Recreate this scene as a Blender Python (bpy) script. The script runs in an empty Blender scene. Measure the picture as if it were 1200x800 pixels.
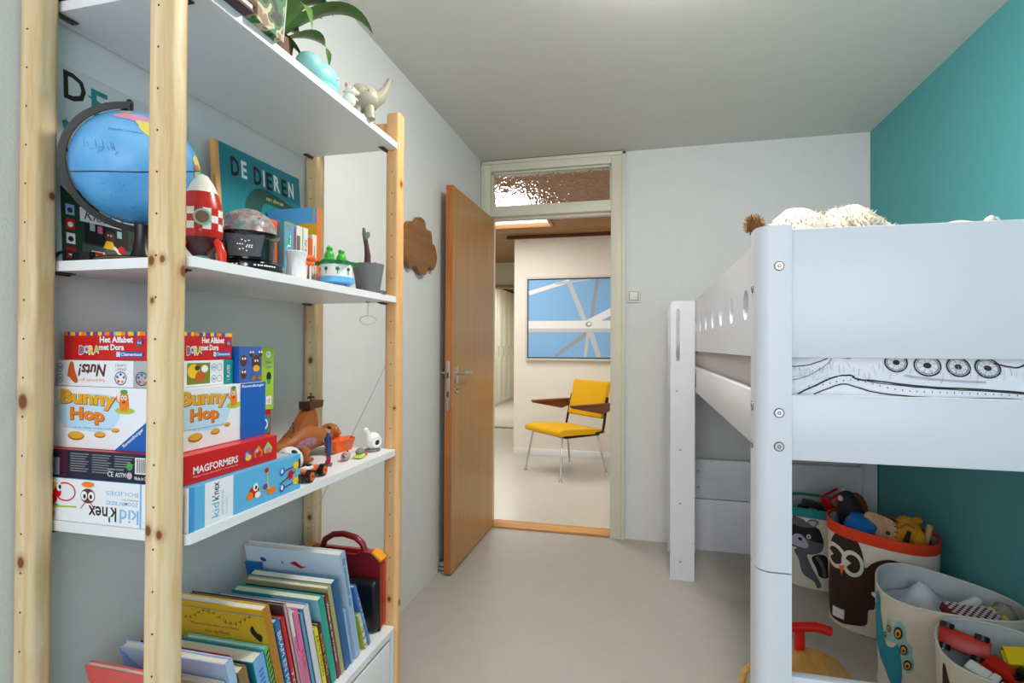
import bpy, bmesh, math, random
from mathutils import Vector, Matrix, noise
from mathutils.geometry import tessellate_polygon
S = bpy.context.scene
C = S.collection
random.seed(7)
PI = math.pi
rad = math.radians

# ------------------------------------------------------------ camera
cam_d = bpy.data.cameras.new('camera')
cam = bpy.data.objects.new('camera', cam_d)
C.objects.link(cam)
cam_d.sensor_width = 36.0
cam_d.lens = 631.997 / 1200 * 36.0
cam_d.clip_start = 0.03
_yaw, _pit, _rol = 0.24272477, 0.00821565, 0.0050953
cf = Vector((-math.sin(_yaw)*math.cos(_pit), math.cos(_yaw)*math.cos(_pit), math.sin(_pit)))
cr = Vector((math.cos(_yaw), math.sin(_yaw), 0)); cu = cr.cross(cf)
cr, cu = cr*math.cos(_rol)+cu*math.sin(_rol), cu*math.cos(_rol)-cr*math.sin(_rol)
m = Matrix((cr, cu, -cf)).transposed().to_4x4(); m.translation = (0, 0, 1.2)
cam.matrix_world = m
S.camera = cam

# ------------------------------------------------------------ world, lights, exposure
S.view_settings.view_transform = 'Standard'
S.view_settings.look = 'None'
S.view_settings.gamma = 1.0
S.view_settings.use_curve_mapping = False
S.view_settings.exposure = 0.42
w = bpy.data.worlds.new('world'); S.world = w; w.use_nodes = True
w.node_tree.nodes['Background'].inputs[0].default_value = (0.85, 0.91, 1.0, 1)
w.node_tree.nodes['Background'].inputs[1].default_value = 1.3

def area(name, loc, size, energy, color, rot):
    l = bpy.data.lights.new(name, 'AREA'); l.shape = 'RECTANGLE'
    l.size, l.size_y = size; l.energy = energy; l.color = color
    o = bpy.data.objects.new(name, l); C.objects.link(o)
    o.location = loc; o.rotation_euler = rot
    return o
# daylight entering through the window in the wall behind the camera
area('window_daylight', (0.1, -1.27, 1.5), (2.0, 1.5), 22, (0.93, 0.95, 1.0), (rad(90), 0, 0))
# (an added fill lamp under the ceiling, out of view, is built further down)
# skylight of the hallway and a second one further along the hallway
area('hallway_skylight', (-1.55, 4.65, 2.40), (1.1, 1.1), 14, (1.0, 0.97, 0.92), (0, 0, 0))
area('hallway_daylight', (0.9, 4.7, 2.38), (0.9, 1.2), 15, (1.0, 0.95, 0.88), (0, 0, 0))
area('corridor_daylight', (-2.2, 9.4, 2.38), (0.8, 1.2), 36, (1.0, 0.97, 0.92), (0, 0, 0))

# ------------------------------------------------------------ materials
def lin(c):
    return tuple(((x/255)/12.92 if x/255 <= 0.04045 else ((x/255+0.055)/1.055)**2.4) for x in c) + (1,)
_mc = {}
def M(name, rgb, rough=0.5, metal=0.0, bump=0.0, scale=60, var=0.0, spec=0.5, alpha=None, trans=0, coat=0, emit=None, ior=1.45):
    if name in _mc: return _mc[name]
    m = bpy.data.materials.new(name); m.use_nodes = True; _mc[name] = m
    nt = m.node_tree; b = nt.nodes['Principled BSDF']
    b.inputs['Base Color'].default_value = lin(rgb)
    b.inputs['Roughness'].default_value = rough
    b.inputs['Metallic'].default_value = metal
    b.inputs['Specular IOR Level'].default_value = spec
    b.inputs['Transmission Weight'].default_value = trans
    b.inputs['Coat Weight'].default_value = coat
    b.inputs['IOR'].default_value = ior
    if emit: b.inputs['Emission Color'].default_value = lin(rgb); b.inputs['Emission Strength'].default_value = emit
    if bump or var:
        tc = nt.nodes.new('ShaderNodeTexCoord'); n = nt.nodes.new('ShaderNodeTexNoise')
        n.inputs['Scale'].default_value = scale; n.inputs['Detail'].default_value = 5
        nt.links.new(tc.outputs['Object'], n.inputs['Vector'])
        if bump:
            bp = nt.nodes.new('ShaderNodeBump'); bp.inputs['Strength'].default_value = bump; bp.inputs['Distance'].default_value = 0.01
            nt.links.new(n.outputs['Fac'], bp.inputs['Height']); nt.links.new(bp.outputs[0], b.inputs['Normal'])
        if var:
            n2 = nt.nodes.new('ShaderNodeTexNoise'); n2.inputs['Scale'].default_value = scale*0.15; n2.inputs['Detail'].default_value = 3
            nt.links.new(tc.outputs['Object'], n2.inputs['Vector'])
            r = nt.nodes.new('ShaderNodeValToRGB')
            lo = tuple(max(0, c*(1-var)) for c in lin(rgb)[:3])+(1,); hi = tuple(min(1, c*(1+var)) for c in lin(rgb)[:3])+(1,)
            r.color_ramp.elements[0].color = lo; r.color_ramp.elements[1].color = hi
            r.color_ramp.elements[0].position = 0.3; r.color_ramp.elements[1].position = 0.7
            nt.links.new(n2.outputs['Fac'], r.inputs['Fac']); nt.links.new(r.outputs['Color'], b.inputs['Base Color'])
    return m

def wood(name, dark, mid, light, axis='z', fine=40, rough=0.45, knots=None, stretch=0.04, wave=1.0, coat=0):
    """grain running along one object axis, optional knots"""
    if name in _mc: return _mc[name]
    m = bpy.data.materials.new(name); m.use_nodes = True; _mc[name] = m
    nt = m.node_tree; L = nt.links; b = nt.nodes['Principled BSDF']
    b.inputs['Roughness'].default_value = rough; b.inputs['Coat Weight'].default_value = coat
    tc = nt.nodes.new('ShaderNodeTexCoord'); mp = nt.nodes.new('ShaderNodeMapping')
    sc = {'x': (stretch, 1, 1), 'y': (1, stretch, 1), 'z': (1, 1, stretch)}[axis]
    mp.inputs['Scale'].default_value = sc
    nn = nt.nodes.new('ShaderNodeTexNoise'); nn.inputs['Scale'].default_value = 5; nn.inputs['Detail'].default_value = 2
    L.new(tc.outputs['Object'], nn.inputs['Vector'])
    mx = nt.nodes.new('ShaderNodeVectorMath'); mx.operation = 'MULTIPLY_ADD'
    mx.inputs[1].default_value = (0.025*wave,)*3
    L.new(nn.outputs['Color'], mx.inputs[0]); L.new(tc.outputs['Object'], mx.inputs[2])
    L.new(mx.outputs[0], mp.inputs['Vector'])
    n1 = nt.nodes.new('ShaderNodeTexNoise'); n1.inputs['Scale'].default_value = fine; n1.inputs['Detail'].default_value = 6; n1.inputs['Roughness'].default_value = 0.6
    L.new(mp.outputs[0], n1.inputs['Vector'])
    r = nt.nodes.new('ShaderNodeValToRGB'); e = r.color_ramp.elements
    e[0].position = 0.33; e[0].color = lin(dark); e[1].position = 0.68; e[1].color = lin(light)
    e.new(0.5).color = lin(mid)
    L.new(n1.outputs['Fac'], r.inputs['Fac'])
    out = r.outputs['Color']
    for (kx, ky, kz, kr_) in (knots or ()):
        d1 = nt.nodes.new('ShaderNodeVectorMath'); d1.operation = 'SUBTRACT'; d1.inputs[1].default_value = (kx, ky, kz); L.new(tc.outputs['Object'], d1.inputs[0])
        d2 = nt.nodes.new('ShaderNodeVectorMath'); d2.operation = 'MULTIPLY'; d2.inputs[1].default_value = (1, 1, 0.75); L.new(d1.outputs[0], d2.inputs[0])
        d3 = nt.nodes.new('ShaderNodeVectorMath'); d3.operation = 'LENGTH'; L.new(d2.outputs[0], d3.inputs[0])
        kr = nt.nodes.new('ShaderNodeValToRGB'); ke = kr.color_ramp.elements
        ke[0].position = min(0.9, kr_*0.7*10); ke[0].color = (1, 1, 1, 1); ke[1].position = min(1, kr_*2.2*10); ke[1].color = (0, 0, 0, 1); ke.new(min(0.95, kr_*1.1*10)).color = (0.35, 0.35, 0.35, 1)
        sc10 = nt.nodes.new('ShaderNodeMath'); sc10.operation = 'MULTIPLY'; sc10.inputs[1].default_value = 10; L.new(d3.outputs['Value'], sc10.inputs[0]); L.new(sc10.outputs[0], kr.inputs['Fac'])
        mm = nt.nodes.new('ShaderNodeMix'); mm.data_type = 'RGBA'; mm.inputs['B'].default_value = lin((128, 66, 26))
        L.new(kr.outputs['Color'], mm.inputs['Factor']); L.new(out, mm.inputs['A']); out = mm.outputs['Result']
    L.new(out, b.inputs['Base Color'])
    bp = nt.nodes.new('ShaderNodeBump'); bp.inputs['Strength'].default_value = 0.08; bp.inputs['Distance'].default_value = 0.004
    L.new(n1.outputs['Fac'], bp.inputs['Height']); L.new(bp.outputs[0], b.inputs['Normal'])
    return m

# ------------------------------------------------------------ mesh builder
class B:
    def __init__(s): s.v = []; s.f = []; s.mi = []; s.sm = []; s.mats = []; s.T = None
    def slot(s, mat):
        if mat not in s.mats: s.mats.append(mat)
        return s.mats.index(mat)
    def add(s, verts, faces, mat, smooth=False):
        o = len(s.v); k = s.slot(mat)
        for p in verts:
            p = Vector(p)
            s.v.append(s.T @ p if s.T else p)
        for f in faces: s.f.append(tuple(o+i for i in f)); s.mi.append(k); s.sm.append(smooth)
        return s
    def bm(s, bm, mat, smooth=False):
        bm.verts.ensure_lookup_table(); bm.verts.index_update()
        s.add([v.co.copy() for v in bm.verts], [[v.index for v in f.verts] for f in bm.faces], mat, smooth); bm.free(); return s
    def box(s, x0, x1, y0, y1, z0, z1, mat, bev=0.0, seg=2, smooth=None):
        bm = bmesh.new(); bmesh.ops.create_cube(bm, size=1)
        for v in bm.verts: v.co = Vector(((x0+x1)/2+v.co.x*(x1-x0), (y0+y1)/2+v.co.y*(y1-y0), (z0+z1)/2+v.co.z*(z1-z0)))
        if bev: bmesh.ops.bevel(bm, geom=list(bm.edges), offset=bev, segments=seg, profile=0.5, affect='EDGES')
        return s.bm(bm, mat, smooth if smooth is not None else bool(bev))
    def rbox(s, x0, x1, y0, y1, z0, z1, mat, r, axis='z', seg=5, which=None):
        """box with only the edges along an axis rounded"""
        i = 'xyz'.index(axis); bm = bmesh.new(); bmesh.ops.create_cube(bm, size=1)
        for v in bm.verts: v.co = Vector(((x0+x1)/2+v.co.x*(x1-x0), (y0+y1)/2+v.co.y*(y1-y0), (z0+z1)/2+v.co.z*(z1-z0)))
        ed = [e for e in bm.edges if abs((e.verts[0].co-e.verts[1].co)[i]) > 1e-6]
        if which: ed = [e for e in ed if which((e.verts[0].co+e.verts[1].co)/2)]
        bmesh.ops.bevel(bm, geom=ed, offset=r, segments=seg, profile=0.5, affect='EDGES')
        return s.bm(bm, mat, True)
    def prism(s, poly, a, b, mat, plane='xy', smooth=False):
        """2D polygon extruded between a and b along the third axis"""
        n = len(poly)
        def P(u, v, w): return {'xy': (u, v, w), 'xz': (u, w, v), 'yz': (w, u, v)}[plane]
        vs = [P(u, v, a) for u, v in poly] + [P(u, v, b) for u, v in poly]
        tr = tessellate_polygon([[Vector((u, v, 0)) for u, v in poly]])
        fs = [tuple(t) for t in tr] + [tuple(n+i for i in reversed(t)) for t in tr]
        fs += [(i, (i+1) % n, n+(i+1) % n, n+i) for i in range(n)]
        return s.add(vs, fs, mat, smooth)
    def tube(s, pts, r, mat, n=8, cap=True, smooth=True, closed=False):
        pts = [Vector(p) for p in pts]; N = len(pts)
        rr = r if isinstance(r, (list, tuple)) else [r]*N
        vs = []; up = None
        for i, p in enumerate(pts):
            if closed: t = pts[(i+1) % N]-pts[i-1]
            else: t = pts[min(i+1, N-1)]-pts[max(i-1, 0)]
            t = t.normalized() if t.length > 1e-9 else Vector((0, 0, 1))
            if up is None: up = Vector((0, 0, 1)) if abs(t.z) < 0.9 else Vector((1, 0, 0))
            a = t.cross(up); a = a.normalized() if a.length > 1e-6 else t.orthogonal().normalized()
            c = a.cross(t).normalized(); up = c
            for k in range(n):
                q = 2*PI*k/n; vs.append(p+(a*math.cos(q)+c*math.sin(q))*rr[i])
        fs = []
        for i in range(N if closed else N-1):
            j = (i+1) % N
            for k in range(n): fs.append((i*n+k, i*n+(k+1) % n, j*n+(k+1) % n, j*n+k))
        if cap and not closed: fs += [tuple(reversed(range(n))), tuple((N-1)*n+k for k in range(n))]
        return s.add(vs, fs, mat, smooth)
    def cyl(s, p0, p1, r0, mat, r1=None, n=16, smooth=True):
        r1 = r0 if r1 is None else r1
        return s.tube([p0, p1], [r0, r1], mat, n=n, smooth=smooth)
    def lathe(s, prof, c, mat, n=32, smooth=True, sx=1, sy=1):
        vs = []; fs = []
        for r, z in prof:
            for k in range(n): q = 2*PI*k/n; vs.append((c[0]+r*sx*math.cos(q), c[1]+r*sy*math.sin(q), c[2]+z))
        for i in range(len(prof)-1):
            for k in range(n): fs.append((i*n+k, i*n+(k+1) % n, (i+1)*n+(k+1) % n, (i+1)*n+k))
        if prof[0][0] > 1e-6: fs.append(tuple(reversed(range(n))))
        if prof[-1][0] > 1e-6: fs.append(tuple((len(prof)-1)*n+k for k in range(n)))
        return s.add(vs, fs, mat, smooth)
    def ball(s, c, r, mat, n=16, rot=None, bump=0, seed=0):
        r = (r, r, r) if not isinstance(r, (tuple, list)) else r
        vs = []; fs = []; m_ = n//2
        R_ = rot.to_matrix() if rot else None
        for i in range(m_+1):
            for k in range(n):
                a = PI*i/m_; q = 2*PI*k/n
                p = Vector((math.sin(a)*math.cos(q), math.sin(a)*math.sin(q), math.cos(a)))
                k_ = 1+bump*noise.noise(p*2.5+Vector((seed, 0, 0))) if bump else 1
                p = Vector((p.x*r[0]*k_, p.y*r[1]*k_, p.z*r[2]*k_))
                if R_: p = R_ @ p
                vs.append(p+Vector(c))
        for i in range(m_):
            for k in range(n): fs.append((i*n+k, (i+1)*n+k, (i+1)*n+(k+1) % n, i*n+(k+1) % n))
        return s.add(vs, fs, mat, True)

def obj(name, b, parent=None, loc=None, label=None, kind=None, cat=None, group=None, rot=None, merge=True):
    me = bpy.data.meshes.new(name)
    me.from_pydata([tuple(v) for v in b.v], [], b.f)
    for m_ in b.mats: me.materials.append(m_)
    me.polygons.foreach_set('material_index', b.mi); me.polygons.foreach_set('use_smooth', b.sm)
    if merge:
        bm = bmesh.new(); bm.from_mesh(me)
        bmesh.ops.remove_doubles(bm, verts=bm.verts, dist=1e-6)
        bmesh.ops.recalc_face_normals(bm, faces=bm.faces); bm.to_mesh(me); bm.free()
    if any(b.sm):
        try: me.set_sharp_from_angle(angle=rad(38))
        except Exception: pass
    o = bpy.data.objects.new(name, me); C.objects.link(o)
    if parent: o.parent = parent
    if loc: o.location = loc
    if rot: o.rotation_euler = rot
    for k, v in (('label', label), ('kind', kind), ('category', cat), ('group', group)):
        if v: o[k] = v
    return o

def thing(name, label, cat, loc=(0, 0, 0), rot=(0, 0, 0), group=None, kind=None):
    o = bpy.data.objects.new(name, None); C.objects.link(o); o.empty_display_size = 0.05
    o.location = loc; o.rotation_euler = rot
    if label: o['label'] = label
    if cat: o['category'] = cat
    if group: o['group'] = group
    if kind: o['kind'] = kind
    return o

def spline(pts, n=6, closed=True):
    """Catmull-Rom through the points"""
    out = []; N = len(pts)
    P = [Vector(p) for p in pts]
    rng = range(N) if closed else range(N-1)
    for i in rng:
        if closed: a, b, c, d = P[i-1], P[i], P[(i+1) % N], P[(i+2) % N]
        else: a, b, c, d = P[max(i-1, 0)], P[i], P[i+1], P[min(i+2, N-1)]
        for k in range(n):
            t = k/n
            out.append(0.5*((2*b)+(c-a)*t+(2*a-5*b+4*c-d)*t*t+(3*b-a-3*c+d)*t*t*t))
    if not closed: out.append(P[-1])
    return [tuple(p) for p in out]

_tc = {}
def text_mesh(s, bold=0.0, shear=0.0):
    k = (s, bold, shear)
    if k in _tc: return _tc[k]
    cu_ = bpy.data.curves.new('lettering', 'FONT'); cu_.body = s; cu_.offset = bold; cu_.resolution_u = 2; cu_.shear = shear
    o = bpy.data.objects.new('lettering', cu_)
    me = bpy.data.meshes.new_from_object(o)
    vs = [(v.co.x, v.co.y) for v in me.vertices]; fs = [tuple(p.vertices) for p in me.polygons]
    bpy.data.objects.remove(o); bpy.data.curves.remove(cu_); bpy.data.meshes.remove(me)
    x0 = min(v[0] for v in vs); x1 = max(v[0] for v in vs); y0 = min(v[1] for v in vs); y1 = max(v[1] for v in vs)
    vs = [((x-x0)/(x1-x0 or 1), (y-y0)/(y1-y0 or 1)) for x, y in vs]
    _tc[k] = (vs, fs); return _tc[k]

class Print:
    """flat print: thin layers lying on a surface. fn(u, v, h) gives the point at height h above the surface"""
    def __init__(s, fn, cut=None, step=0.00004): s.b = B(); s.fn = fn; s.h = 0.0002; s.cut = cut; s.step = step
    def raw(s, vs, fs, mat):
        if s.cut:
            bm = bmesh.new(); bv = [bm.verts.new((x, y, 0)) for x, y in vs]
            for f in fs:
                try: bm.faces.new([bv[i] for i in f])
                except ValueError: pass
            u0 = min(x for x, y in vs); u1 = max(x for x, y in vs)
            k = math.floor(u0/s.cut)+1
            while k*s.cut < u1:
                bmesh.ops.bisect_plane(bm, geom=list(bm.verts)+list(bm.edges)+list(bm.faces), plane_co=(k*s.cut, 0, 0), plane_no=(1, 0, 0)); k += 1
            bm.verts.index_update()
            vs = [(v.co.x, v.co.y) for v in bm.verts]; fs = [[v.index for v in f.verts] for f in bm.faces]; bm.free()
        s.b.add([s.fn(x, y, s.h) for x, y in vs], fs, mat); s.h += s.step
        return s
    def poly(s, pts, mat, smooth=0):
        if smooth: pts = [(p[0], p[1]) for p in spline([(a, b_, 0) for a, b_ in pts], smooth)]
        tr = tessellate_polygon([[Vector((u, v, 0)) for u, v in pts]])
        return s.raw(pts, [tuple(t) for t in tr], mat)
    def rect(s, u0, v0, u1, v1, mat): return s.raw([(u0, v0), (u1, v0), (u1, v1), (u0, v1)], [(0, 1, 2, 3)], mat)
    def ell(s, u, v, ru, rv, mat, n=20, rot=0):
        c_, s_ = math.cos(rot), math.sin(rot)
        p = [(u+ru*math.cos(2*PI*i/n)*c_-rv*math.sin(2*PI*i/n)*s_, v+ru*math.cos(2*PI*i/n)*s_+rv*math.sin(2*PI*i/n)*c_) for i in range(n)]
        return s.raw(p, [tuple(range(n))], mat)
    def ring(s, u, v, ru, rv, w_, mat, n=20):
        p = []; 
        for i in range(n):
            a = 2*PI*i/n; p += [(u+ru*math.cos(a), v+rv*math.sin(a)), (u+(ru-w_)*math.cos(a), v+(rv-w_)*math.sin(a))]
        return s.raw(p, [(2*i, (2*i+2) % (2*n), (2*i+3) % (2*n), 2*i+1) for i in range(n)], mat)
    def line(s, pts, w_, mat, smooth=0):
        if smooth: pts = [(p[0], p[1]) for p in spline([(a, b_, 0) for a, b_ in pts], smooth, False)]
        vs = []; N = len(pts)
        for i in range(N):
            a = Vector(pts[max(i-1, 0)]); b_ = Vector(pts[min(i+1, N-1)]); d = b_-a
            d = d.normalized() if d.length > 1e-9 else Vector((1, 0)); n_ = Vector((-d.y, d.x))*w_/2; p = Vector(pts[i])
            vs += [tuple(p+n_), tuple(p-n_)]
        return s.raw(vs, [(2*i, 2*i+1, 2*i+3, 2*i+2) for i in range(N-1)], mat)
    def text(s, t, u0, v0, u1, v1, mat, bold=0.0, shear=0.0, flip=False, vert=False):
        vs, fs = text_mesh(t, bold, shear)
        if flip: vs = [(1-x, 1-y) for x, y in vs]
        if vert: vs = [(1-y, x) for x, y in vs] if vert == 1 else [(y, 1-x) for x, y in vs]
        return s.raw([(u0+(u1-u0)*x, v0+(v1-v0)*y) for x, y in vs], fs, mat)
    def arc_text(s, t, u0, v0, u1, v1, mat, bend=0.0, slope=0.0, bold=0.0):
        vs, fs = text_mesh(t, bold, 0)
        return s.raw([(u0+(u1-u0)*x, v0+(v1-v0)*y+bend*(1-(2*x-1)**2)+slope*x) for x, y in vs], fs, mat)
    def done(s, name, parent, label=None): return obj(name, s.b, parent, merge=False, label=label)

def face_my(x0, y, z0):       # surface facing -y, u to +x, v up
    return lambda u, v, h: (x0+u, y-h, z0+v)
def face_px(x, y0, z0):       # surface facing +x, u to +y, v up
    return lambda u, v, h: (x+h, y0+u, z0+v)

# common materials
WHITE = M('white_lacquer', (233, 234, 236), 0.38, var=0.01, scale=20)
BLACK = M('black_plastic', (20, 20, 22), 0.35, var=0.05, scale=40)
INK = M('black_ink', (22, 22, 24), 0.6)
WINK = M('white_ink', (240, 240, 238), 0.6)
STEEL = M('brushed_steel', (190, 190, 188), 0.3, 1.0, bump=0.02, scale=200)
DSTEEL = M('dark_steel', (95, 88, 80), 0.4, 1.0)
def pine(name, warm, knots):
    w_ = (214, 160, 100), (228, 178, 120), (236, 196, 146)  # same pine, with the warm light at the right end put into its colour
    c_ = (206, 170, 118), (224, 196, 152), (238, 218, 182)
    return wood(name, *(w_ if warm else c_), fine=42, knots=knots, rough=0.5, stretch=0.025, wave=1.4)
PINE = pine('pine', False, None); PINE_LIT = pine('pine_warm_lit', True, None)
HOLE = M('drilled_hole_dark', (70, 48, 28), 0.9)
PAPER = M('page_paper', (226, 220, 204), 0.8, bump=0.1, scale=300)
RED = M('toy_red', (200, 28, 20), 0.35)
ORANGE = M('toy_orange', (238, 98, 24), 0.4)
# ============================================================ the room
WALLM = M('painted_wall', (218, 220, 220), 0.75, bump=0.12, scale=140, var=0.01)
CEILM = M('painted_ceiling', (210, 210, 204), 0.85, bump=0.1, scale=120, var=0.01)
TEAL = M('teal_wall_paint', (84, 164, 170), 0.7, bump=0.1, scale=140, var=0.02)
LINO = M('linoleum_floor', (178, 175, 167), 0.42, bump=0.03, scale=90, var=0.025)
FRAMEM = M('cream_frame_paint', (214, 211, 194), 0.45, var=0.02, scale=30)
XL, XR, YF, YB, ZC = -1.065, 1.235, 3.45, -1.2, 2.425
b = B().box(XL-0.1, XR+0.1, YB-0.1, 3.55, -0.08, 0, LINO); obj('floor', b, kind='structure')
b = B().box(XL-0.1, XR+0.1, YB-0.1, 3.55, ZC, ZC+0.08, CEILM); obj('ceiling', b, kind='structure')
b = B().box(XL-0.1, XL, YB-0.1, 3.55, 0, ZC, WALLM); obj('wall_left', b, kind='structure')
b = B().box(XR, XR+0.1, YB-0.1, 3.55, 0, ZC, TEAL); obj('wall_right', b, kind='structure')
b = B().box(-0.128, XR, YF, 3.55, 0, ZC, WALLM); obj('wall_far', b, kind='structure')
# back wall with the window opening
b = B()
b.box(XL, -0.9, YB-0.1, YB, 0, ZC, WALLM).box(1.1, XR, YB-0.1, YB, 0, ZC, WALLM)
b.box(-0.9, 1.1, YB-0.1, YB, 0, 0.75, WALLM).box(-0.9, 1.1, YB-0.1, YB, 2.25, ZC, WALLM)
obj('wall_back', b, kind='structure')
wf = thing('window_1', None, None, kind='structure')
b = B()
for x0, x1 in ((-0.9, -0.85), (0.075, 0.125), (1.05, 1.1)): b.box(x0, x1, YB-0.09, YB-0.03, 0.75, 2.25, WHITE)
b.box(-0.9, 1.1, YB-0.09, YB-0.03, 0.75, 0.8, WHITE).box(-0.9, 1.1, YB-0.09, YB-0.03, 2.2, 2.25, WHITE)
obj('window_frame', b, wf)
b = B().box(-0.95, 1.15, YB-0.02, YB+0.12, 0.72, 0.75, WHITE, 0.004); obj('window_sill', b, wf)

# door frame with the textured glass pane above
tf = thing('trim_1', None, None, kind='structure')
Y0, Y1 = 3.425, 3.56
b = B()
b.box(-1.063, -1.0, Y0, Y1, 0, 2.41, FRAMEM, 0.004)
b.box(-0.213, -0.128, Y0, Y1, 0, 2.41, FRAMEM, 0.004)
obj('jamb', b, tf)
b = B().box(-1.0, -0.213, Y0, Y1, 2.352, 2.41, FRAMEM, 0.004); obj('frame_head', b, tf)
b = B().box(-1.0, -0.213, Y0+0.006, Y1, 2.055, 2.122, FRAMEM, 0.004)
b.box(-1.0, -0.213, Y0+0.05, Y1-0.03, 2.04, 2.058, FRAMEM, 0.003); obj('transom_bar', b, tf)
b = B()
for x0, x1 in ((-1.071, -1.05), (-0.146, -0.122)): b.box(x0+0.008 if x0 < -1 else x0, x1, Y0-0.012, Y0+0.01, 0, 2.418, FRAMEM, 0.003)
b.box(-1.063, -0.122, Y0-0.012, Y0+0.01, 2.398, 2.42, FRAMEM, 0.003)
obj('casing', b, tf)
b = B()
b.box(-1.0, -0.99, 3.46, 3.485, 2.122, 2.352, FRAMEM).box(-0.223, -0.213, 3.46, 3.485, 2.122, 2.352, FRAMEM)
b.box(-1.0, -0.213, 3.46, 3.485, 2.122, 2.13, FRAMEM).box(-1.0, -0.213, 3.46, 3.485, 2.343, 2.352, FRAMEM)
obj('glazing_bead', b, tf)
# hammered glass
gm = bpy.data.materials.new('hammered_glass'); gm.use_nodes = True; nt = gm.node_tree
g = nt.nodes['Principled BSDF']; g.inputs['Transmission Weight'].default_value = 1; g.inputs['Roughness'].default_value = 0.12
g.inputs['Base Color'].default_value = (0.93, 0.92, 0.9, 1); g.inputs['IOR'].default_value = 1.3
tc = nt.nodes.new('ShaderNodeTexCoord'); vo = nt.nodes.new('ShaderNodeTexVoronoi'); vo.inputs['Scale'].default_value = 62
vo.feature = 'SMOOTH_F1'
nt.links.new(tc.outputs['Object'], vo.inputs['Vector'])
bp = nt.nodes.new('ShaderNodeBump'); bp.inputs['Strength'].default_value = 1.0; bp.inputs['Distance'].default_value = 0.012
nt.links.new(vo.outputs['Distance'], bp.inputs['Height']); nt.links.new(bp.outputs[0], g.inputs['Normal'])
b = B().box(-0.996, -0.217, 3.492, 3.498, 2.124, 2.35, gm); obj('glass_pane', b, tf)
# threshold
OAK = wood('oak_threshold', (176, 120, 60), (206, 150, 84), (222, 170, 104), axis='x', fine=40)
b = B().box(-1.0, -0.2, 3.44, 3.575, 0, 0.014, OAK, 0.003); obj('trim_2', b, kind='structure')
# baseboard pieces: low white skirting in the hallway only (the room has none)

# door leaf
DOORM = wood('orange_veneer', (168, 120, 62), (178, 129, 68), (188, 139, 78), fine=90, rough=0.35, stretch=0.02, wave=0.4, coat=0.15)
DEDGE = wood('door_edge_wood', (158, 90, 42), (174, 102, 50), (188, 116, 60), fine=30, rough=0.4, stretch=0.03)
d = thing('door_1', None, None, (-0.978, 3.44, 0), kind='structure')
b = B().box(-0.04, 0, -0.785, 0, 0.012, 2.04, DOORM, 0.002, 1, smooth=False); obj('door_leaf', b, d)
b = B().box(-0.039, -0.001, -0.788, -0.785, 0.012, 2.04, DEDGE); obj('door_edge', b, d, label='redder wooden edge strip of the door')
b = B()
b.box(-0.03, -0.012, -0.792, -0.787, 0.86, 1.12, STEEL, 0.001)
b.box(-0.026, -0.016, -0.796, -0.790, 1.03, 1.06, DSTEEL); b.box(-0.026, -0.016, -0.7925, -0.791, 0.93, 0.96, DSTEEL)
obj('lock_plate', b, d)
for sx, nm in ((1, 0), (-1, -0.04)):
    b = B()
    b.rbox(min(nm, nm+sx*0.008), max(nm, nm+sx*0.008), -0.742, -0.708, 1.0, 1.09, STEEL, 0.012, 'x')
    b.cyl((nm, -0.725, 1.055), (nm+sx*0.05, -0.725, 1.055), 0.009, STEEL)
    b.tube([(nm+sx*0.045, -0.728, 1.055), (nm+sx*0.047, -0.70, 1.056), (nm+sx*0.046, -0.64, 1.054), (nm+sx*0.044, -0.60, 1.05)], [0.01, 0.01, 0.009, 0.008], STEEL, 10)
    obj('door_handle', b, d)
    b = B().cyl((nm, -0.725, 0.965), (nm+sx*0.006, -0.725, 0.965), 0.018, STEEL, n=24)
    b.cyl((nm, -0.725, 0.968), (nm+sx*0.009, -0.725, 0.968), 0.007, DSTEEL, n=12)
    obj('key_rosette', b, d)
# door stop
b = B()
b.lathe([(0.024, 0), (0.024, 0.012), (0.021, 0.014), (0.021, 0.018), (0.024, 0.02), (0.024, 0.032), (0.021, 0.034), (0.021, 0.038), (0.024, 0.04), (0.024, 0.052), (0.018, 0.058), (0, 0.06)], (0, 0, 0), STEEL, 24)
b.lathe([(0.0215, 0.012), (0.0222, 0.014), (0.0222, 0.018), (0.0215, 0.02)], (0, 0, 0), BLACK, 24)
b.lathe([(0.0215, 0.032), (0.0222, 0.034), (0.0222, 0.038), (0.0215, 0.04)], (0, 0, 0), BLACK, 24)
obj('door_stop', b, loc=(-1.04, 2.70, 0), label='small ribbed metal door stop on the floor at the foot of the open door', cat='door stop')
# added fill lamp under the ceiling, out of view, to brighten the room
cl_ = thing('ceiling_fill_lamp', 'added round opal fill lamp under the ceiling, out of view', 'lamp', (0.10, 1.50, ZC))
b = B().lathe([(0.185, 0), (0.185, -0.018), (0.17, -0.022)], (0, 0, 0), WHITE, 40); obj('canopy', b, cl_)
b = B().lathe([(0.172, -0.02), (0.168, -0.045), (0.14, -0.075), (0.09, -0.092), (0.0, -0.098)], (0, 0, 0), M('fill_lamp_glow', (255, 247, 238), 0.4, emit=66), 40); obj('fill_dome', b, cl_)
# light switch
sw = thing('light_switch', 'white square light switch on the far wall right of the door frame', 'light switch', (-0.072, 3.45, 1.515))
b = B().box(-0.041, 0.041, -0.01, 0, -0.041, 0.041, M('switch_plastic', (222, 220, 208), 0.4), 0.004); obj('plate', b, sw)
b = B().box(-0.029, 0.029, -0.0106, -0.009, -0.029, 0.029, M('switch_gap_shade', (120, 118, 108), 0.6)); obj('gap', b, sw)  # grey inset: shade around the rocker put into its colour
b = B().box(-0.026, 0.026, -0.014, -0.009, -0.026, 0.026, M('switch_rocker', (226, 224, 214), 0.35), 0.003); obj('rocker', b, sw)
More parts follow.
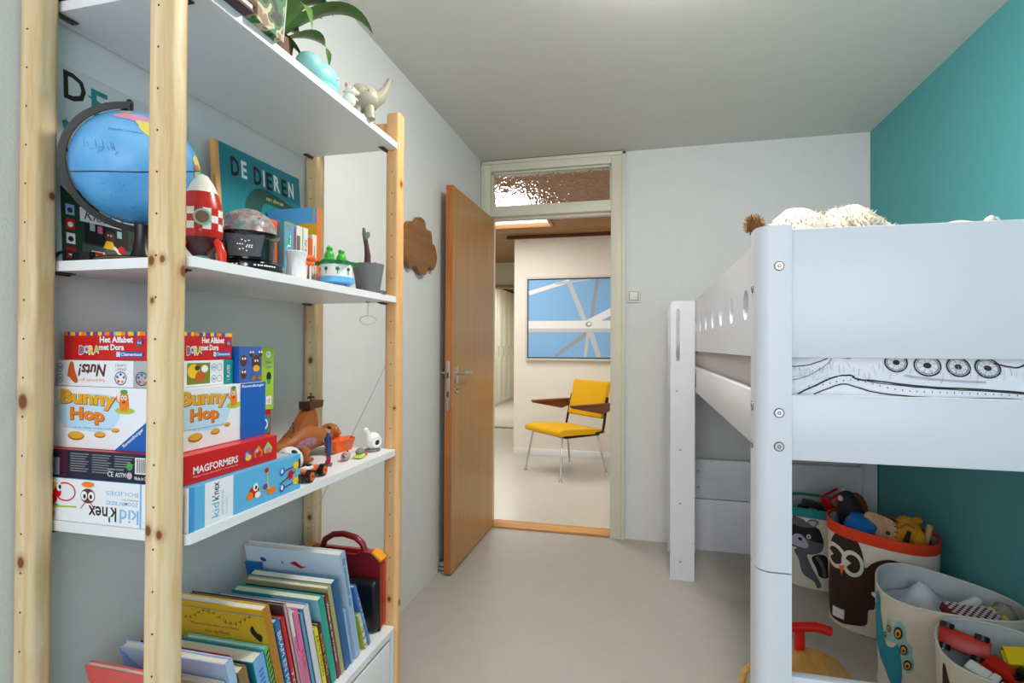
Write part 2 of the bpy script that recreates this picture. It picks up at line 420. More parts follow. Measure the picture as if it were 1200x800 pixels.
# cloud shaped wall decoration
CLW = wood('cloud_wood', (112, 72, 32), (136, 90, 42), (154, 106, 54), axis='y', fine=22, rough=0.5)
pts = [(q_[0]*0.94, q_[1]*0.94) for q_ in [(-0.19, -0.06), (-0.15, -0.125), (-0.08, -0.105), (-0.03, -0.135), (0.045, -0.135), (0.09, -0.085), (0.15, -0.095), (0.20, -0.03), (0.17, 0.035), (0.135, 0.045), (0.115, 0.10), (0.05, 0.105), (0.03, 0.14), (-0.04, 0.145), (-0.09, 0.10), (-0.15, 0.10), (-0.19, 0.04)]]
cl = [(p[0], p[1]) for p in spline([(a, c_, 0) for a, c_ in pts], 6)]
b = B().prism(cl, 0.0, 0.022, CLW, 'yz'); obj('cloud_decoration', b, loc=(XL+0.004, 2.40, 1.67), label='brown wooden cloud shape hung on the left wall behind the pine shelving', cat='wall decoration')

# ============================================================ hallway
HW = M('hallway_wall_paint', (228, 222, 212), 0.75, bump=0.1, scale=140, var=0.01)
CORR = M('corridor_wall_paint', (216, 214, 196), 0.75, bump=0.1, scale=140)
b = B().box(-3.4, 1.6, 3.55, 12.1, -0.08, 0, M('hallway_linoleum', (196, 192, 182), 0.3, bump=0.02, scale=90, var=0.015)); obj('floor_hall', b, kind='structure')
b = B().box(-1.42, 1.6, 5.83, 5.95, 0, 2.44, HW); obj('wall_hall_far', b, kind='structure')
b = B().box(1.6, 1.7, 3.55, 5.95, 0, 2.44, HW); obj('wall_hall_right', b, kind='structure')
b = B().box(-1.42, -1.32, 5.95, 12.1, 0, 2.44, CORR); obj('wall_corridor_right', b, kind='structure')
b = B().box(-3.4, -3.3, 3.55, 12.1, 0, 2.44, CORR); obj('wall_hall_left', b, kind='structure')
b = B().box(-3.4, -1.3, 12.1, 12.2, 0, 2.44, CORR); obj('wall_hall_end', b, kind='structure')
b = B().box(-3.3, XL-0.1, 3.45, 3.55, 0, 2.44, HW).box(XR+0.1, 1.6, 3.45, 3.55, 0, 2.44, HW); obj('wall_hall_near', b, kind='structure')
b = B().box(-3.3, -1.42, 7.65, 7.75, 2.09, 2.42, CORR); obj('wall_corridor_header', b, kind='structure')
b = B().box(-3.3, -1.42, 7.62, 7.78, 2.05, 2.09, M('brown_ledge', (150, 132, 92), 0.6)); obj('trim_3', b, kind='structure')
b = B().box(-3.3, -1.42, 7.62, 7.70, 0, 0.012, M('brown_ledge', (150, 132, 92), 0.6)); obj('trim_4', b, kind='structure')
b = B().box(-1.42, 1.6, 5.815, 5.83, 0, 0.075, WHITE, 0.003); obj('baseboard_hall', b, kind='structure')
b = B().box(-1.5, 1.6, 5.79, 5.83, 2.385, 2.44, M('dark_cornice', (92, 50, 26), 0.5)); obj('trim_5', b, kind='structure')
# slatted wooden ceiling with the skylight opening left free
SL = wood('ceiling_slat_wood', (136, 96, 52), (164, 118, 68), (186, 138, 86), axis='x', fine=30, rough=0.5)
sc = thing('ceiling_hall', None, None, kind='structure')
b = B(); y = 3.56; SX0, SX1, SY0, SY1 = -2.15, -0.92, 4.05, 5.33
while y < 12.1:
    if SY0-0.05 < y < SY1:
        b.box(-3.35, SX0-0.03, y, y+0.075, 2.42, 2.44, SL).box(SX1+0.03, 1.65, y, y+0.075, 2.42, 2.44, SL)
    else: b.box(-3.35, 1.65, y, y+0.075, 2.42, 2.44, SL)
    y += 0.088
obj('ceiling_slats', b, sc, kind='stuff')
b = B().box(-3.4, 1.7, 3.45, SY0-0.03, 2.445, 2.5, M('slat_gap_dark', (52, 30, 18), 0.8)).box(-3.4, 1.7, SY1+0.03, 12.2, 2.445, 2.5, _mc['slat_gap_dark'])
b.box(-3.4, SX0-0.03, SY0-0.03, SY1+0.03, 2.445, 2.5, _mc['slat_gap_dark']).box(SX1+0.03, 1.7, SY0-0.03, SY1+0.03, 2.445, 2.5, _mc['slat_gap_dark'])
obj('ceiling_backing', b, sc)
sk = thing('window_2', None, None, kind='structure')
b = B()
b.box(SX0-0.03, SX0, SY0-0.03, SY1+0.03, 2.4, 2.5, SL).box(SX1, SX1+0.03, SY0-0.03, SY1+0.03, 2.4, 2.5, SL)
b.box(SX0, SX1, SY0-0.03, SY0, 2.4, 2.5, SL).box(SX0, SX1, SY1, SY1+0.03, 2.4, 2.5, SL)
obj('skylight_frame', b, sk)
b = B().box(SX0, SX1, SY0, SY1, 2.445, 2.46, M('lit_skylight_dome', (255, 253, 248), 0.5, emit=2.6)); obj('skylight_dome', b, sk)
# wardrobe along the corridor
wd = thing('wardrobe', 'tall white panelled wardrobe far down the corridor left of the picture wall', 'wardrobe', (-2.87, 8.4, 0))
WDM = M('wardrobe_white', (226, 224, 212), 0.5)
b = B().box(-0.4, -0.03, 0, 3.65, 0, 2.38, WDM); obj('carcass', b, wd)
for k in range(9):
    b = B().box(-0.03, 0, 0.004+k*0.405, 0.401+k*0.405, 0.06, 2.37, WDM, 0.003); o = obj('door', b, wd)
    b = B().box(0, 0.015, 0.03+k*0.405, 0.04+k*0.405, 1.0, 1.2, STEEL); obj('handle', b, o)
# picture
px_ = thing('framed_picture', 'large framed picture of white beams on blue, on the hallway wall above the chair', 'picture', (-1.285, 5.83, 1.045))
PW, PH = 1.55, 0.912
PF = M('silver_frame', (200, 196, 186), 0.4)
b = B()
b.box(0, PW, -0.04, 0, 0, 0.022, PF).box(0, PW, -0.04, 0, PH-0.022, PH, PF).box(0, 0.022, -0.04, 0, 0.022, PH-0.022, PF).box(PW-0.022, PW, -0.04, 0, 0.022, PH-0.022, PF)
obj('frame', b, px_)
b = B().box(0.02, PW-0.02, -0.018, -0.002, 0.02, PH-0.02, M('shadow_gap', (70, 72, 76), 0.7)); obj('backing', b, px_)
b = B().box(0.035, PW-0.035, -0.03, -0.015, 0.035, PH-0.035, M('picture_blue', (126, 176, 222), 0.5)); obj('canvas', b, px_)
p = Print(face_my(0.035, -0.03, 0.035), step=0.0004); W_, H_ = PW-0.07, PH-0.07
BG, BL, BM_ = M('beam_grey', (150, 154, 160), 0.6), M('beam_light', (226, 228, 230), 0.6), M('beam_mid', (188, 192, 198), 0.6)
cx, cy = 0.66, 0.37
def beam(u0, v0, u1, v1, w_, m_):
    d_ = Vector((u1-u0, v1-v0)).normalized(); n_ = Vector((-d_.y, d_.x))*w_/2
    q = [(u0+n_.x, v0+n_.y), (u1+n_.x, v1+n_.y), (u1-n_.x, v1-n_.y), (u0-n_.x, v0-n_.y)]
    q = [(min(max(a, 0), W_), min(max(c_, 0), H_)) for a, c_ in q]; p.poly(q, m_)
beam(0.30, 0.0, 0.64, 0.26, 0.05, BG); beam(cx, 0.3, 0.62, 0.0, 0.035, BM_); beam(cx, 0.33, 0.77, 0.0, 0.055, BM_)
beam(cx-0.03, 0.36, 0.45, 0.80, 0.05, BM_); beam(cx+0.02, 0.36, 0.75, H_, 0.035, BG)
beam(0.0, 0.70, 0.45, H_-0.01, 0.05, BL); beam(0.3, 0.8, 0.68, H_, 0.03, BM_)
beam(0.0, 0.35, W_, 0.35, 0.09, BL); beam(0.0, 0.29, W_, 0.29, 0.045, BM_)
beam(cx, 0.37, 1.35, 0.72, 0.075, BL); beam(0.9, 0.0, 1.2, H_, 0.05, BM_)
p.ell(cx, 0.355, 0.035, 0.028, BG); p.ell(cx+0.005, 0.36, 0.02, 0.016, BL)
p.done('printed_beams', px_)
# chair
ch = thing('armchair', 'yellow upholstered armchair with dark wooden armrests and chrome legs in the hallway', 'chair', (-0.738, 5.11, 0), (0, 0, rad(-43)))
YEL = M('mustard_fabric', (226, 172, 8), 0.85, bump=0.25, scale=400, var=0.03)
CHR = M('chrome_tube', (205, 205, 205), 0.2, 1.0); CBK = M('black_tube', (30, 28, 28), 0.4, 0.5)
WAL = wood('dark_armrest_wood', (74, 38, 20), (104, 56, 30), (128, 72, 40), axis='y', fine=30, rough=0.35)
# local frame: faces -y
def cushion(x0, x1, y0, y1, z0, z1, mat, r, bulge=0.0):
    bb = B(); bb.box(x0, x1, y0, y1, z0, z1, mat, r, 4, True); return bb
bb = B()
pr = [(-0.27, 0.395), (-0.285, 0.42), (-0.27, 0.45), (-0.20, 0.462), (0.0, 0.452), (0.22, 0.428), (0.25, 0.41), (0.24, 0.385), (0.0, 0.39), (-0.2, 0.395)]
pr = [(q[0], q[1]) for q in spline([(a, c_, 0) for a, c_ in pr], 3)]
for i, (xx, k) in enumerate(((-0.265, 0.8), (-0.255, 1), (0.255, 1), (0.265, 0.8))):
    pass
vs = []; fs = []; n_ = len(pr)
for xx, k in ((-0.27, 0.75), (-0.262, 0.95), (-0.245, 1), (0.245, 1), (0.262, 0.95), (0.27, 0.75)):
    for (a, c_) in pr: vs.append((xx, -0.015+(a+0.015)*(1 if k == 1 else 0.985), 0.423+(c_-0.423)*k))
for i in range(5):
    for k in range(n_): fs.append((i*n_+k, i*n_+(k+1) % n_, (i+1)*n_+(k+1) % n_, (i+1)*n_+k))
fs += [tuple(range(n_))[::-1], tuple(5*n_+k for k in range(n_))]
bb.add(vs, fs, YEL, True); obj('seat', bb, ch)
bb = B(); bb.T = Matrix.Translation((0, 0.245, 0.50)) @ Matrix.Rotation(rad(-14), 4, 'X')
bb.box(-0.25, 0.25, -0.03, 0.03, 0.02, 0.375, YEL, 0.022, 4, True); obj('backrest', bb, ch)
for sx in (-1, 1):
    bb = B()
    bb.prism([(0.27, 0.60), (0.27, 0.655), (-0.14, 0.665), (-0.16, 0.655), (-0.16, 0.645), (0.18, 0.575)], sx*0.30-0.022, sx*0.30+0.022, WAL, 'yz')
    bb.box(sx*0.30-0.03, sx*0.30+0.03, -0.17, 0.29, 0.655, 0.672, WAL, 0.005); obj('armrest', bb, ch)
    for yy, y2 in ((-0.27, -0.215), (0.275, 0.20)):
        bb = B(); bb.tube([(sx*0.20, y2, 0.40), (sx*0.225, y2, 0.385), (sx*0.27, yy, 0.02)], 0.0095, CHR, 10)
        bb.cyl((sx*0.27, yy, 0), (sx*0.27, yy, 0.018), 0.02, CHR, 0.014); obj('leg', bb, ch)
    bb = B(); bb.tube([(sx*0.272, 0.14, 0.395), (sx*0.272, 0.225, 0.405), (sx*0.272, 0.24, 0.46), (sx*0.262, 0.295, 0.72)], 0.012, CBK, 10)
    bb.cyl((sx*0.30, 0.262, 0.60), (sx*0.255, 0.262, 0.60), 0.008, CBK)
    obj('back_support', bb, ch)
bb = B(); bb.box(-0.26, 0.26, -0.2, 0.2, 0.372, 0.392, CBK, 0.004); obj('under_frame', bb, ch)
# sockets / unseen side of hallway intentionally plain
# ============================================================ shelving unit
PL0, PL1, PR0, PR1 = 0.699, 0.739, 1.512, 1.556     # y of the left and right posts
XB0, XB1, XF0, XF1 = -1.061, -1.018, -0.783, -0.737
su = thing('shelving_unit', 'open pine shelving unit with four round-edged posts and white boards on the left wall', 'shelving', (0, 0, 0))
KN = {0: pine('pine_rear_left', False, [(-0.0, -0.02, 1.10, 0.011), (0.02, 0.008, 1.46, 0.006), (0.0, -0.02, 0.824, 0.008)]), 1: pine('pine_front_left', False, [(-0.01, -0.02, 1.334, 0.007), (0.012, -0.02, 1.336, 0.005), (0.022, 0.011, 1.32, 0.008), (-0.007, -0.02, 1.27, 0.004), (-0.011, -0.02, 0.902, 0.007), (0.011, -0.02, 0.897, 0.006), (0.0, -0.02, 0.5, 0.006)]), 2: pine('pine_rear_right', False, [(0.003, -0.022, 1.151, 0.008), (0.004, -0.022, 0.653, 0.007)]), 3: pine('pine_front_right', True, [(0.02, -0.005, 1.697, 0.008), (0.0, -0.022, 0.427, 0.006), (0.022, 0.0, 0.41, 0.006), (0.013, -0.022, 1.009, 0.004)])}
pi_ = 0
for (x0, x1, y0, y1, mt, zt) in ((XB0, XB1, PL0, PL1, PINE, 1.93), (XF0, XF1, PL0, PL1, PINE, 1.93), (XB0, XB1+0.004, PR0, PR1, PINE, 1.915), (XF0+0.004, XF1+0.004, PR0, PR1, PINE_LIT, 1.915)):
    bm_ = bmesh.new(); bmesh.ops.create_cube(bm_, size=1)
    for v in bm_.verts: v.co = Vector(((x1-x0)*v.co.x, (y1-y0)*v.co.y, zt*(v.co.z+0.5)))
    bmesh.ops.bevel(bm_, geom=[e for e in bm_.edges if abs(e.verts[0].co.z-e.verts[1].co.z) > 0.1], offset=0.011, segments=5, profile=0.5, affect='EDGES')
    bmesh.ops.bevel(bm_, geom=[e for e in bm_.edges if e.verts[0].co.z > zt-0.01 and e.verts[1].co.z > zt-0.01 and len(e.link_faces) == 2 and any(abs(f.normal.z) > 0.9 for f in e.link_faces)], offset=0.004, segments=2, affect='EDGES')
    b = B().bm(bm_, KN[pi_], True); pi_ += 1
    p_ = obj('post', b, su, ((x0+x1)/2, (y0+y1)/2, 0), label='pine post tinted orange for the warmer light on it' if mt is PINE_LIT else None)
    hb = B()
    for k in range(2, 28):
        z = (0.002+k*0.067) if y0 < 1 else (0.029+k*0.0655)
        hb.cyl((0.0, -(y1-y0)/2-0.0003, z), (0.0, -(y1-y0)/2+0.004, z), 0.0019, HOLE, n=8, smooth=False)
    obj('pin_holes', hb, p_, kind='stuff')
for y0, y1, mt in ((PL0+0.006, PL1-0.006, PINE), (PR0+0.006, PR1-0.006, PINE_LIT)):
    for z in (0.1, 1.865, 0.62):
        b = B().box(XB1-0.005, XF0+0.005, y0, y1, z-0.022, z+0.022, mt, 0.004)
        if z != 0.62: obj('side_rung', b, su)
SHZ = (0.866, 1.330, 1.798)
for z in SHZ:
    b = B(); b.rbox(-1.062, -0.735, 0.742, 1.510, z, z+0.018, WHITE, 0.008, 'z', 4)
    sh = obj('shelf_board', b, su)
    for y, sg in ((0.742, 1), (1.51, -1)):
        for x in (-1.035, -0.775):
            b = B(); b.box(x-0.008, x+0.008, min(y, y+sg*0.035), max(y, y+sg*0.035), z-0.0035, z-0.0005, DSTEEL, 0.001)
            b.cyl((x, y-sg*0.01, z-0.004), (x, y+sg*0.03, z-0.004), 0.0025, DSTEEL, n=8); obj('shelf_pin', b, sh)
BR = M('brace_rod', (196, 194, 188), 0.5)
b = B().cyl((-1.022, 1.53, 0.672), (-0.768, 1.53, 1.165), 0.0009, BR, n=6); obj('cross_brace', b, su)
# drawer cabinet under the books
dc = thing('drawer_cabinet', 'low white drawer cabinet with books on top, at the bottom of the pine shelving', 'cabinet', (0, 0, 0))
b = B()
b.rbox(-1.06, -0.735, 0.742, 1.510, 0.330, 0.348, WHITE, 0.008, 'z', 4)
b.box(-1.055, -0.737, 0.744, 0.760, 0.0, 0.33, WHITE).box(-1.055, -0.737, 1.492, 1.508, 0.0, 0.33, WHITE)
b.box(-1.055, -1.045, 0.76, 1.492, 0.0, 0.33, WHITE).box(-1.045, -0.76, 0.76, 1.492, 0.02, 0.035, WHITE)
obj('carcass', b, dc)
for k in range(2):
    y0 = 0.764+k*0.366
    b = B().box(-0.757, -0.739, y0, y0+0.358, 0.04, 0.316, WHITE, 0.005, 3)
    b.box(-1.03, -0.757, y0+0.01, y0+0.348, 0.05, 0.25, WHITE); obj('drawer', b, dc)

# ============================================================ board game boxes
def gamebox(name, label, x0, x1, y0, y1, z0, z1, mats, lid=None):
    """mats: (side -y, side +x, top)"""
    t = thing(name, label, 'board game box', (x0, y0, z0), group='game boxes on the third shelf')
    b = B(); b.box(0, x1-x0, 0, y1-y0, 0, z1-z0, mats[0], 0.0012, 2, False)
    for i, pv in enumerate(b.f):
        c = sum((b.v[k] for k in pv), Vector())/len(pv)
        if c.x > x1-x0-0.0006: b.mi[i] = b.slot(mats[1])
        elif c.z > z1-z0-0.0006: b.mi[i] = b.slot(mats[2])
    obj('box', b, t); return t, x1-x0, y1-y0, z1-z0
WH = M('box_white', (236, 238, 242), 0.4); SKY_ = M('box_sky_blue', (98, 180, 226), 0.35); BLU = M('ink_blue', (24, 96, 184), 0.4)
LBL = M('ink_light_blue', (130, 190, 226), 0.5); REDI = M('ink_red', (206, 24, 30), 0.4); YELI = M('ink_yellow', (248, 200, 30), 0.4)
ORI = M('ink_orange', (240, 130, 30), 0.4); GRN = M('ink_green', (70, 160, 70), 0.4); PURP = M('ink_purple', (120, 70, 150), 0.4)
NAVY = M('box_navy', (30, 34, 56), 0.4); TEALI = M('ink_teal', (20, 140, 140), 0.45); LIME = M('ink_lime', (170, 205, 60), 0.45)
BRN = M('ink_brown', (92, 50, 28), 0.5); GREYI = M('ink_grey', (140, 142, 146), 0.6); SKIN = M('ink_tan', (224, 160, 110), 0.5); PINK = M('ink_pink', (226, 110, 160), 0.5)
# construction toy box
t, W, D_, H_ = gamebox('game_box', 'long white and sky blue construction toy box, lowest of the stack', -1.052, -0.738, 0.745, 1.046, 0.8842, 0.960, (WH, SKY_, SKY_))
p = Print(face_my(0, 0, 0))
p.text('kid', 0.170, 0.006, 0.211, 0.030, LBL, 0.01, flip=True); p.text("k'nex", 0.101, 0.006, 0.163, 0.032, INK, 0.015, flip=True)
p.text("ZOOMIN' RIDES", 0.140, 0.036, 0.210, 0.043, LBL, 0.01, flip=True); p.text('Building Set', 0.175, 0.045, 0.210, 0.049, GREYI, flip=True)
p.text('BOLIDES', 0.140, 0.053, 0.210, 0.060, LBL, flip=True)
p.rect(0.2135, 0.0, 0.2165, 0.0757, SKY_)
for sx in (0.048,):
    p.ell(sx-0.028, 0.062, 0.012, 0.006, YELI); p.ring(sx, 0.052, 0.024, 0.017, 0.0025, REDI); p.line([(0.0, 0.03), (0.02, 0.06)], 0.004, YELI)
    p.ell(sx-0.018, 0.05, 0.009, 0.009, REDI); p.ell(sx-0.014, 0.06, 0.006, 0.008, WINK); p.ell(sx-0.012, 0.06, 0.003, 0.004, INK)
    p.ell(sx-0.03, 0.038, 0.012, 0.009, REDI); p.ell(sx-0.028, 0.026, 0.014, 0.004, GRN); p.line([(0.005, 0.024), (0.075, 0.027)], 0.003, LIME)
    p.ell(sx-0.03, 0.012, 0.007, 0.007, ORI)
p.ell(0.100, 0.048, 0.016, 0.013, BRN); p.ell(0.092, 0.048, 0.007, 0.008, WINK); p.ell(0.108, 0.048, 0.007, 0.008, WINK); p.ell(0.093, 0.047, 0.003, 0.004, INK); p.ell(0.107, 0.047, 0.003, 0.004, INK)
p.line([(0.084, 0.025), (0.097, 0.04)], 0.0015, REDI); p.line([(0.116, 0.025), (0.103, 0.04)], 0.0015, REDI); p.ell(0.100, 0.068, 0.014, 0.005, ORI)
p.done('printed_side', t)
p = Print(face_px(W, 0, 0))
p.rect(0.0, 0.0, 0.012, H_, M('box_edge_blue', (70, 150, 210), 0.4)); p.rect(0.034, 0.0, 0.10, H_, WH)
p.text("k'nex", 0.05, 0.040, 0.066, 0.072, INK, 0.015, vert=1); p.text('kid', 0.05, 0.010, 0.066, 0.036, SKY_, 0.01, vert=1)
p.text("ZOOMIN' RIDES", 0.072, 0.010, 0.077, 0.055, LBL, vert=1); p.text('BOLIDES', 0.082, 0.010, 0.086, 0.04, LBL, vert=1)
for ux, uy in ((0.155, 0.03),):
    p.ell(ux, uy, 0.014, 0.011, REDI); p.ell(ux+0.004, uy+0.008, 0.007, 0.008, WINK); p.ell(ux+0.005, uy+0.007, 0.003, 0.004, INK); p.ell(ux-0.012, uy-0.006, 0.009, 0.008, ORI); p.ell(ux+0.01, uy-0.008, 0.008, 0.006, WINK)
    p.line([(ux+0.01, uy-0.002), (0.205, 0.026)], 0.003, LIME); p.line([(0.195, 0.026), (0.19, 0.062)], 0.0025, YELI); p.ell(0.19, 0.064, 0.006, 0.005, REDI); p.ell(0.205, 0.02, 0.013, 0.007, ORI); p.ell(0.186, 0.032, 0.007, 0.006, PURP)
for uy in (0.018, 0.052):
    p.line([(0.235, uy-0.004), (0.295, uy+0.004)], 0.0025, BRN); p.ell(0.238, uy-0.002, 0.008, 0.008, BLU); p.ell(0.237, uy-0.001, 0.004, 0.005, WINK)
    p.ell(0.283, uy+0.003, 0.010, 0.008, YELI); p.rect(0.292, uy-0.006, 0.298, uy+0.014, INK)
p.line([(0.286, 0.02), (0.286, 0.056)], 0.002, YELI); p.ell(0.265, 0.038, 0.009, 0.010, REDI); p.line([(0.23, 0.026), (0.28, 0.042)], 0.0025, BRN)
p.done('printed_front', t)
p = Print(lambda u, v, h: (u, v, H_+h)); p.rect(0.2, 0.01, 0.30, 0.29, M('ink_pale_photo', (200, 190, 196), 0.5)); p.done('printed_top', t)
# magnetic shapes box
DRED = M('box_red', (206, 34, 34), 0.35)
t, W, D_, H_ = gamebox('game_box', 'red box with white lettering and navy end, on the blue construction toy box', -1.052, -0.752, 0.748, 0.985, 0.9605, 1.0105, (NAVY, DRED, DRED))
p = Print(face_px(W, 0, 0)); p.text('MAGFORMERS', 0.02, 0.016, 0.125, 0.029, WINK, 0.02)
p.text('Magnetic Power, Exciting Play on Your Fingertips', 0.02, 0.010, 0.125, 0.0125, WINK)
for k, (a, c_) in enumerate(((0.152, 0.022), (0.18, 0.024), (0.208, 0.027))):
    p.poly([(a-0.010, c_-0.009), (a+0.010, c_-0.009), (a+0.013, c_), (a, c_+0.014), (a-0.013, c_)], (PURP, ORI, LIME)[k]); p.ell(a, c_-0.003, 0.008, 0.006, (YELI, REDI, PINK)[k]); p.ell(a-0.004, c_+0.004, 0.004, 0.004, LBL)
p.done('printed_front', t)
p = Print(face_my(0, 0, 0)); p.rect(0.0, 0.004, 0.03, 0.035, GREYI); p.rect(0.03, 0.0, 0.048, H_, M('ink_maroon', (70, 20, 50), 0.5))
for k, u in enumerate((0.055, 0.105, 0.155)):
    for r in range(8 if k < 2 else 5): p.rect(u, 0.043-r*0.0043, u+0.042-(r*7 % 3)*0.004, 0.0446-r*0.0043, GREYI)
p.text('CE', 0.140, 0.008, 0.153, 0.017, WINK, 0.01); p.text('ASTM', 0.157, 0.008, 0.180, 0.016, WINK, 0.01); p.text('WARNING CHOKING', 0.140, 0.020, 0.175, 0.0225, WINK)
p.ell(0.188, 0.028, 0.007, 0.007, GRN); p.ell(0.188, 0.012, 0.006, 0.006, M('ink_greypink', (200, 180, 185), 0.6))
p.rect(0.200, 0.016, 0.244, 0.044, WINK)
for k in range(14): p.rect(0.203+k*0.003, 0.018, 0.2045+k*0.003, 0.042, INK)
p.text('Made in China', 0.200, 0.006, 0.234, 0.012, WINK, 0.01)
p.done('printed_side', t)
# rabbit hopping game
t, W, D_, H_ = gamebox('game_box', 'large white and blue game box with orange bubble lettering in the stack', -1.058, -0.782, 0.762, 0.984, 1.011, 1.122, (WH, WH, WH))
GOLD = M('ink_gold', (232, 170, 50), 0.4); DGOLD = M('ink_dark_gold', (170, 110, 20), 0.4)
def bunny(p, s, u0, full):
    """the print of this box: title, carrot figure, three mounds, blue corner"""
    def both(f): f
    if full: p.poly([(u0+0.148*s, 0.0), (W, 0.0), (W, 0.10)], BLU)
    p.poly([(u0+0.03*s, 0.04), (u0+0.02*s, 0.09), (u0+0.15*s, 0.095), (u0+0.14*s, 0.035)], M('ink_pale_glow', (190, 222, 244), 0.5), 3)
    for dx, m_ in ((0.0015, BRN), (0, GOLD)):
        p.arc_text('Bunny', u0+0.022*s+dx, 0.072-dx*0.8, u0+0.150*s+dx, 0.106-dx*0.8, m_, 0.002, -0.004, 0.05)
    for dx, m_ in ((0.0015, BRN), (0, ORI)):
        p.arc_text('Hop', u0+0.045*s+dx, 0.044-dx*0.8, u0+0.125*s+dx, 0.074-dx*0.8, m_, 0.002, -0.002, 0.05)
    p.text('Wie zit waar de volleybal en kinderwissel?', u0+0.03*s, 0.036, u0+0.14*s, 0.0385, INK)
    for (a, c_, r1, r2) in ((0.06, 0.022, 0.019, 0.008), (0.115, 0.026, 0.013, 0.0055), (0.15, 0.035, 0.009, 0.0035)):
        p.ell(u0+a*s, c_, r1*s, r2, DGOLD); p.ell(u0+a*s, c_+0.0015, r1*s*0.92, r2*0.8, GOLD)
    a = u0+0.168*s
    p.ell(a+0.002, 0.071, 0.022*s, 0.006, LIME); p.poly([(a-0.008*s, 0.072), (a+0.010*s, 0.072), (a+0.009*s, 0.098), (a, 0.104), (a-0.008*s, 0.098)], ORI, 3)
    p.ell(a, 0.104, 0.008*s, 0.004, GRN); p.ell(a-0.003*s, 0.094, 0.003*s, 0.004, WINK); p.ell(a+0.004*s, 0.094, 0.003*s, 0.004, WINK); p.ell(a-0.003*s, 0.094, 0.0012, 0.002, INK); p.ell(a+0.004*s, 0.094, 0.0012, 0.002, INK); p.ell(a, 0.086, 0.004*s, 0.002, REDI)
    p.line([(a-0.008*s, 0.084), (a-0.016*s, 0.088), (a-0.015*s, 0.097)], 0.0022, ORI)
p = Print(face_my(0, 0, 0)); bunny(p, 1.0, -0.005, True)
vs, fs = text_mesh('Ravensburger', 0.02, 0)
ca, sa = math.cos(rad(41)), math.sin(rad(41))
p.raw([(0.166+x*0.058*ca-y*0.008*sa, 0.004+x*0.058*sa*0.87+y*0.008*ca) for x, y in vs], fs, WINK)
p.done('printed_side', t)
p = Print(face_px(W, 0, 0)); bunny(p, 0.84, -0.01, False); p.rect(0.150, 0.0, D_, H_, BLU); p.text('Ravensburger', 0.154, 0.101, 0.218, 0.108, WINK, 0.02); p.done('printed_front', t)
# white nut game
t, W, D_, H_ = gamebox('game_box', 'flat white nut game box lying upside down under the red alphabet box', -1.058, -0.802, 0.768, 0.915, 1.1225, 1.170, (WH, WH, WH))
p = Print(face_my(0, 0, 0)); p.rect(0.176, 0.0, W, H_, M('ink_silver', (176, 178, 184), 0.4))
p.text('Nuts!', 0.05, 0.018, 0.115, 0.041, BRN, 0.03, 0.2, flip=True); p.text('Squirrels go', 0.055, 0.008, 0.112, 0.015, ORI, 0.0, flip=True)
p.poly([(0.025, 0.02), (0.03, 0.042), (0.038, 0.044), (0.042, 0.03), (0.05, 0.01), (0.042, 0.006), (0.03, 0.016)], M('ink_squirrel', (196, 92, 34), 0.5), 4)
p.text('SMART', 0.135, 0.030, 0.160, 0.0345, GREYI, flip=True); p.text('GAMES', 0.135, 0.037, 0.160, 0.0415, GREYI, flip=True)
for (cx_, m0) in ((0.148, PURP), (0.195, M('ink_maroon', (70, 20, 50), 0.5))):
    p.ring(cx_, 0.016, 0.0135, 0.0125, 0.0018, m0, 18)
    for k in range(5): p.ell(cx_+0.0075*math.cos(k*1.257+0.3), 0.016+0.007*math.sin(k*1.257+0.3), 0.0026, 0.0026, (GRN, BLU, PURP, REDI, ORI)[k], 10)
for v in (0.014, 0.034): p.ring(0.008, v, 0.0075, 0.0085, 0.0012, GREYI, 16); p.rect(0.004, v-0.003, 0.012, v+0.003, LBL)
p.done('printed_side', t)
p = Print(face_px(W, 0, 0)); p.text('Nuts!', 0.02, 0.008, 0.028, 0.04, BRN, 0.03, vert=1); p.rect(0.035, 0.004, 0.088, 0.043, M('ink_olive_photo', (120, 130, 40), 0.5))
p.ell(0.05, 0.028, 0.014, 0.013, YELI); p.ell(0.065, 0.018, 0.012, 0.010, M('ink_squirrel', (196, 92, 34), 0.5)); p.ell(0.075, 0.032, 0.008, 0.007, WINK); p.ell(0.058, 0.034, 0.006, 0.005, BRN)
for v in (0.012, 0.034): p.ring(0.097, v, 0.006, 0.007, 0.001, GREYI, 16); p.rect(0.094, v-0.002, 0.10, v+0.002, LBL)
for v in (0.012, 0.034): p.ring(0.111, v, 0.006, 0.007, 0.001, GREYI, 16)
p.rect(0.122, 0.0, D_, H_, TEALI); p.text('1 PLAYER', 0.13, 0.008, 0.138, 0.038, WINK, vert=1); p.done('printed_front', t)
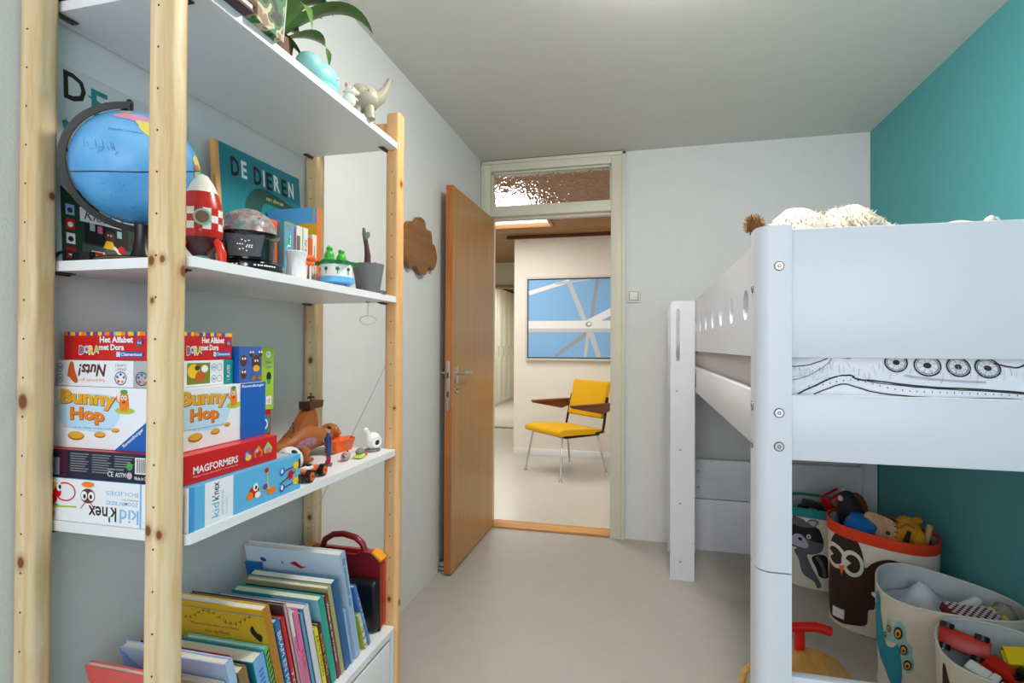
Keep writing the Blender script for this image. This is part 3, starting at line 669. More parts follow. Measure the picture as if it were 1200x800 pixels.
# alphabet game
t, W, D_, H_ = gamebox('game_box', 'small red alphabet game box with a striped upper border, on top of the stack', -1.052, -0.802, 0.775, 0.912, 1.1705, 1.2225, (DRED, DRED, DRED))
def alfa(p, s, u0, end):
    cols = (ORI, BLU, YELI, PURP, YELI, ORI, BLU, YELI, PURP, YELI, BLU, ORI, PURP, LBL, YELI, ORI, PURP, YELI, BLU, YELI)
    k = 0; u = 0.0
    while u < end-0.001: w_ = min((0.009, 0.006, 0.012)[k % 3], end-u); p.rect(u, H_-0.0075, u+w_, H_-0.0005, cols[k % 20]); u += w_; k += 1
    p.text('Het Alfabet', u0+0.084*s, 0.0315, u0+0.16*s, 0.043, WINK, 0.04); p.text('met Dora', u0+0.082*s, 0.018, u0+0.14*s, 0.029, WINK, 0.04)
    p.rect(u0+0.122*s, 0.006, u0+0.182*s, 0.0155, BLU); p.rect(u0+0.123*s, 0.0065, u0+0.131*s, 0.015, WINK); p.text('C', u0+0.125*s, 0.0085, u0+0.129*s, 0.0135, BLU, 0.02); p.text('Clementoni', u0+0.133*s, 0.008, u0+0.180*s, 0.014, WINK, 0.02)
    for k, (l_, m_) in enumerate(zip('DORA', (PURP, LBL, YELI, LIME))):
        q = u0+(0.037+k*0.0115)*s
        p.text(l_, q-0.001, 0.009+0.003*(k % 2), q+0.0125*s, 0.0265, WINK, 0.08); p.text(l_, q, 0.0105+0.003*(k % 2), q+0.0115*s, 0.025, m_, 0.04)
    p.poly([(u0+0.168*s, 0.026), (u0+0.181*s, 0.029), (u0+0.180*s, 0.038), (u0+0.170*s, 0.037)], BLU); p.text('4-6', u0+0.170*s, 0.029, u0+0.179*s, 0.035, WINK)
p = Print(face_my(0, 0, 0)); alfa(p, 1.0, 0.002, W); p.done('printed_side', t)
p = Print(face_px(W, 0, 0)); alfa(p, 0.72, 0.0, D_); p.done('printed_front', t)
# blue bear game, green memory game and small red box
t, W, D_, H_ = gamebox('game_box', 'upright blue animal game box with brown bears behind the white nut game', -1.05, -0.79, 0.918, 0.984, 1.1225, 1.196, (BLU, M('box_mid_blue', (62, 100, 176), 0.4), BLU))
p = Print(face_px(W, 0, 0))
for (a, c_, r_) in ((0.012, 0.045, 0.012), (0.012, 0.018, 0.010), (0.048, 0.04, 0.016), (0.034, 0.058, 0.007), (0.06, 0.058, 0.007)):
    p.ell(a, c_, r_*0.8, r_, BRN); p.ell(a-0.003, c_+0.004, 0.0022, 0.0025, WINK); p.ell(a+0.004, c_+0.004, 0.0022, 0.0025, WINK)
p.ell(0.048, 0.028, 0.010, 0.007, GOLD); p.ell(0.04, 0.008, 0.006, 0.005, DGOLD); p.ell(0.058, 0.008, 0.006, 0.005, DGOLD)
p.done('printed_front', t)
t, W, D_, H_ = gamebox('game_box', 'narrow lime green memory game box standing behind the blue game boxes', -1.04, -0.862, 1.02, 1.115, 1.047, 1.192, (LIME, LIME, LIME))
p = Print(face_px(W, 0, 0)); p.ell(0.075, 0.13, 0.008, 0.008, WINK); p.text('3+', 0.07, 0.127, 0.08, 0.133, BLU, 0.02); p.text('Mémo', 0.066, 0.108, 0.088, 0.116, BLU); p.text('Déjeu', 0.066, 0.096, 0.088, 0.104, BLU)
p.ell(0.077, 0.078, 0.008, 0.011, NAVY); p.ell(0.077, 0.066, 0.006, 0.006, GRN); p.rect(0.068, 0.012, 0.086, 0.032, WINK); p.text('d', 0.073, 0.016, 0.081, 0.028, REDI); p.done('printed_front', t)
t, W, D_, H_ = gamebox('game_box', 'small red box under the lime green memory game box', -1.04, -0.865, 1.015, 1.11, 0.8842, 1.0465, (DRED, DRED, DRED))
p = Print(face_px(W, 0, 0)); p.rect(0.06, 0.11, 0.09, 0.15, TEALI); p.ell(0.075, 0.13, 0.009, 0.012, WINK); p.ell(0.075, 0.13, 0.005, 0.007, BLU); p.done('printed_front', t)
# ============================================================ second shelf
Z2 = 1.3483
# big city book leaning on the wall
t = thing('picture_book', 'huge pale grey city picture book leaning on the wall behind the globe', 'book', (-1.038, 0.752, Z2), (0, rad(-3.2), 0), group='books on the second shelf')
b = B().box(-0.012, 0, 0, 0.305, 0, 0.375, M('cover_pale_grey', (205, 206, 204), 0.5), 0.002, 1, False)
obj('cover', b, t)
p = Print(face_px(0, 0, 0)); TD = M('ink_teal_dark', (30, 130, 130), 0.5); DGR = M('ink_dark_green', (30, 62, 42), 0.5)
p.text('D', 0.020, 0.312, 0.062, 0.366, INK, 0.02); p.text('E', 0.072, 0.300, 0.106, 0.354, TD, 0.02); p.line([(0.066, 0.336), (0.09, 0.330)], 0.004, TD)
p.text('S', 0.130, 0.302, 0.158, 0.344, INK, 0.02); p.text('T', 0.166, 0.292, 0.205, 0.336, TD); p.text('A', 0.21, 0.29, 0.25, 0.334, INK); p.text('D', 0.255, 0.29, 0.29, 0.334, TD)
p.line([(0.022, 0.21), (0.022, 0.25)], 0.003, INK); p.poly([(0.018, 0.25), (0.026, 0.25), (0.029, 0.266), (0.022, 0.272), (0.015, 0.266)], TD); p.rect(0.014, 0.225, 0.04, 0.24, M('ink_olive', (150, 150, 50), 0.5))
p.poly([(0.008, 0.0), (0.13, 0.0), (0.13, 0.165), (0.105, 0.150), (0.085, 0.162), (0.07, 0.128), (0.055, 0.150), (0.036, 0.142), (0.024, 0.132), (0.008, 0.145)], DGR)
p.rect(0.13, 0.0, 0.28, 0.1, DGR); p.rect(0.05, 0.045, 0.14, 0.09, INK); p.rect(0.045, 0.0, 0.15, 0.042, M('ink_slate', (80, 88, 90), 0.5))
p.rect(0.042, 0.085, 0.125, 0.112, WINK); p.text('Kiosk', 0.050, 0.090, 0.112, 0.108, INK, 0.0, 0.3)
for k, (m1, m2) in enumerate(((LBL, BRN), (REDI, WINK), (WINK, INK), (REDI, WINK))): p.rect(0.016, 0.092-k*0.027, 0.032, 0.112-k*0.027, m1); p.ell(0.024, 0.101-k*0.027, 0.005, 0.005, m2)
p.rect(0.06, 0.07, 0.070, 0.085, M('ink_mint', (150, 200, 190), 0.5)); p.rect(0.075, 0.068, 0.085, 0.082, PINK); p.rect(0.115, 0.066, 0.125, 0.08, _mc['ink_mint'])
p.ell(0.099, 0.066, 0.011, 0.011, BRN); p.ell(0.096, 0.068, 0.002, 0.002, WINK); p.ell(0.102, 0.068, 0.002, 0.002, WINK); p.poly([(0.085, 0.04), (0.112, 0.04), (0.105, 0.056), (0.092, 0.056)], YELI)
p.line([(0.108, 0.046), (0.125, 0.028)], 0.006, WINK); p.ell(0.124, 0.042, 0.008, 0.008, REDI)
p.rect(0.062, 0.002, 0.088, 0.032, WINK); p.rect(0.065, 0.024, 0.085, 0.03, REDI); p.ell(0.076, 0.013, 0.008, 0.009, SKIN); p.ell(0.076, 0.019, 0.008, 0.005, INK)
for a in (0.15, 0.175, 0.2): p.rect(a, 0.05, a+0.018, 0.075, M('ink_rose', (200, 90, 80), 0.5)); p.rect(a+0.005, 0.056, a+0.013, 0.068, REDI)
p.done('printed_cover', t)
# globe
SEA = bpy.data.materials.new('globe_sea'); SEA.use_nodes = True; nt = SEA.node_tree; g = nt.nodes['Principled BSDF']; g.inputs['Roughness'].default_value = 0.35
tc = nt.nodes.new('ShaderNodeTexCoord'); n1 = nt.nodes.new('ShaderNodeTexNoise'); n1.inputs['Scale'].default_value = 9; n1.inputs['Detail'].default_value = 6
nt.links.new(tc.outputs['Object'], n1.inputs['Vector']); r = nt.nodes.new('ShaderNodeValToRGB'); r.color_ramp.elements[0].color = lin((66, 150, 214)); r.color_ramp.elements[1].color = lin((120, 186, 232)); r.color_ramp.elements[0].position = 0.35; r.color_ramp.elements[1].position = 0.65
nt.links.new(n1.outputs['Fac'], r.inputs['Fac']); nt.links.new(r.outputs['Color'], g.inputs['Base Color'])
GC = Vector((-0.93, 0.815, 1.529)); GR = 0.103
t = thing('globe', 'blue desk globe on a metal stand at the left end of the second shelf', 'globe', (GC.x, GC.y, Z2))
gz = GC.z-Z2
b = B().ball((0, 0, 0), GR, SEA, 64); gs = obj('sphere', b, t, (0, 0, gz))
cam_dir = Vector((-GC.x, -GC.y, 1.2-GC.z)).normalized()
gx = Vector((0, 0, 1)).cross(cam_dir).normalized(); gy = cam_dir.cross(gx).normalized()
def gmap(u, v, h):     # u to the right, v up as seen from the room, wrapped on the ball
    a = min(math.hypot(u, v), 1.57)
    d_ = (gx*(u/a if a > 1e-6 else 0)+gy*(v/a if a > 1e-6 else 0))*math.sin(a)+cam_dir*math.cos(a)
    return d_*(GR+h+0.0006)
def blob(p, cx_, cy_, rx, ry, mt, seed, n=26, rough=0.35, rot=0):
    random.seed(seed); ph = [random.uniform(0, 6.28) for _ in range(4)]
    q = []
    for i in range(n):
        a = 2*PI*i/n; k = 1+rough*(0.5*math.sin(2*a+ph[0])+0.35*math.sin(3*a+ph[1])+0.25*math.sin(5*a+ph[2])+0.15*math.sin(8*a+ph[3]))
        x, y_ = rx*k*math.cos(a), ry*k*math.sin(a); q.append((cx_+x*math.cos(rot)-y_*math.sin(rot), cy_+x*math.sin(rot)+y_*math.cos(rot)))
    NR = 6; vs = [(cx_, cy_)]
    for j in range(1, NR+1): vs += [(cx_+(a_-cx_)*j/NR, cy_+(b_-cy_)*j/NR) for a_, b_ in q]
    fs = [(0, 1+i, 1+(i+1) % n) for i in range(n)]
    for j in range(NR-1): fs += [(1+j*n+i, 1+(j+1)*n+i, 1+(j+1)*n+(i+1) % n, 1+j*n+(i+1) % n) for i in range(n)]
    p.raw(vs, fs, mt)
MPINK, MYEL, MGRN, MTAN, MRED = M('map_pink', (214, 150, 178), 0.5), M('map_yellow', (224, 206, 104), 0.5), M('map_green', (150, 186, 96), 0.5), M('map_tan', (216, 176, 110), 0.5), M('map_coral', (206, 104, 84), 0.5)
p = Print(gmap, step=0.00001)
blob(p, -0.02, 1.02, 0.36, 0.14, MPINK, 3, rot=-0.1, rough=0.2); blob(p, 0.16, 0.78, 0.24, 0.13, MYEL, 5, rot=-0.6, rough=0.25); blob(p, 0.48, 0.55, 0.13, 0.09, MPINK, 6); blob(p, -0.25, 1.2, 0.12, 0.05, MTAN, 8)
blob(p, 1.16, 0.38, 0.14, 0.16, MYEL, 11); blob(p, 1.20, 0.10, 0.16, 0.20, MGRN, 12); blob(p, 1.12, 0.24, 0.09, 0.08, MRED, 13); blob(p, 1.26, -0.05, 0.10, 0.16, MTAN, 15); blob(p, 1.12, 0.05, 0.08, 0.06, MPINK, 17)
random.seed(4)
ISL = M('map_island', (40, 100, 160), 0.5)
for k in range(46):
    a, r_ = random.uniform(-1.0, 0.9), random.uniform(-0.95, -0.25)
    p.line([(a, r_), (a+random.uniform(0.01, 0.05), r_-random.uniform(0, 0.02))], 0.008, ISL)
for k in range(14): a = random.uniform(-0.9, -0.3); p.line([(a, 0.15+0.3*random.random()), (a+0.04, 0.14+0.3*random.random()*0.1+0.1)], 0.006, ISL)
p.line([(-1.3, -0.28), (-0.9, -0.20), (-0.5, -0.12), (0, -0.04), (0.5, 0.06), (0.9, 0.13), (1.3, 0.2)], 0.018, NAVY, 4)
vs, fs = text_mesh('PACIFIC OCEAN'); p.raw([(-0.45+x*0.5, 0.62+y*0.035) for x, y in vs], fs, ISL)
p.done('printed_map', gs)
# meridian arm: an arc around the ball in the plane facing the room
b = B(); pts = []
for k in range(41):
    a = rad(97+k*(176/40)); q = (gx*math.cos(a)+gy*math.sin(a))*(GR+0.0075)+cam_dir*0.012
    pts.append(q+Vector((0, 0, gz)))
GM = M('gunmetal', (62, 60, 58), 0.35, 0.8)
vs = []; fs = []
for i, q in enumerate(pts):
    c_ = q-Vector((0, 0, gz)); rd = (c_-cam_dir*c_.dot(cam_dir)).normalized()
    for s1, s2 in ((0.0055, 0.008), (0.0055, -0.008), (-0.0055, -0.008), (-0.0055, 0.008)): vs.append(q+rd*s1+cam_dir*s2)
for i in range(40):
    for k in range(4): fs.append((i*4+k, i*4+(k+1) % 4, (i+1)*4+(k+1) % 4, (i+1)*4+k))
fs += [(0, 1, 2, 3), (160, 163, 162, 161)]
b.add(vs, fs, GM); obj('meridian_arm', b, t)
b = B(); q0 = pts[0]; b.cyl(q0-gy*0.010, q0+gy*0.005, 0.006, GM, n=12); b.ball(q0+gy*0.005, 0.006, GM, 12); obj('pivot_knob', b, t)
b = B(); b.lathe([(0.07, 0), (0.072, 0.004), (0.068, 0.008), (0.02, 0.014), (0.014, 0.025), (0.011, 0.06), (0.012, 0.075)], (0.01, 0, 0), GM, 40); b.lathe([(0.0715, 0.0025), (0.0728, 0.004), (0.0715, 0.0055)], (0.01, 0, 0), M('brass_rim', (176, 150, 100), 0.3, 1.0), 40)
obj('base', b, t)
# cable of the globe
b = B(); b.tube(spline([(-1.0, 0.757, 1.362), (-1.01, 0.752, 1.366), (-1.03, 0.748, 1.364), (-1.045, 0.748, 1.352), (-1.05, 0.751, 1.366), (-1.06, 0.76, 1.372)], 5, False), 0.0028, BLACK, 8)
b.box(-1.005, -0.965, 0.751, 0.765, 1.3485, 1.366, BLACK, 0.003)
obj('power_cable', b, label='black cable with an inline switch lying in front of the globe', cat='cable')
# wooden rocket
TR = M('rocket_red', (196, 26, 20), 0.3, coat=0.3); TW = M('rocket_white', (236, 232, 222), 0.35, coat=0.2); TDK = M('rocket_dark', (66, 26, 34), 0.35, coat=0.3)
t = thing('toy_rocket', 'red and white checkered wooden toy rocket standing between the globe and the disco lamp', 'toy', (-0.800, 0.832, Z2)); t.scale = (0.945, 0.945, 0.945)
b = B().lathe([(0.0, 0.178), (0.010, 0.173), (0.020, 0.158), (0.0285, 0.138)], (0, 0, 0), TW, 32); obj('nose_cone', b, t)
b = B().lathe([(0.028, 0.138), (0.0355, 0.115), (0.0372, 0.1049)], (0, 0, 0), TR, 32).lathe([(0.0374, 0.064), (0.036, 0.056), (0.034, 0.05)], (0, 0, 0), TR, 32); obj('body', b, t)
b = B(); nk = 16
for i in range(3):
    z0, z1 = 0.064+i*0.0137, 0.064+(i+1)*0.0137
    for k in range(nk):
        a0, a1 = 2*PI*k/nk, 2*PI*(k+1)/nk; r0_ = 0.0376
        b.add([(r0_*math.cos(a0), r0_*math.sin(a0), z0), (r0_*math.cos(a1), r0_*math.sin(a1), z0), (r0_*math.cos(a1), r0_*math.sin(a1), z1), (r0_*math.cos(a0), r0_*math.sin(a0), z1)], [(0, 1, 2, 3)], TR if (i+k) % 2 else TW, True)
obj('checkered_band', b, t, merge=False)
a = math.atan2(-0.832, 0.800)
fx, fy = math.cos(a), math.sin(a)
b = B(); MINT = M('mint_ring', (150, 200, 180), 0.4)
for (r_, h_, m_) in ((0.0155, 0.0405, MINT), (0.0115, 0.0425, M('porthole_brown', (120, 84, 44), 0.4))):
    b.cyl((fx*0.03, fy*0.03, 0.086), (fx*h_, fy*h_, 0.086), r_, m_, n=24)
obj('porthole', b, t)
b = B().lathe([(0.034, 0.05), (0.026, 0.028), (0.016, 0.016)], (0, 0, 0), TDK, 32); obj('tail', b, t)
b = B().cyl((0, 0, 0.0), (0, 0, 0.018), 0.013, M('nozzle_mint', (120, 180, 170), 0.4)); obj('nozzle', b, t)
for k in range(3):
    aa = a+rad(52)+k*2*PI/3; c_, s_ = math.cos(aa), math.sin(aa); b = B()
    b.tube([(c_*0.026, s_*0.026, 0.048), (c_*0.036, s_*0.036, 0.038), (c_*0.043, s_*0.043, 0.02), (c_*0.044, s_*0.044, 0.0)], [0.006, 0.0085, 0.0085, 0.007], M('fin_red', (222, 46, 20), 0.3, coat=0.3), 12); obj('fin', b, t)
# disco lamp
t = thing('disco_lamp', 'black disco lamp with a clear faceted dome right of the toy rocket', 'lamp', (-0.812, 0.965, Z2)); t.scale = (1.2, 1.2, 1.05)
GLB = M('gloss_black', (18, 18, 20), 0.15, coat=0.5)
b = B().lathe([(0.058, 0), (0.060, 0.004), (0.058, 0.016), (0.046, 0.024)], (0, 0, 0), GLB, 40); obj('base', b, t)
b = B().lathe([(0.043, 0.022), (0.044, 0.066), (0.050, 0.072), (0.052, 0.077), (0.048, 0.079)], (0, 0, 0), GLB, 40); obj('body', b, t)
a = math.atan2(-0.955, 0.805)-0.1; cx_, sx_ = math.cos(a), math.sin(a); tx, ty = -sx_, cx_
def dl(u, v, h): return (cx_*(0.0465+h)+tx*u, sx_*(0.0465+h)+ty*u, v)
b = B(); q = [dl(-0.024, 0.028, 0), dl(0.024, 0.028, 0), dl(0.026, 0.045, 0), dl(0.03, 0.07, 0), dl(-0.03, 0.07, 0), dl(-0.026, 0.045, 0)]; q2 = [dl(-0.024, 0.028, -0.015), dl(0.024, 0.028, -0.015), dl(0.026, 0.045, -0.015), dl(0.03, 0.07, -0.015), dl(-0.03, 0.07, -0.015), dl(-0.026, 0.045, -0.015)]
b.add(q+q2, [(0, 1, 2, 3, 4, 5)]+[(i, 6+i, 6+(i+1) % 6, (i+1) % 6) for i in range(6)], M('satin_grey_black', (58, 60, 66), 0.4)); sp = obj('speaker_panel', b, t)
p = Print(dl)
for r_ in (0.004, 0.0075, 0.011, 0.0145, 0.0175):
    n_ = int(r_*1800)
    for k in range(n_): aa = 2*PI*k/n_; p.h = 0.0003; p.ell(r_*math.cos(aa), 0.049+r_*math.sin(aa), 0.0011, 0.0011, STEEL if (r_ < 0.012 and k % 3 == 0) else BLACK, 6)
obj('speaker_holes', p.b, sp, kind='stuff', merge=False)
p = Print(lambda u, v, h: ((0.0598+h)*math.cos(a+u), (0.0598+h)*math.sin(a+u), v), step=0)
for u in (-0.7, -0.6, -0.5, -0.38, -0.28, -0.18, 0.05, 0.28, 0.38, 0.46, 0.55, 0.62, 0.7, 0.78, 0.86): p.rect(u-0.03, 0.009, u+0.03, 0.012, WINK) if u != 0.05 else p.ell(u, 0.010, 0.045, 0.003, WINK)
p.done('printed_controls', t)
dome = bpy.data.materials.new('faceted_clear'); dome.use_nodes = True; g = dome.node_tree.nodes['Principled BSDF']
g.inputs['Transmission Weight'].default_value = 0.75; g.inputs['Roughness'].default_value = 0.08; g.inputs['Base Color'].default_value = (0.9, 0.88, 0.86, 1); g.inputs['IOR'].default_value = 1.45
b = B(); n_ = 26; rows = 8; vs = []; fs = []; rnd = random.Random(5)
for i in range(rows+1):
    f_ = i/rows*PI/2
    for k in range(n_): q = 2*PI*(k+(i % 2)*0.5)/n_; vs.append((0.047*math.cos(f_)*math.cos(q), 0.047*math.cos(f_)*math.sin(q), 0.078+0.052*math.sin(f_)))
for i in range(rows):
    for k in range(n_):
        a1, a2 = i*n_+k, i*n_+(k+1) % n_; b1, b2 = (i+1)*n_+k, (i+1)*n_+(k+1) % n_
        if i % 2 == 0: fs += [(a1, a2, b1), (b1, a2, b2)]
        else: fs += [(a1, a2, b2), (a1, b2, b1)]
tint = []
for nm_, c_ in (('a', (0.92, 0.9, 0.88, 1)), ('b', (0.9, 0.55, 0.5, 1)), ('c', (0.55, 0.8, 0.8, 1))):
    g2 = dome.copy(); g2.name = 'faceted_'+nm_; g2.node_tree.nodes['Principled BSDF'].inputs['Base Color'].default_value = c_; tint.append(g2)
b.add(vs, fs, tint[0])
for i in range(len(b.f)): b.mi[i] = b.slot(tint[rnd.choice((0, 0, 0, 1, 2))])
obj('dome', b, t, merge=False)
b = B()
for k in range(26):
    f_ = rnd.uniform(0.1, 1.3); q = rnd.uniform(0, 6.28); c_ = (0.036*math.cos(f_)*math.cos(q), 0.036*math.cos(f_)*math.sin(q), 0.078+0.038*math.sin(f_))
    b.ball(c_, 0.006, (M('led_red', (220, 60, 50), 0.3), M('led_white', (235, 235, 235), 0.3), M('led_teal', (90, 170, 170), 0.3), _mc['led_white'])[k % 4], 6)
obj('coloured_reflector', b, t, kind='stuff')
b = B().lathe([(0.03, 0.078), (0.025, 0.1), (0.0, 0.112)], (0, 0, 0), M('reflector_core', (190, 180, 176), 0.3, 0.6), 20); obj('reflector_core', b, t)
# animal book standing open face against the wall
t = thing('picture_book', 'large teal animal picture book leaning on the wall behind the disco lamp', 'book', (-1.005, 1.115, Z2), (0, rad(-4.5), 0), group='books on the second shelf')
TC = M('cover_teal', (16, 128, 142), 0.4)
b = B().box(-0.016, 0, 0, 0.330, 0, 0.362, TC, 0.002, 1, False); obj('cover', b, t)
b = B().box(-0.0165, 0.0003, -0.006, 0.008, 0, 0.362, M('spine_apricot', (232, 172, 100), 0.5), 0.002); sp = obj('spine', b, t, label='apricot spine')
p = Print(face_my(-0.015, -0.006, 0)); p.text('De Dieren', 0.004, 0.20, 0.011, 0.27, INK, vert=1); p.text('DE DIEREN', 0.003, 0.10, 0.012, 0.18, INK, vert=1); p.done('printed_title', sp)
p = Print(face_px(0, 0, 0))
u = 0.045
for l_, w_, m_ in (('D', 0.030, INK), ('E', 0.020, WINK), (' ', 0.012, INK), ('D', 0.030, INK), ('I', 0.006, WINK), ('E', 0.024, INK), ('R', 0.026, WINK), ('E', 0.024, INK), ('N', 0.024, WINK)):
    if l_ != ' ': p.text(l_, u, 0.286+(0.004 if m_ is WINK else 0), u+w_, 0.336, m_, 0.03)
    u += w_+0.007
p_fn = p.fn; p.fn = lambda u, v, h: p_fn(u-0.005, v+0.028, h)
DKG = M('ink_deep_green', (14, 78, 70), 0.5)
p.poly([(0.055, 0.10), (0.085, 0.16), (0.10, 0.21), (0.135, 0.245), (0.18, 0.255), (0.24, 0.245), (0.30, 0.232), (0.285, 0.215), (0.22, 0.215), (0.175, 0.215), (0.155, 0.19), (0.165, 0.15), (0.185, 0.12), (0.17, 0.06), (0.09, 0.05)], DKG, 4)
p.poly([(0.045, 0.13), (0.075, 0.175), (0.10, 0.165), (0.085, 0.11)], DKG); p.poly([(0.20, 0.10), (0.215, 0.165), (0.26, 0.195), (0.30, 0.18), (0.31, 0.10)], BRN, 4); p.poly([(0.20, 0.13), (0.225, 0.175), (0.24, 0.165), (0.225, 0.10)], M('ink_coral', (214, 90, 80), 0.5)); p.poly([(0.25, 0.10), (0.262, 0.19), (0.275, 0.19), (0.272, 0.10)], _mc['ink_coral'])
p.text('van dieren', 0.178, 0.226, 0.25, 0.238, M('ink_pale_gold', (226, 200, 130), 0.5), 0.0, 0.3)
p.done('printed_cover', t)
# hook on the wall
b = B().tube([(0.0, 0.008*math.cos(i*PI/8), 0.008*math.sin(i*PI/8)) for i in range(16)], 0.0018, BLACK, 6, closed=True); b.cyl((-0.012, 0, 0), (0.002, 0, 0), 0.003, WHITE)
obj('wall_hook', b, loc=(-1.053, 1.065, 1.64), label='tiny black ring hook on the wall left of the teal animal book', cat='hook')
# upright books on the second shelf
def ubook(label, x0, x1, y0, y1, h, cover, spine_text=None, tcol=None, extra=None, rz=0):
    t = thing('book', label, 'book', (x1, y0, Z2), (0, 0, rad(rz)), group='books on the second shelf')
    w_ = x1-x0; d_ = y1-y0
    b = B().box(-w_, 0, 0, 0.002, 0, h, cover).box(-w_, 0, d_-0.002, d_, 0, h, cover).rbox(-0.004, 0.0, 0, d_, 0, h, cover, min(0.0018, d_*0.3), 'z', 3); obj('cover', b, t)
    b = B().box(-w_+0.003, -0.003, 0.002, d_-0.002, 0.003, h-0.003, PAPER); obj('pages', b, t)
    p = Print(face_px(0, 0, 0))
    if spine_text: p.text(spine_text, d_*0.3, h*0.25, d_*0.7, h*0.8, tcol or INK, vert=2)
    if extra: extra(p, d_, h)
    if p.b.v: p.done('printed_spine', t)
    return t
def ex_or(p, d_, h): pass
def zz(x, y, z): return None
t = thing('book', 'small orange board book right behind the disco lamp', 'book', (-0.875, 1.085, Z2), (0, 0, rad(0)), group='books on the second shelf')
b = B().box(-0.012, 0, 0, 0.058, 0, 0.155, M('cover_orange', (226, 92, 40), 0.45), 0.004, 3); obj('cover', b, t)
def tealsp(p, d_, h):
    p.rect(0.002, 0.02, d_-0.002, 0.09, M('ink_teal_pale', (90, 170, 180), 0.5)); p.poly([(d_*0.3, h*0.75), (d_*0.7, h*0.75), (d_*0.5, h*0.66)], GRN); p.ring(d_/2, h*0.92, d_*0.3, 0.006, 0.0015, REDI)
ubook('pale teal book with a green mark, left of the white books on the second shelf', -0.98, -0.86, 1.146, 1.182, 0.155, M('cover_pale_teal', (96, 164, 180), 0.45), 'TUIN', WINK, tealsp)
ubook('thin blue and red book beside the pale teal book', -0.98, -0.862, 1.183, 1.193, 0.150, M('cover_steel_blue', (70, 120, 170), 0.45), None, None, lambda p, d_, h: p.rect(d_*0.6, 0.01, d_, h-0.01, REDI))
ubook('white book with a grey green spine on the second shelf', -0.98, -0.86, 1.194, 1.218, 0.155, M('cover_offwhite', (222, 220, 208), 0.5), None, None, lambda p, d_, h: p.rect(0.001, 0.02, d_*0.6, h-0.025, M('ink_grey_green', (96, 110, 96), 0.5)))
ubook('white book with black lettering down its spine on the second shelf', -0.98, -0.858, 1.219, 1.239, 0.155, _mc['cover_offwhite'], 'PIP EN POSY', INK)
ubook('thin bright orange book between two white books', -0.98, -0.856, 1.240, 1.256, 0.132, _mc['cover_orange'])
ubook('white book with small print right of the thin orange book', -0.98, -0.858, 1.257, 1.277, 0.145, _mc['cover_offwhite'], 'twee spin', INK)
t = thing('book', 'taller blue and yellow hardback at the right end of the row of small books', 'book', (-0.862, 1.284, Z2), group='books on the second shelf')
HY = M('cover_yellow', (240, 176, 24), 0.4)
b = B().box(-0.155, 0, 0, 0.002, 0, 0.224, HY).box(-0.155, 0, 0.018, 0.020, 0, 0.224, HY).rbox(-0.004, 0.0005, 0, 0.020, 0, 0.224, M('cover_rust', (216, 110, 44), 0.5), 0.0018, 'z', 3); obj('cover', b, t)
b = B().box(-0.152, -0.003, 0.002, 0.018, 0.003, 0.221, PAPER); obj('pages', b, t)
p = Print(face_my(-0.155, 0, 0)); p.poly([(0, 0.224), (0, 0.194), (0.07, 0.190), (0.095, 0.178), (0.11, 0.182), (0.155, 0.180), (0.155, 0.224)], M('ink_sky', (96, 170, 228), 0.45))
p.rect(0.143, 0.0, 0.147, 0.224, GOLD)
for k in range(10): p.rect(0.085, 0.12-k*0.008, 0.12-(k*5 % 4)*0.004, 0.1225-k*0.008, DGOLD)
p.done('printed_cover', t)
# folded white paper and orange toy duck bill
t = thing('paper_cup', 'crumpled white paper bag between the disco lamp and the small books', 'paper bag', (-0.79, 1.095, Z2), (0, 0, rad(30)))
b = B(); vs = []; fs = []; rnd = random.Random(2)
prof = [(0.030, 0.0), (0.031, 0.02), (0.026, 0.045), (0.032, 0.066), (0.029, 0.068), (0.022, 0.045), (0.02, 0.01)]
for r_, z in prof:
    for k in range(14):
        q = 2*PI*k/14; rr = r_*(1+0.1*math.sin(3*q+z*40)); vs.append((rr*0.75*math.cos(q), rr*math.sin(q), z))
for i in range(len(prof)-1):
    for k in range(14): fs.append((i*14+k, i*14+(k+1) % 14, (i+1)*14+(k+1) % 14, (i+1)*14+k))
b.add(vs, fs, M('white_paper', (226, 226, 226), 0.7, bump=0.3, scale=50), True); obj('bag', b, t)
b = B(); b.tube([(0, -0.02, 0), (0.0, -0.008, 0.002), (0, 0.008, 0.002), (0, 0.018, 0)], [0.004, 0.008, 0.009, 0.005], ORANGE, 12); b.tube([(0, -0.02, -0.012), (0.0, -0.006, -0.011), (0, 0.006, -0.011), (0, 0.014, -0.012)], [0.003, 0.0055, 0.006, 0.003], ORANGE, 12)
obj('orange_clip', b, loc=(-0.80, 1.165, Z2+0.062), label='small orange beak-shaped clip in front of the white book spines', cat='toy'); b2 = B().cyl((0, 0, -0.062), (0, 0, -0.012), 0.003, WHITE); obj('clip_stem', b2, bpy.data.objects['orange_clip'])
# round spinning-top toy with two green knobs
t = thing('spinning_toy', 'round white toy with green flower lid, two green peg dolls and blue foot', 'toy', (-0.788, 1.262, Z2), (0, 0, rad(25))); t.scale = (1.12, 1.12, 1.12)
GR1 = M('toy_dark_green', (18, 112, 56), 0.35); GR2 = M('toy_bright_green', (66, 176, 60), 0.3); LB = M('toy_sky_blue', (100, 180, 230), 0.35)
b = B().lathe([(0.036, 0.010), (0.041, 0.013), (0.040, 0.024), (0.036, 0.026)], (0, 0, 0), LB, 36)
for k in range(3): b.cyl((0.025*math.cos(k*2.09), 0.025*math.sin(k*2.09), 0), (0.025*math.cos(k*2.09), 0.025*math.sin(k*2.09), 0.012), 0.006, LB)
obj('foot', b, t)
b = B().lathe([(0.037, 0.024), (0.0375, 0.054)], (0, 0, 0), M('toy_white', (236, 236, 232), 0.4), 36); dr = obj('drum', b, t)
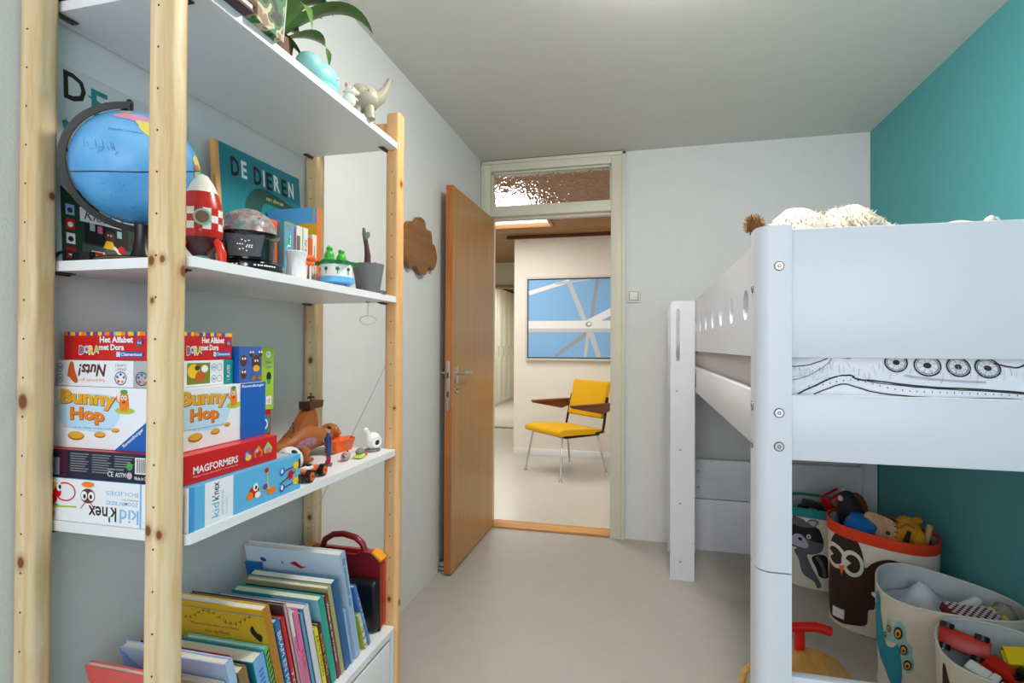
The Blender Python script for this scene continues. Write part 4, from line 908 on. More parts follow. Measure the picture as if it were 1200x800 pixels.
p = Print(lambda u, v, h: ((0.0374+h)*math.cos(u), (0.0374+h)*math.sin(u), v))
for k in range(9): a = k*2*PI/9; p.ell(a, 0.042, 0.12, 0.0045, GR1, 12); p.rect(a-0.02, 0.030, a+0.02, 0.038, BRN)
p.done('printed_trees', dr)
b = B(); fl = []
for k in range(48): a = 2*PI*k/48; fl.append(((0.043+0.006*math.cos(6*a))*math.cos(a), (0.043+0.006*math.cos(6*a))*math.sin(a)))
b.prism(fl, 0.053, 0.061, GR1); obj('flower_lid', b, t)
for (a, c_) in ((-0.014, -0.018), (0.008, 0.022)):
    b = B().lathe([(0.014, 0.061), (0.015, 0.065), (0.011, 0.068), (0.012, 0.074), (0.009, 0.081), (0.006, 0.085), (0.008, 0.09), (0.006, 0.094), (0.0, 0.096)], (a, c_, 0), GR2, 20); b.ball((a, c_, 0.097), 0.003, M('toy_white', (236, 236, 232), 0.4), 8); obj('peg_doll', b, t)
# succulent in grey pot
t = thing('potted_succulent', 'dried stem plant in a grey pot at the right end of the second shelf', 'potted plant', (-0.783, 1.42, Z2)); t.scale = (1.1, 1.1, 1.1)
PG = M('pot_grey', (112, 114, 114), 0.6)
b = B().lathe([(0.046, 0), (0.048, 0.008), (0.044, 0.008)], (0, 0, 0), PG, 32); obj('saucer', b, t)
b = B().lathe([(0.030, 0.006), (0.041, 0.078), (0.038, 0.078), (0.036, 0.07), (0.0, 0.07)], (0, 0, 0), PG, 32); obj('pot', b, t)
b = B(); SO = M('dry_soil', (66, 42, 32), 0.9)
rnd = random.Random(9)
for k in range(22): a = rnd.uniform(0, 6.28); r_ = rnd.uniform(0, 0.026); b.ball((r_*math.cos(a)+0.004, r_*math.sin(a)+0.006, 0.073+rnd.uniform(0, 0.008)), rnd.uniform(0.004, 0.008), SO, 6)
obj('soil_clumps', b, t, kind='stuff')
b = B(); b.tube([(0, -0.006, 0.07), (0.002, -0.008, 0.10), (0.0, -0.010, 0.125), (-0.002, -0.014, 0.145)], [0.009, 0.008, 0.006, 0.006], M('stem_brown', (82, 52, 44), 0.7), 10); obj('stem', b, t)
b = B(); GS = M('stem_grey_green', (104, 110, 90), 0.7)
b.tube([(-0.002, -0.013, 0.14), (0, -0.022, 0.155), (0, -0.026, 0.170)], [0.006, 0.006, 0.003], GS, 8); b.tube([(-0.002, -0.015, 0.143), (0.002, -0.006, 0.155), (0.002, -0.004, 0.163)], [0.006, 0.006, 0.003], GS, 8); b.tube([(0, -0.02, 0.15), (0.006, -0.014, 0.16)], [0.004, 0.003], GS, 8)
obj('plant_tip', b, t)
# ring hook hanging under the shelf
b = B(); RW = M('clear_white_ring', (214, 214, 208), 0.4)
b.tube([(0.020*math.cos(i*PI/12), 0.012*math.cos(i*PI/12), -0.056+0.013*math.sin(i*PI/12)) for i in range(24)], 0.0014, RW, 6, closed=True); b.cyl((0, 0, 0.0), (0, 0, -0.042), 0.0012, RW, n=6); b.cyl((0, 0, -0.001), (0, 0, -0.006), 0.004, STEEL, n=10)
b.cyl((0, -0.012, -0.002), (0, 0.012, -0.002), 0.0012, DSTEEL, n=6)
obj('ring_hanger', b, loc=(-0.80, 1.45, 1.330), label='thin white ring hanging on a hook below the right end of the second shelf', cat='ring')
# ============================================================ toys on the third shelf
Z3 = 0.8842
DB = M('beast_brown', (160, 90, 40), 0.5, var=0.12, scale=60); DB2 = M('beast_dark_brown', (84, 46, 28), 0.55)
t = thing('toy_beast', 'brown plastic four-legged beast toy with a ship crow nest on its back', 'toy', (-0.925, 1.325, Z3)); t.scale = (1, 1, 0.80)
b = B()
vs = []; fs = []; n_ = 16
sec = [(-0.155, 0.055, 0.010, 0.012), (-0.13, 0.058, 0.020, 0.020), (-0.105, 0.055, 0.018, 0.018), (-0.07, 0.060, 0.028, 0.032), (-0.03, 0.070, 0.034, 0.045), (0.01, 0.070, 0.036, 0.048), (0.045, 0.065, 0.034, 0.040), (0.075, 0.060, 0.030, 0.034), (0.10, 0.060, 0.028, 0.030), (0.12, 0.055, 0.016, 0.018)]
for (y, zc, rx, rz) in sec:
    for k in range(n_): q = 2*PI*k/n_; vs.append((rx*math.cos(q), y, zc+rz*math.sin(q)))
for i in range(len(sec)-1):
    for k in range(n_): fs.append((i*n_+k, i*n_+(k+1) % n_, (i+1)*n_+(k+1) % n_, (i+1)*n_+k))
fs += [tuple(range(n_))[::-1], tuple((len(sec)-1)*n_+k for k in range(n_))]
b.add(vs, fs, DB, True)
b.prism([(p_[0], p_[1]) for p_ in spline([(-0.075, 0.085, 0), (-0.05, 0.105, 0), (-0.02, 0.140, 0), (0.005, 0.165, 0), (0.03, 0.165, 0), (0.045, 0.12, 0), (0.04, 0.08, 0), (-0.02, 0.07, 0)], 4)], -0.014, 0.014, DB, 'yz', True)
obj('body', b, t)
b = B(); b.ball((0.004, 0.118, 0.072), (0.026, 0.034, 0.030), DB, 16); b.ball((0.004, 0.145, 0.060), (0.020, 0.022, 0.018), M('beast_orange', (206, 116, 40), 0.45), 14); b.ball((0.024, 0.12, 0.082), 0.006, YELI, 8); b.ball((0.028, 0.121, 0.082), 0.003, BLACK, 6); obj('head', b, t)
for (x, y) in ((0.028, -0.055), (0.030, 0.055), (-0.028, -0.06), (-0.028, 0.05)):
    b = B(); sg = 1 if x > 0 else -1
    b.tube([(x*0.8, y, 0.055), (x+sg*0.012, y+0.006, 0.035), (x+sg*0.014, y-0.004, 0.012), (x+sg*0.018, y+0.008, 0.006)], [0.016, 0.013, 0.010, 0.010], DB, 12)
    b.ball((x+sg*0.018, y+0.014, 0.008), (0.011, 0.014, 0.0078), DB, 10); obj('leg', b, t)
b = B(); b.tube([(0, -0.15, 0.055), (0.002, -0.175, 0.05), (0, -0.185, 0.035)], [0.012, 0.008, 0.003], DB, 10); obj('tail', b, t)
b = B(); b.prism([(0.002, 0.168), (0.062, 0.172), (0.066, 0.196), (0.045, 0.192), (0.0, 0.196)], -0.018, 0.018, DB2, 'yz'); b.cyl((0, 0.03, 0.16), (0, 0.03, 0.225), 0.002, DB2, n=6); b.cyl((0, 0.015, 0.205), (0, 0.05, 0.205), 0.0018, DB2, n=6); b.box(-0.006, 0.006, 0.022, 0.038, 0.206, 0.212, DB2); obj('crow_nest', b, t)
b = B(); b.cyl((0.01, -0.075, 0.12), (0.012, -0.05, 0.128), 0.0022, DB2, n=6); b.cyl((0.01, -0.06, 0.10), (0.01, -0.062, 0.135), 0.002, DB2, n=6); obj('broken_mast', b, t)
b = B(); SPK = M('speckled_violet', (150, 110, 140), 0.6, var=0.5, scale=900)
p = Print(lambda u, v, h: (0.0345*math.cos(math.asin(max(-0.95, min(0.95, (v-0.062)/0.05))))+0.003+h, u, v), cut=0.01)
p.poly([(-0.10, 0.052), (-0.07, 0.072), (-0.03, 0.078), (0.0, 0.072), (0.0, 0.055), (-0.04, 0.05), (-0.09, 0.044)], SPK, 3); p.done('speckled_patch', t)
# orange boat
t = thing('toy_boat', 'small orange plastic toy boat hull behind the toy figurine', 'toy', (-0.885, 1.47, Z3))
OB = M('boat_orange', (236, 96, 22), 0.4)
b = B(); vs = []; fs = []
hull = [(-0.075, 0.0), (-0.06, 0.016), (-0.02, 0.024), (0.025, 0.022), (0.05, 0.0)]
top = [(y*1.1, w_*1.25) for y, w_ in hull]
ring_t = [(w_, y) for y, w_ in top]+[(-w_, y) for y, w_ in reversed(top[1:-1])]; ring_b = [(w_*0.7, y*0.8) for y, w_ in top]+[(-w_*0.7, y*0.8) for y, w_ in reversed(top[1:-1])]; n_ = len(ring_t)
vs = [(x, y, 0) for x, y in ring_b]+[(x, y, 0.036) for x, y in ring_t]+[(x*0.88, y*0.92, 0.036) for x, y in ring_t]+[(x*0.6, y*0.75, 0.006) for x, y in ring_b]
for L_ in range(3):
    for k in range(n_): fs.append((L_*n_+k, L_*n_+(k+1) % n_, (L_+1)*n_+(k+1) % n_, (L_+1)*n_+k))
fs += [tuple(range(n_))[::-1], tuple(3*n_+k for k in range(n_))]
b.add(vs, fs, OB); b.v = [Vector((v.x, v.y-0.015, v.z)) for v in b.v]; obj('hull', b, t)
p = Print(face_px(0.0275, 0, 0)); p.line([(-0.05, 0.018), (-0.035, 0.022), (-0.025, 0.016), (-0.01, 0.021)], 0.004, GREYI); p.done('printed_mark', t)
# figurine: generic standing person
t = thing('toy_figurine', 'small standing toy figurine, dark hair, long blue clothes, arms folded, on a grey foot plate', 'toy figurine', (-0.808, 1.262, Z3), (0, 0, rad(-55)))
FB = M('figurine_blue', (30, 62, 122), 0.45); FR = M('figurine_red', (178, 26, 34), 0.45); FS = M('figurine_skin', (220, 176, 146), 0.5); FH = M('figurine_hair', (22, 18, 18), 0.4)
def skinfig(joints, edges, radii, mat, name, parent, sub=1):
    me = bpy.data.meshes.new(name); me.from_pydata(joints, edges, []); o = bpy.data.objects.new(name, me); C.objects.link(o)
    md = o.modifiers.new('skin', 'SKIN'); md.use_smooth_shade = True
    for i, r_ in enumerate(radii): me.skin_vertices[0].data[i].radius = (r_, r_)
    me.skin_vertices[0].data[0].use_root = True
    o.modifiers.new('sub', 'SUBSURF').levels = sub; o.modifiers['sub'].render_levels = sub
    dg = bpy.context.evaluated_depsgraph_get(); m2 = bpy.data.meshes.new_from_object(o.evaluated_get(dg)); o.modifiers.clear(); o.data = m2
    m2.materials.clear(); m2.materials.append(mat)
    for f in m2.polygons: f.use_smooth = True
    o.parent = parent; return o
J = [(0, 0, 0.052), (0, 0, 0.064), (0, 0, 0.078), (0, 0, 0.086), (0.006, 0, 0.050), (0.0075, 0.001, 0.028), (0.009, 0, 0.006), (-0.006, 0, 0.050), (-0.0075, 0.001, 0.028), (-0.009, 0, 0.006),
     (0.011, 0, 0.079), (0.016, -0.003, 0.066), (0.004, -0.010, 0.066), (-0.011, 0, 0.079), (-0.016, -0.003, 0.066), (-0.003, -0.010, 0.069)]
E_ = [(0, 1), (1, 2), (2, 3), (0, 4), (4, 5), (5, 6), (0, 7), (7, 8), (8, 9), (2, 10), (10, 11), (11, 12), (2, 13), (13, 14), (14, 15)]
R_ = [0.008, 0.0085, 0.009, 0.0035, 0.0065, 0.005, 0.004, 0.0065, 0.005, 0.004, 0.0048, 0.0038, 0.0032, 0.0048, 0.0038, 0.0032]
for k, q in enumerate(J): pass
skinfig(J, E_, R_, FB, 'body', t, 2)
b = B(); b.ball((0, -0.0005, 0.0945), (0.0062, 0.0066, 0.0078), FS, 16); b.ball((0, -0.0068, 0.0938), (0.0011, 0.0014, 0.0018), FS, 8)
for sx in (-1, 1): b.ball((sx*0.0062, 0, 0.094), (0.001, 0.0016, 0.002), FS, 8); b.ball((sx*0.0023, -0.0062, 0.0955), (0.0009, 0.0007, 0.0006), FH, 6)
b.ball((0, -0.006, 0.0905), (0.002, 0.0008, 0.0004), FR, 6); b.cyl((0, 0, 0.084), (0, 0, 0.09), 0.0032, FS, n=10); obj('head', b, t)
b = B(); b.ball((0, 0.0012, 0.0975), (0.0068, 0.0068, 0.0062), FH, 14); obj('hair', b, t)
b = B()
for sx in (-1, 1): b.ball((sx*0.009, -0.002, 0.0075), (0.0042, 0.0062, 0.0045), FR, 10); b.cyl((sx*0.009, 0, 0.007), (sx*0.0082, 0.0006, 0.024), 0.0048, FR, 0.0058, 10)
obj('boots', b, t)
b = B()
for sx in (-1, 1): b.ball((sx*-0.004, -0.0125, 0.067+0.002*sx), (0.0032, 0.0022, 0.0022), FS, 8)
obj('hands', b, t)
b = B(); b.lathe([(0.0088, 0.053), (0.0092, 0.0545), (0.0088, 0.056)], (0, 0, 0), FR, 16); obj('belt', b, t)
b = B(); b.prism([(-0.015, -0.010), (0.016, -0.012), (0.018, 0.008), (-0.013, 0.011)], 0.0, 0.0035, M('plate_grey', (120, 112, 104), 0.6)); obj('foot_plate', b, t)
# little racing car
t = thing('toy_car', 'small black and orange toy racing car with an orange wheel hub', 'toy car', (-0.772, 1.12, Z3), (0, 0, rad(8)))
b = B(); b.box(-0.020, 0.018, -0.045, 0.045, 0.006, 0.016, BLACK, 0.003); obj('chassis', b, t)
b = B(); b.box(-0.013, 0.013, -0.03, 0.042, 0.016, 0.024, ORANGE, 0.003); b.box(-0.010, 0.011, -0.02, 0.012, 0.023, 0.030, M('toy_white', (236, 236, 232), 0.4), 0.003); b.box(-0.004, 0.005, 0.0, 0.012, 0.029, 0.034, BLACK, 0.001); obj('body', b, t)
for (x, y) in ((0.020, 0.036), (-0.022, 0.036), (0.020, -0.03), (-0.022, -0.03)):
    sg = 1 if x > 0 else -1; b = B(); b.cyl((x-0.005, y, 0.0145), (x+0.006, y, 0.0145), 0.0144, BLACK, n=24); w1 = obj('wheel', b, t)
    b = B(); xo = x+sg*0.0065; b.cyl((xo-0.002, y, 0.0145), (xo+0.001, y, 0.0145), 0.0095, ORANGE, n=20); b.cyl((xo-0.001, y, 0.0145), (xo+0.0018, y, 0.0145), 0.003, BLACK, n=10); obj('hub', b, w1)
# white ball toy with black spots
t = thing('toy_ball', 'round white toy head with black spots behind the blue toy box', 'toy', (-0.84, 1.145, Z3))
b = B().ball((0, 0, 0.034), (0.032, 0.034, 0.034), M('toy_white', (236, 236, 232), 0.4), 24); obj('ball', b, t)
for c_, r_ in (((0.018, -0.008, 0.055), (0.010, 0.008, 0.008)), ((0.0, -0.024, 0.052), (0.008, 0.008, 0.008)), ((0.015, 0.018, 0.055), (0.006, 0.006, 0.007))):
    b = B(); b.ball(c_, r_, BLACK, 10); obj('spot', b, t)
# tiny creature and tiny vehicle
t = thing('toy_mouse', 'tiny grey and pink toy animal lying at the shelf edge', 'toy', (-0.795, 1.325, Z3), (0, 0, rad(15)))
GP = M('toy_grey_pink', (176, 152, 150), 0.5)
b = B(); b.ball((0, 0, 0.012), (0.012, 0.020, 0.012), GP, 16); b.ball((0, 0.015, 0.012), (0.009, 0.010, 0.009), M('toy_grey', (130, 126, 122), 0.5), 12); obj('body', b, t)
b = B(); b.ball((0.002, -0.012, 0.022), 0.005, GP, 8); b.ball((0, 0.018, 0.022), 0.003, BLACK, 6); obj('ears', b, t)
b = B(); b.tube([(0.0, -0.018, 0.010), (0.004, -0.028, 0.016), (0, -0.032, 0.02)], [0.002, 0.0015, 0.001], BLACK, 6); obj('tail', b, t)
t = thing('toy_vehicle', 'tiny lime, pink and grey toy vehicle at the shelf edge', 'toy', (-0.775, 1.37, Z3), (0, 0, rad(10)))
b = B(); b.box(-0.012, 0.012, -0.024, 0.008, 0.002, 0.012, M('toy_lime', (200, 220, 90), 0.4), 0.004); b.box(-0.011, 0.011, 0.006, 0.030, 0.002, 0.013, M('toy_pink', (214, 70, 90), 0.4), 0.004); obj('body', b, t)
b = B(); b.ball((-0.002, 0.0, 0.018), (0.011, 0.022, 0.010), M('toy_grey', (130, 126, 122), 0.5), 14); b.ball((0, -0.012, 0.020), (0.008, 0.008, 0.008), M('toy_grey_green', (120, 150, 120), 0.5), 10); obj('canopy', b, t)
# white hooded toy
t = thing('toy_seal', 'white rounded toy with a dark round opening, right end of third shelf', 'toy', (-0.792, 1.465, Z3), (0, 0, rad(-28)))
HW_ = M('toy_white', (236, 236, 232), 0.4)
b = B(); b.lathe([(0.026, 0), (0.027, 0.003), (0.024, 0.007), (0.0, 0.008)], (0, 0, 0), M('base_slate', (110, 116, 116), 0.5), 24, sx=0.8); obj('base', b, t)
b = B(); b.ball((0.0, 0.004, 0.030), (0.019, 0.025, 0.026), HW_, 24); b.tube([(0, -0.012, 0.045), (0.0, -0.016, 0.058), (0, -0.021, 0.064)], [0.011, 0.008, 0.007], HW_, 12); b.ball((0, -0.022, 0.066), (0.008, 0.009, 0.0065), HW_, 12); obj('body', b, t)
b = B(); b.tube([(0.0135, 0.006+0.014*math.cos(i*PI/10), 0.028+0.014*math.sin(i*PI/10)) for i in range(20)], 0.005, HW_, 8, closed=True); obj('hood_rim', b, t)
b = B(); b.ball((0.013, 0.006, 0.028), (0.007, 0.011, 0.011), M('toy_dark_brown', (50, 36, 34), 0.5), 16); obj('opening', b, t)

# ============================================================ top shelf
Z1 = 1.8163
CAMO = bpy.data.materials.new('camouflage_paper'); CAMO.use_nodes = True; nt = CAMO.node_tree; g = nt.nodes['Principled BSDF']; g.inputs['Roughness'].default_value = 0.6
tc = nt.nodes.new('ShaderNodeTexCoord'); n1 = nt.nodes.new('ShaderNodeTexNoise'); n1.inputs['Scale'].default_value = 26; n1.inputs['Detail'].default_value = 1.5
nt.links.new(tc.outputs['Object'], n1.inputs['Vector']); r = nt.nodes.new('ShaderNodeValToRGB'); r.color_ramp.interpolation = 'CONSTANT'; e = r.color_ramp.elements
e[0].position = 0; e[0].color = lin((34, 46, 40)); e[1].position = 0.42; e[1].color = lin((58, 116, 60)); e.new(0.52).color = lin((200, 190, 160)); e.new(0.58).color = lin((146, 114, 84)); e.new(0.66).color = lin((40, 80, 44))
nt.links.new(n1.outputs['Fac'], r.inputs['Fac']); nt.links.new(r.outputs['Color'], g.inputs['Base Color'])
t = thing('gift_bag', 'camouflage patterned paper pot bag on the top shelf beside the green plant', 'bag', (-0.757, 0.906, Z1), (0, 0, rad(4)))
b = B(); vs = []; fs = []
for (k, z) in ((0.040, 0), (0.042, 0.05), (0.046, 0.12)):
    for (sx, sy) in ((-1, -1), (1, -1), (1, 1), (-1, 1)): vs.append((sx*k, sy*k*1.0, z))
for L_ in range(2):
    for k in range(4): fs.append((L_*4+k, L_*4+(k+1) % 4, (L_+1)*4+(k+1) % 4, (L_+1)*4+k))
fs.append((3, 2, 1, 0)); b.add(vs, fs, CAMO); obj('bag', b, t, merge=False)
b = B(); b.cyl((0.041, 0.040, 0.0), (0.045, 0.045, 0.09), 0.0012, WINK, n=6); obj('seam', b, t)
t = thing('book', 'thin plum coloured book lying on the top shelf left of the camouflage bag', 'book', (-0.79, 0.805, Z1), (0, 0, 0.0))
b = B().box(-0.08, 0.08, -0.06, 0.05, 0.0, 0.006, M('cover_plum', (84, 54, 66), 0.5), 0.001); b.box(-0.08, 0.08, -0.06, 0.05, 0.016, 0.022, _mc['cover_plum'], 0.001); obj('cover', b, t)
b = B().box(-0.078, 0.078, -0.058, 0.048, 0.006, 0.016, PAPER); obj('pages', b, t)
b = B().box(-0.85, -0.74, 0.76, 0.84, Z1+0.0222, Z1+0.06, M('box_mustard', (222, 190, 40), 0.5), 0.002); obj('small_box', b, label='mustard yellow box on the top shelf on the thin dark book', cat='box')
b = B().box(-1.05, -0.98, 0.748, 0.80, 0, 0.12, M('box_dark_brown', (70, 36, 16), 0.6), 0.003); b.box(-0.98, -0.93, 0.748, 0.80, 0, 0.10, M('box_amber', (220, 150, 20), 0.5), 0.003); obj('money_box', b, loc=(0, 0, Z1), label='dark brown and amber box at the left rear end of the top shelf', cat='box')
# plant
t = thing('potted_plant', 'green peace lily with long pointed leaves on the top shelf', 'potted plant', (-0.86, 1.085, Z1))
b = B().lathe([(0.040, 0), (0.054, 0.095), (0.050, 0.095), (0.047, 0.085), (0, 0.085)], (0, 0, 0), M('pot_terracotta', (130, 90, 66), 0.7), 28); obj('pot', b, t)
LF = M('leaf_green', (58, 104, 34), 0.35, var=0.2, scale=40); LF2 = M('leaf_bright_green', (98, 140, 54), 0.35, var=0.15, scale=40)
def leaf(base, mid, tip, wid, mt, up=(0, 0, 1), n=12, fold=0.25):
    base, mid, tip = Vector(base), Vector(mid), Vector(tip); b = B(); vs = []
    for i in range(n+1):
        s_ = i/n; c_ = base*(1-s_)**2+mid*2*s_*(1-s_)+tip*s_*s_; d_ = ((mid-base)*(1-s_)+(tip-mid)*s_).normalized()
        sd = d_.cross(Vector(up)); sd = sd.normalized() if sd.length > 1e-4 else Vector((1, 0, 0)); nn = sd.cross(d_)
        w_ = wid*(math.sin(PI*min(1, s_*0.93+0.07)**0.8))**0.9*(1-0.25*s_)
        if i == n: w_ = 0.0004
        for k in (-1, -0.5, 0, 0.5, 1): vs.append(c_+sd*w_*k+nn*abs(k)*w_*fold)
    fs = [(i*5+k, i*5+k+1, (i+1)*5+k+1, (i+1)*5+k) for i in range(n) for k in range(4)]
    b.add(vs, fs, mt, True); return obj('leaf', b, t, merge=False)
def stalk(p0, p1): b = B(); p0 = Vector(p0); p1 = Vector(p1); b.tube([p0, p0.lerp(p1, 0.5)+Vector((0, 0, 0.02)), p1], 0.0022, LF, 6); obj('stalk', b, t)
leaf((0.02, 0.0, 0.10), (0.15, 0.09, 0.265), (0.18, 0.163, 0.180), 0.038, LF, fold=0.15)
leaf((0.03, -0.02, 0.10), (0.13, -0.05, 0.20), (0.15, -0.05, 0.073), 0.029, LF2, fold=0.15)
leaf((0.0, 0.01, 0.12), (0.07, 0.07, 0.27), (0.10, 0.11, 0.205), 0.038, LF)
leaf((0.0, 0.0, 0.12), (0.02, 0.06, 0.20), (0.06, 0.125, 0.214), 0.029, LF)
leaf((0.01, 0.02, 0.10), (0.07, 0.14, 0.21), (0.09, 0.108, 0.080), 0.029, LF)
leaf((0.02, -0.01, 0.10), (0.05, 0.01, 0.105), (0.07, 0.035, 0.060), 0.019, LF)
leaf((0.01, 0.02, 0.12), (0.02, 0.06, 0.175), (0.04, 0.067, 0.130), 0.032, LF)
leaf((-0.02, 0.0, 0.10), (-0.05, -0.02, 0.24), (-0.02, -0.10, 0.30), 0.032, LF)
leaf((0.0, -0.02, 0.10), (0.06, -0.07, 0.22), (0.08, -0.12, 0.26), 0.032, LF)
leaf((0.0, 0.02, 0.10), (-0.02, 0.10, 0.25), (-0.03, 0.16, 0.27), 0.032, LF)
for q in ((0.02, 0.0, 0.11), (0.0, 0.01, 0.13), (0.01, 0.03, 0.11), (0.03, -0.02, 0.11), (-0.02, 0.0, 0.11)): stalk((q[0]*0.3, q[1]*0.3, 0.085), q)
for p1 in ((0.06, 0.02, 0.17), (0.04, 0.05, 0.18)): stalk((0, 0.0, 0.085), p1)

t = thing('toy_whale', 'pale turquoise rounded night lamp with tiny dots on the top shelf', 'lamp', (-0.782, 1.175, Z1))
TQ = M('pale_turquoise', (150, 214, 214), 0.45)
b = B(); b.ball((0, 0.0, 0.040), (0.040, 0.058, 0.040), TQ, 28); b.ball((0, -0.045, 0.052), (0.030, 0.035, 0.030), TQ, 22); b.lathe([(0.034, 0), (0.038, 0.02)], (0, 0, 0), TQ, 24, sy=1.3); obj('body', b, t)
for c_, r_, m_ in (((0.034, 0.018, 0.052), 0.0022, BLACK), ((0.033, 0.052, 0.030), 0.0018, BLACK), ((0.0385, 0.012, 0.040), (0.001, 0.004, 0.003), M('toy_pink', (214, 70, 90), 0.4))): b = B(); b.ball(c_, r_, m_, 8); obj('dot', b, t)
t = thing('toy_squirrel', 'tiny white squirrel figurine between the turquoise lamp and the elephant', 'toy', (-0.748, 1.25, Z1), (0, 0, rad(-60)))
CR = M('figurine_cream', (226, 220, 206), 0.45)
b = B(); b.ball((0, 0, 0.018), (0.013, 0.018, 0.020), CR, 18); b.ball((0, 0.004, 0.042), (0.012, 0.016, 0.013), CR, 18); b.tube([(0, 0.015, 0.04), (0, 0.026, 0.038)], [0.008, 0.003], CR, 10); b.tube([(0, 0.008, 0.025), (0.002, 0.022, 0.02)], [0.005, 0.003], CR, 8); obj('body', b, t)
b = B(); b.ball((0.004, -0.007, 0.056), (0.003, 0.004, 0.006), M('ear_tan', (190, 140, 90), 0.6), 8); b.ball((-0.008, -0.006, 0.056), (0.003, 0.004, 0.006), CR, 8); obj('ear', b, t)
b = B(); b.ball((0.0115, 0.008, 0.046), 0.0016, BLACK, 8); obj('eye', b, t)
t = thing('toy_elephant', 'beige rounded elephant figurine with raised trunk at the right end of the top shelf', 'figurine', (-0.755, 1.335, Z1), (0, 0, rad(-62)))
EL = M('elephant_beige', (172, 164, 144), 0.4)
b = B(); b.ball((0, 0.0, 0.060), (0.038, 0.046, 0.037), EL, 32)
b.tube([(0, 0.022, 0.062), (0, 0.045, 0.070), (0, 0.058, 0.092), (0, 0.066, 0.112), (0, 0.070, 0.120)], [0.028, 0.018, 0.010, 0.0075, 0.0085], EL, 16); b.ball((0.0, 0.0705, 0.1205), (0.0085, 0.0085, 0.004), EL, 12)
obj('body', b, t)
for (x, y) in ((0.016, 0.020), (-0.016, 0.020), (0.016, -0.020), (-0.016, -0.020)): b = B(); b.cyl((x, y, 0), (x*0.8, y*0.8, 0.034), 0.0125, EL, 0.014); obj('leg', b, t)
b = B(); b.ball((0.036, 0.014, 0.070), 0.0018, BLACK, 8); b.ball((0.004, 0.073, 0.1235), 0.0015, BLACK, 6); obj('eye', b, t)
for sx in (-1, 1): b = B(); b.ball((sx*0.034, -0.012, 0.066), (0.005, 0.018, 0.020), EL, 14); obj('ear', b, t)

# ============================================================ picture books on the drawer cabinet
Z4 = 0.3483
def pbook(label, y0, th, ztop_w, w_, cover, lean=15, spine=None, pages=PAPER, extra=None, x1=-0.76, soft=False, front=None):
    L_ = rad(lean); h = ztop_w
    t = thing('picture_book', label, 'book', (x1, y0, Z4), (L_, 0, 0), group='picture books on the drawer cabinet')
    b = B(); cv = 0.0008 if soft else 0.0022
    b.box(-w_, 0, 0, cv, 0, h, cover).box(-w_, 0, th-cv, th, 0, h, cover)
    b.rbox(-0.003, 0.0005, 0, th, 0, h, spine or cover, min(0.0025, th*0.35), 'z', 3)
    obj('cover', b, t)
    g_ = 0.0 if soft else 0.003
    b = B().box(-w_+g_, -0.003, cv, th-cv, g_, h-g_, pages); obj('pages', b, t)
    if front:
        p = Print(face_my(-w_, 0, 0)); front(p, w_, h)
        p.done('printed_cover', t)
    if extra:
        p = Print(face_px(0.0005, 0, 0)); extra(p, th, h)
        p.done('printed_spine', t)
    return t
def sptxt(s_, col, a=0.3, c_=0.9, m_=0.2): return lambda p, d_, h: p.text(s_, d_*m_, h*a, d_*(1-m_), h*c_, col, vert=2)
CK = lambda n_, c_: M('cover_'+n_, c_, 0.35)
SALMON, PALEB, CREAM = CK('salmon', (222, 96, 92)), CK('pale_blue', (170, 198, 234)), CK('cream', (222, 216, 200))
pbook('salmon pink picture book nearest the left end of the row on the cabinet', 0.838, 0.012, 0.275, 0.20, SALMON, 14, x1=-0.79)
def f_ltb(p, w_, h): p.poly([(0, 0), (w_*0.5, 0), (w_*0.35, h*0.7), (w_*0.1, h*0.9), (0, h)], M('ink_periwinkle', (128, 160, 226), 0.5))
def f_white(p, w_, h):
    p.text('een boom', w_*0.40, h-0.024, w_*0.52, h-0.018, INK)
    for k in range(5): p.line([(w_*0.42, h-0.06), (w_*0.40+k*0.010, h-0.035+0.004*(k % 2))], 0.006, BRN)
pbook('off-white picture book with a brown tree on its cover, before the pale blue book', 0.905, 0.012, 0.225, 0.16, CREAM, 15, front=f_white, x1=-0.765)
pbook('wide pale blue picture book near the left end of the row', 0.922, 0.018, 0.262, 0.25, PALEB, 15, front=f_ltb)
pbook('small thick dark red book behind the pale blue book', 0.948, 0.026, 0.235, 0.22, CK('dark_red', (150, 16, 14)), 15, x1=-0.80)
pbook('brown edged book with a white block of pages beside the teal book', 0.945, 0.022, 0.225, 0.03, CK('umber', (140, 112, 70)), 15)
pbook('thick cream paged book with a teal board and a sky blue spine', 0.985, 0.032, 0.222, 0.23, CK('teal', (30, 150, 130)), 15, spine=CK('sky', (120, 180, 232)), extra=lambda p, d_, h: [p.rect(d_*0.3, h*(0.5+0.05*k), d_*0.7, h*(0.52+0.05*k), BLU) for k in range(8)])
pbook('thin book with a green and black striped spine left of the yellow song book', 1.021, 0.011, 0.232, 0.20, CK('mint', (110, 200, 190)), 15, spine=CK('leaf', (120, 190, 50)), extra=lambda p, d_, h: [p.poly([(0.001, h-0.02-k*0.014), (d_-0.001, h-0.012-k*0.014), (d_-0.001, h-0.007-k*0.014), (0.001, h-0.014-k*0.014)], INK) for k in range(9)])
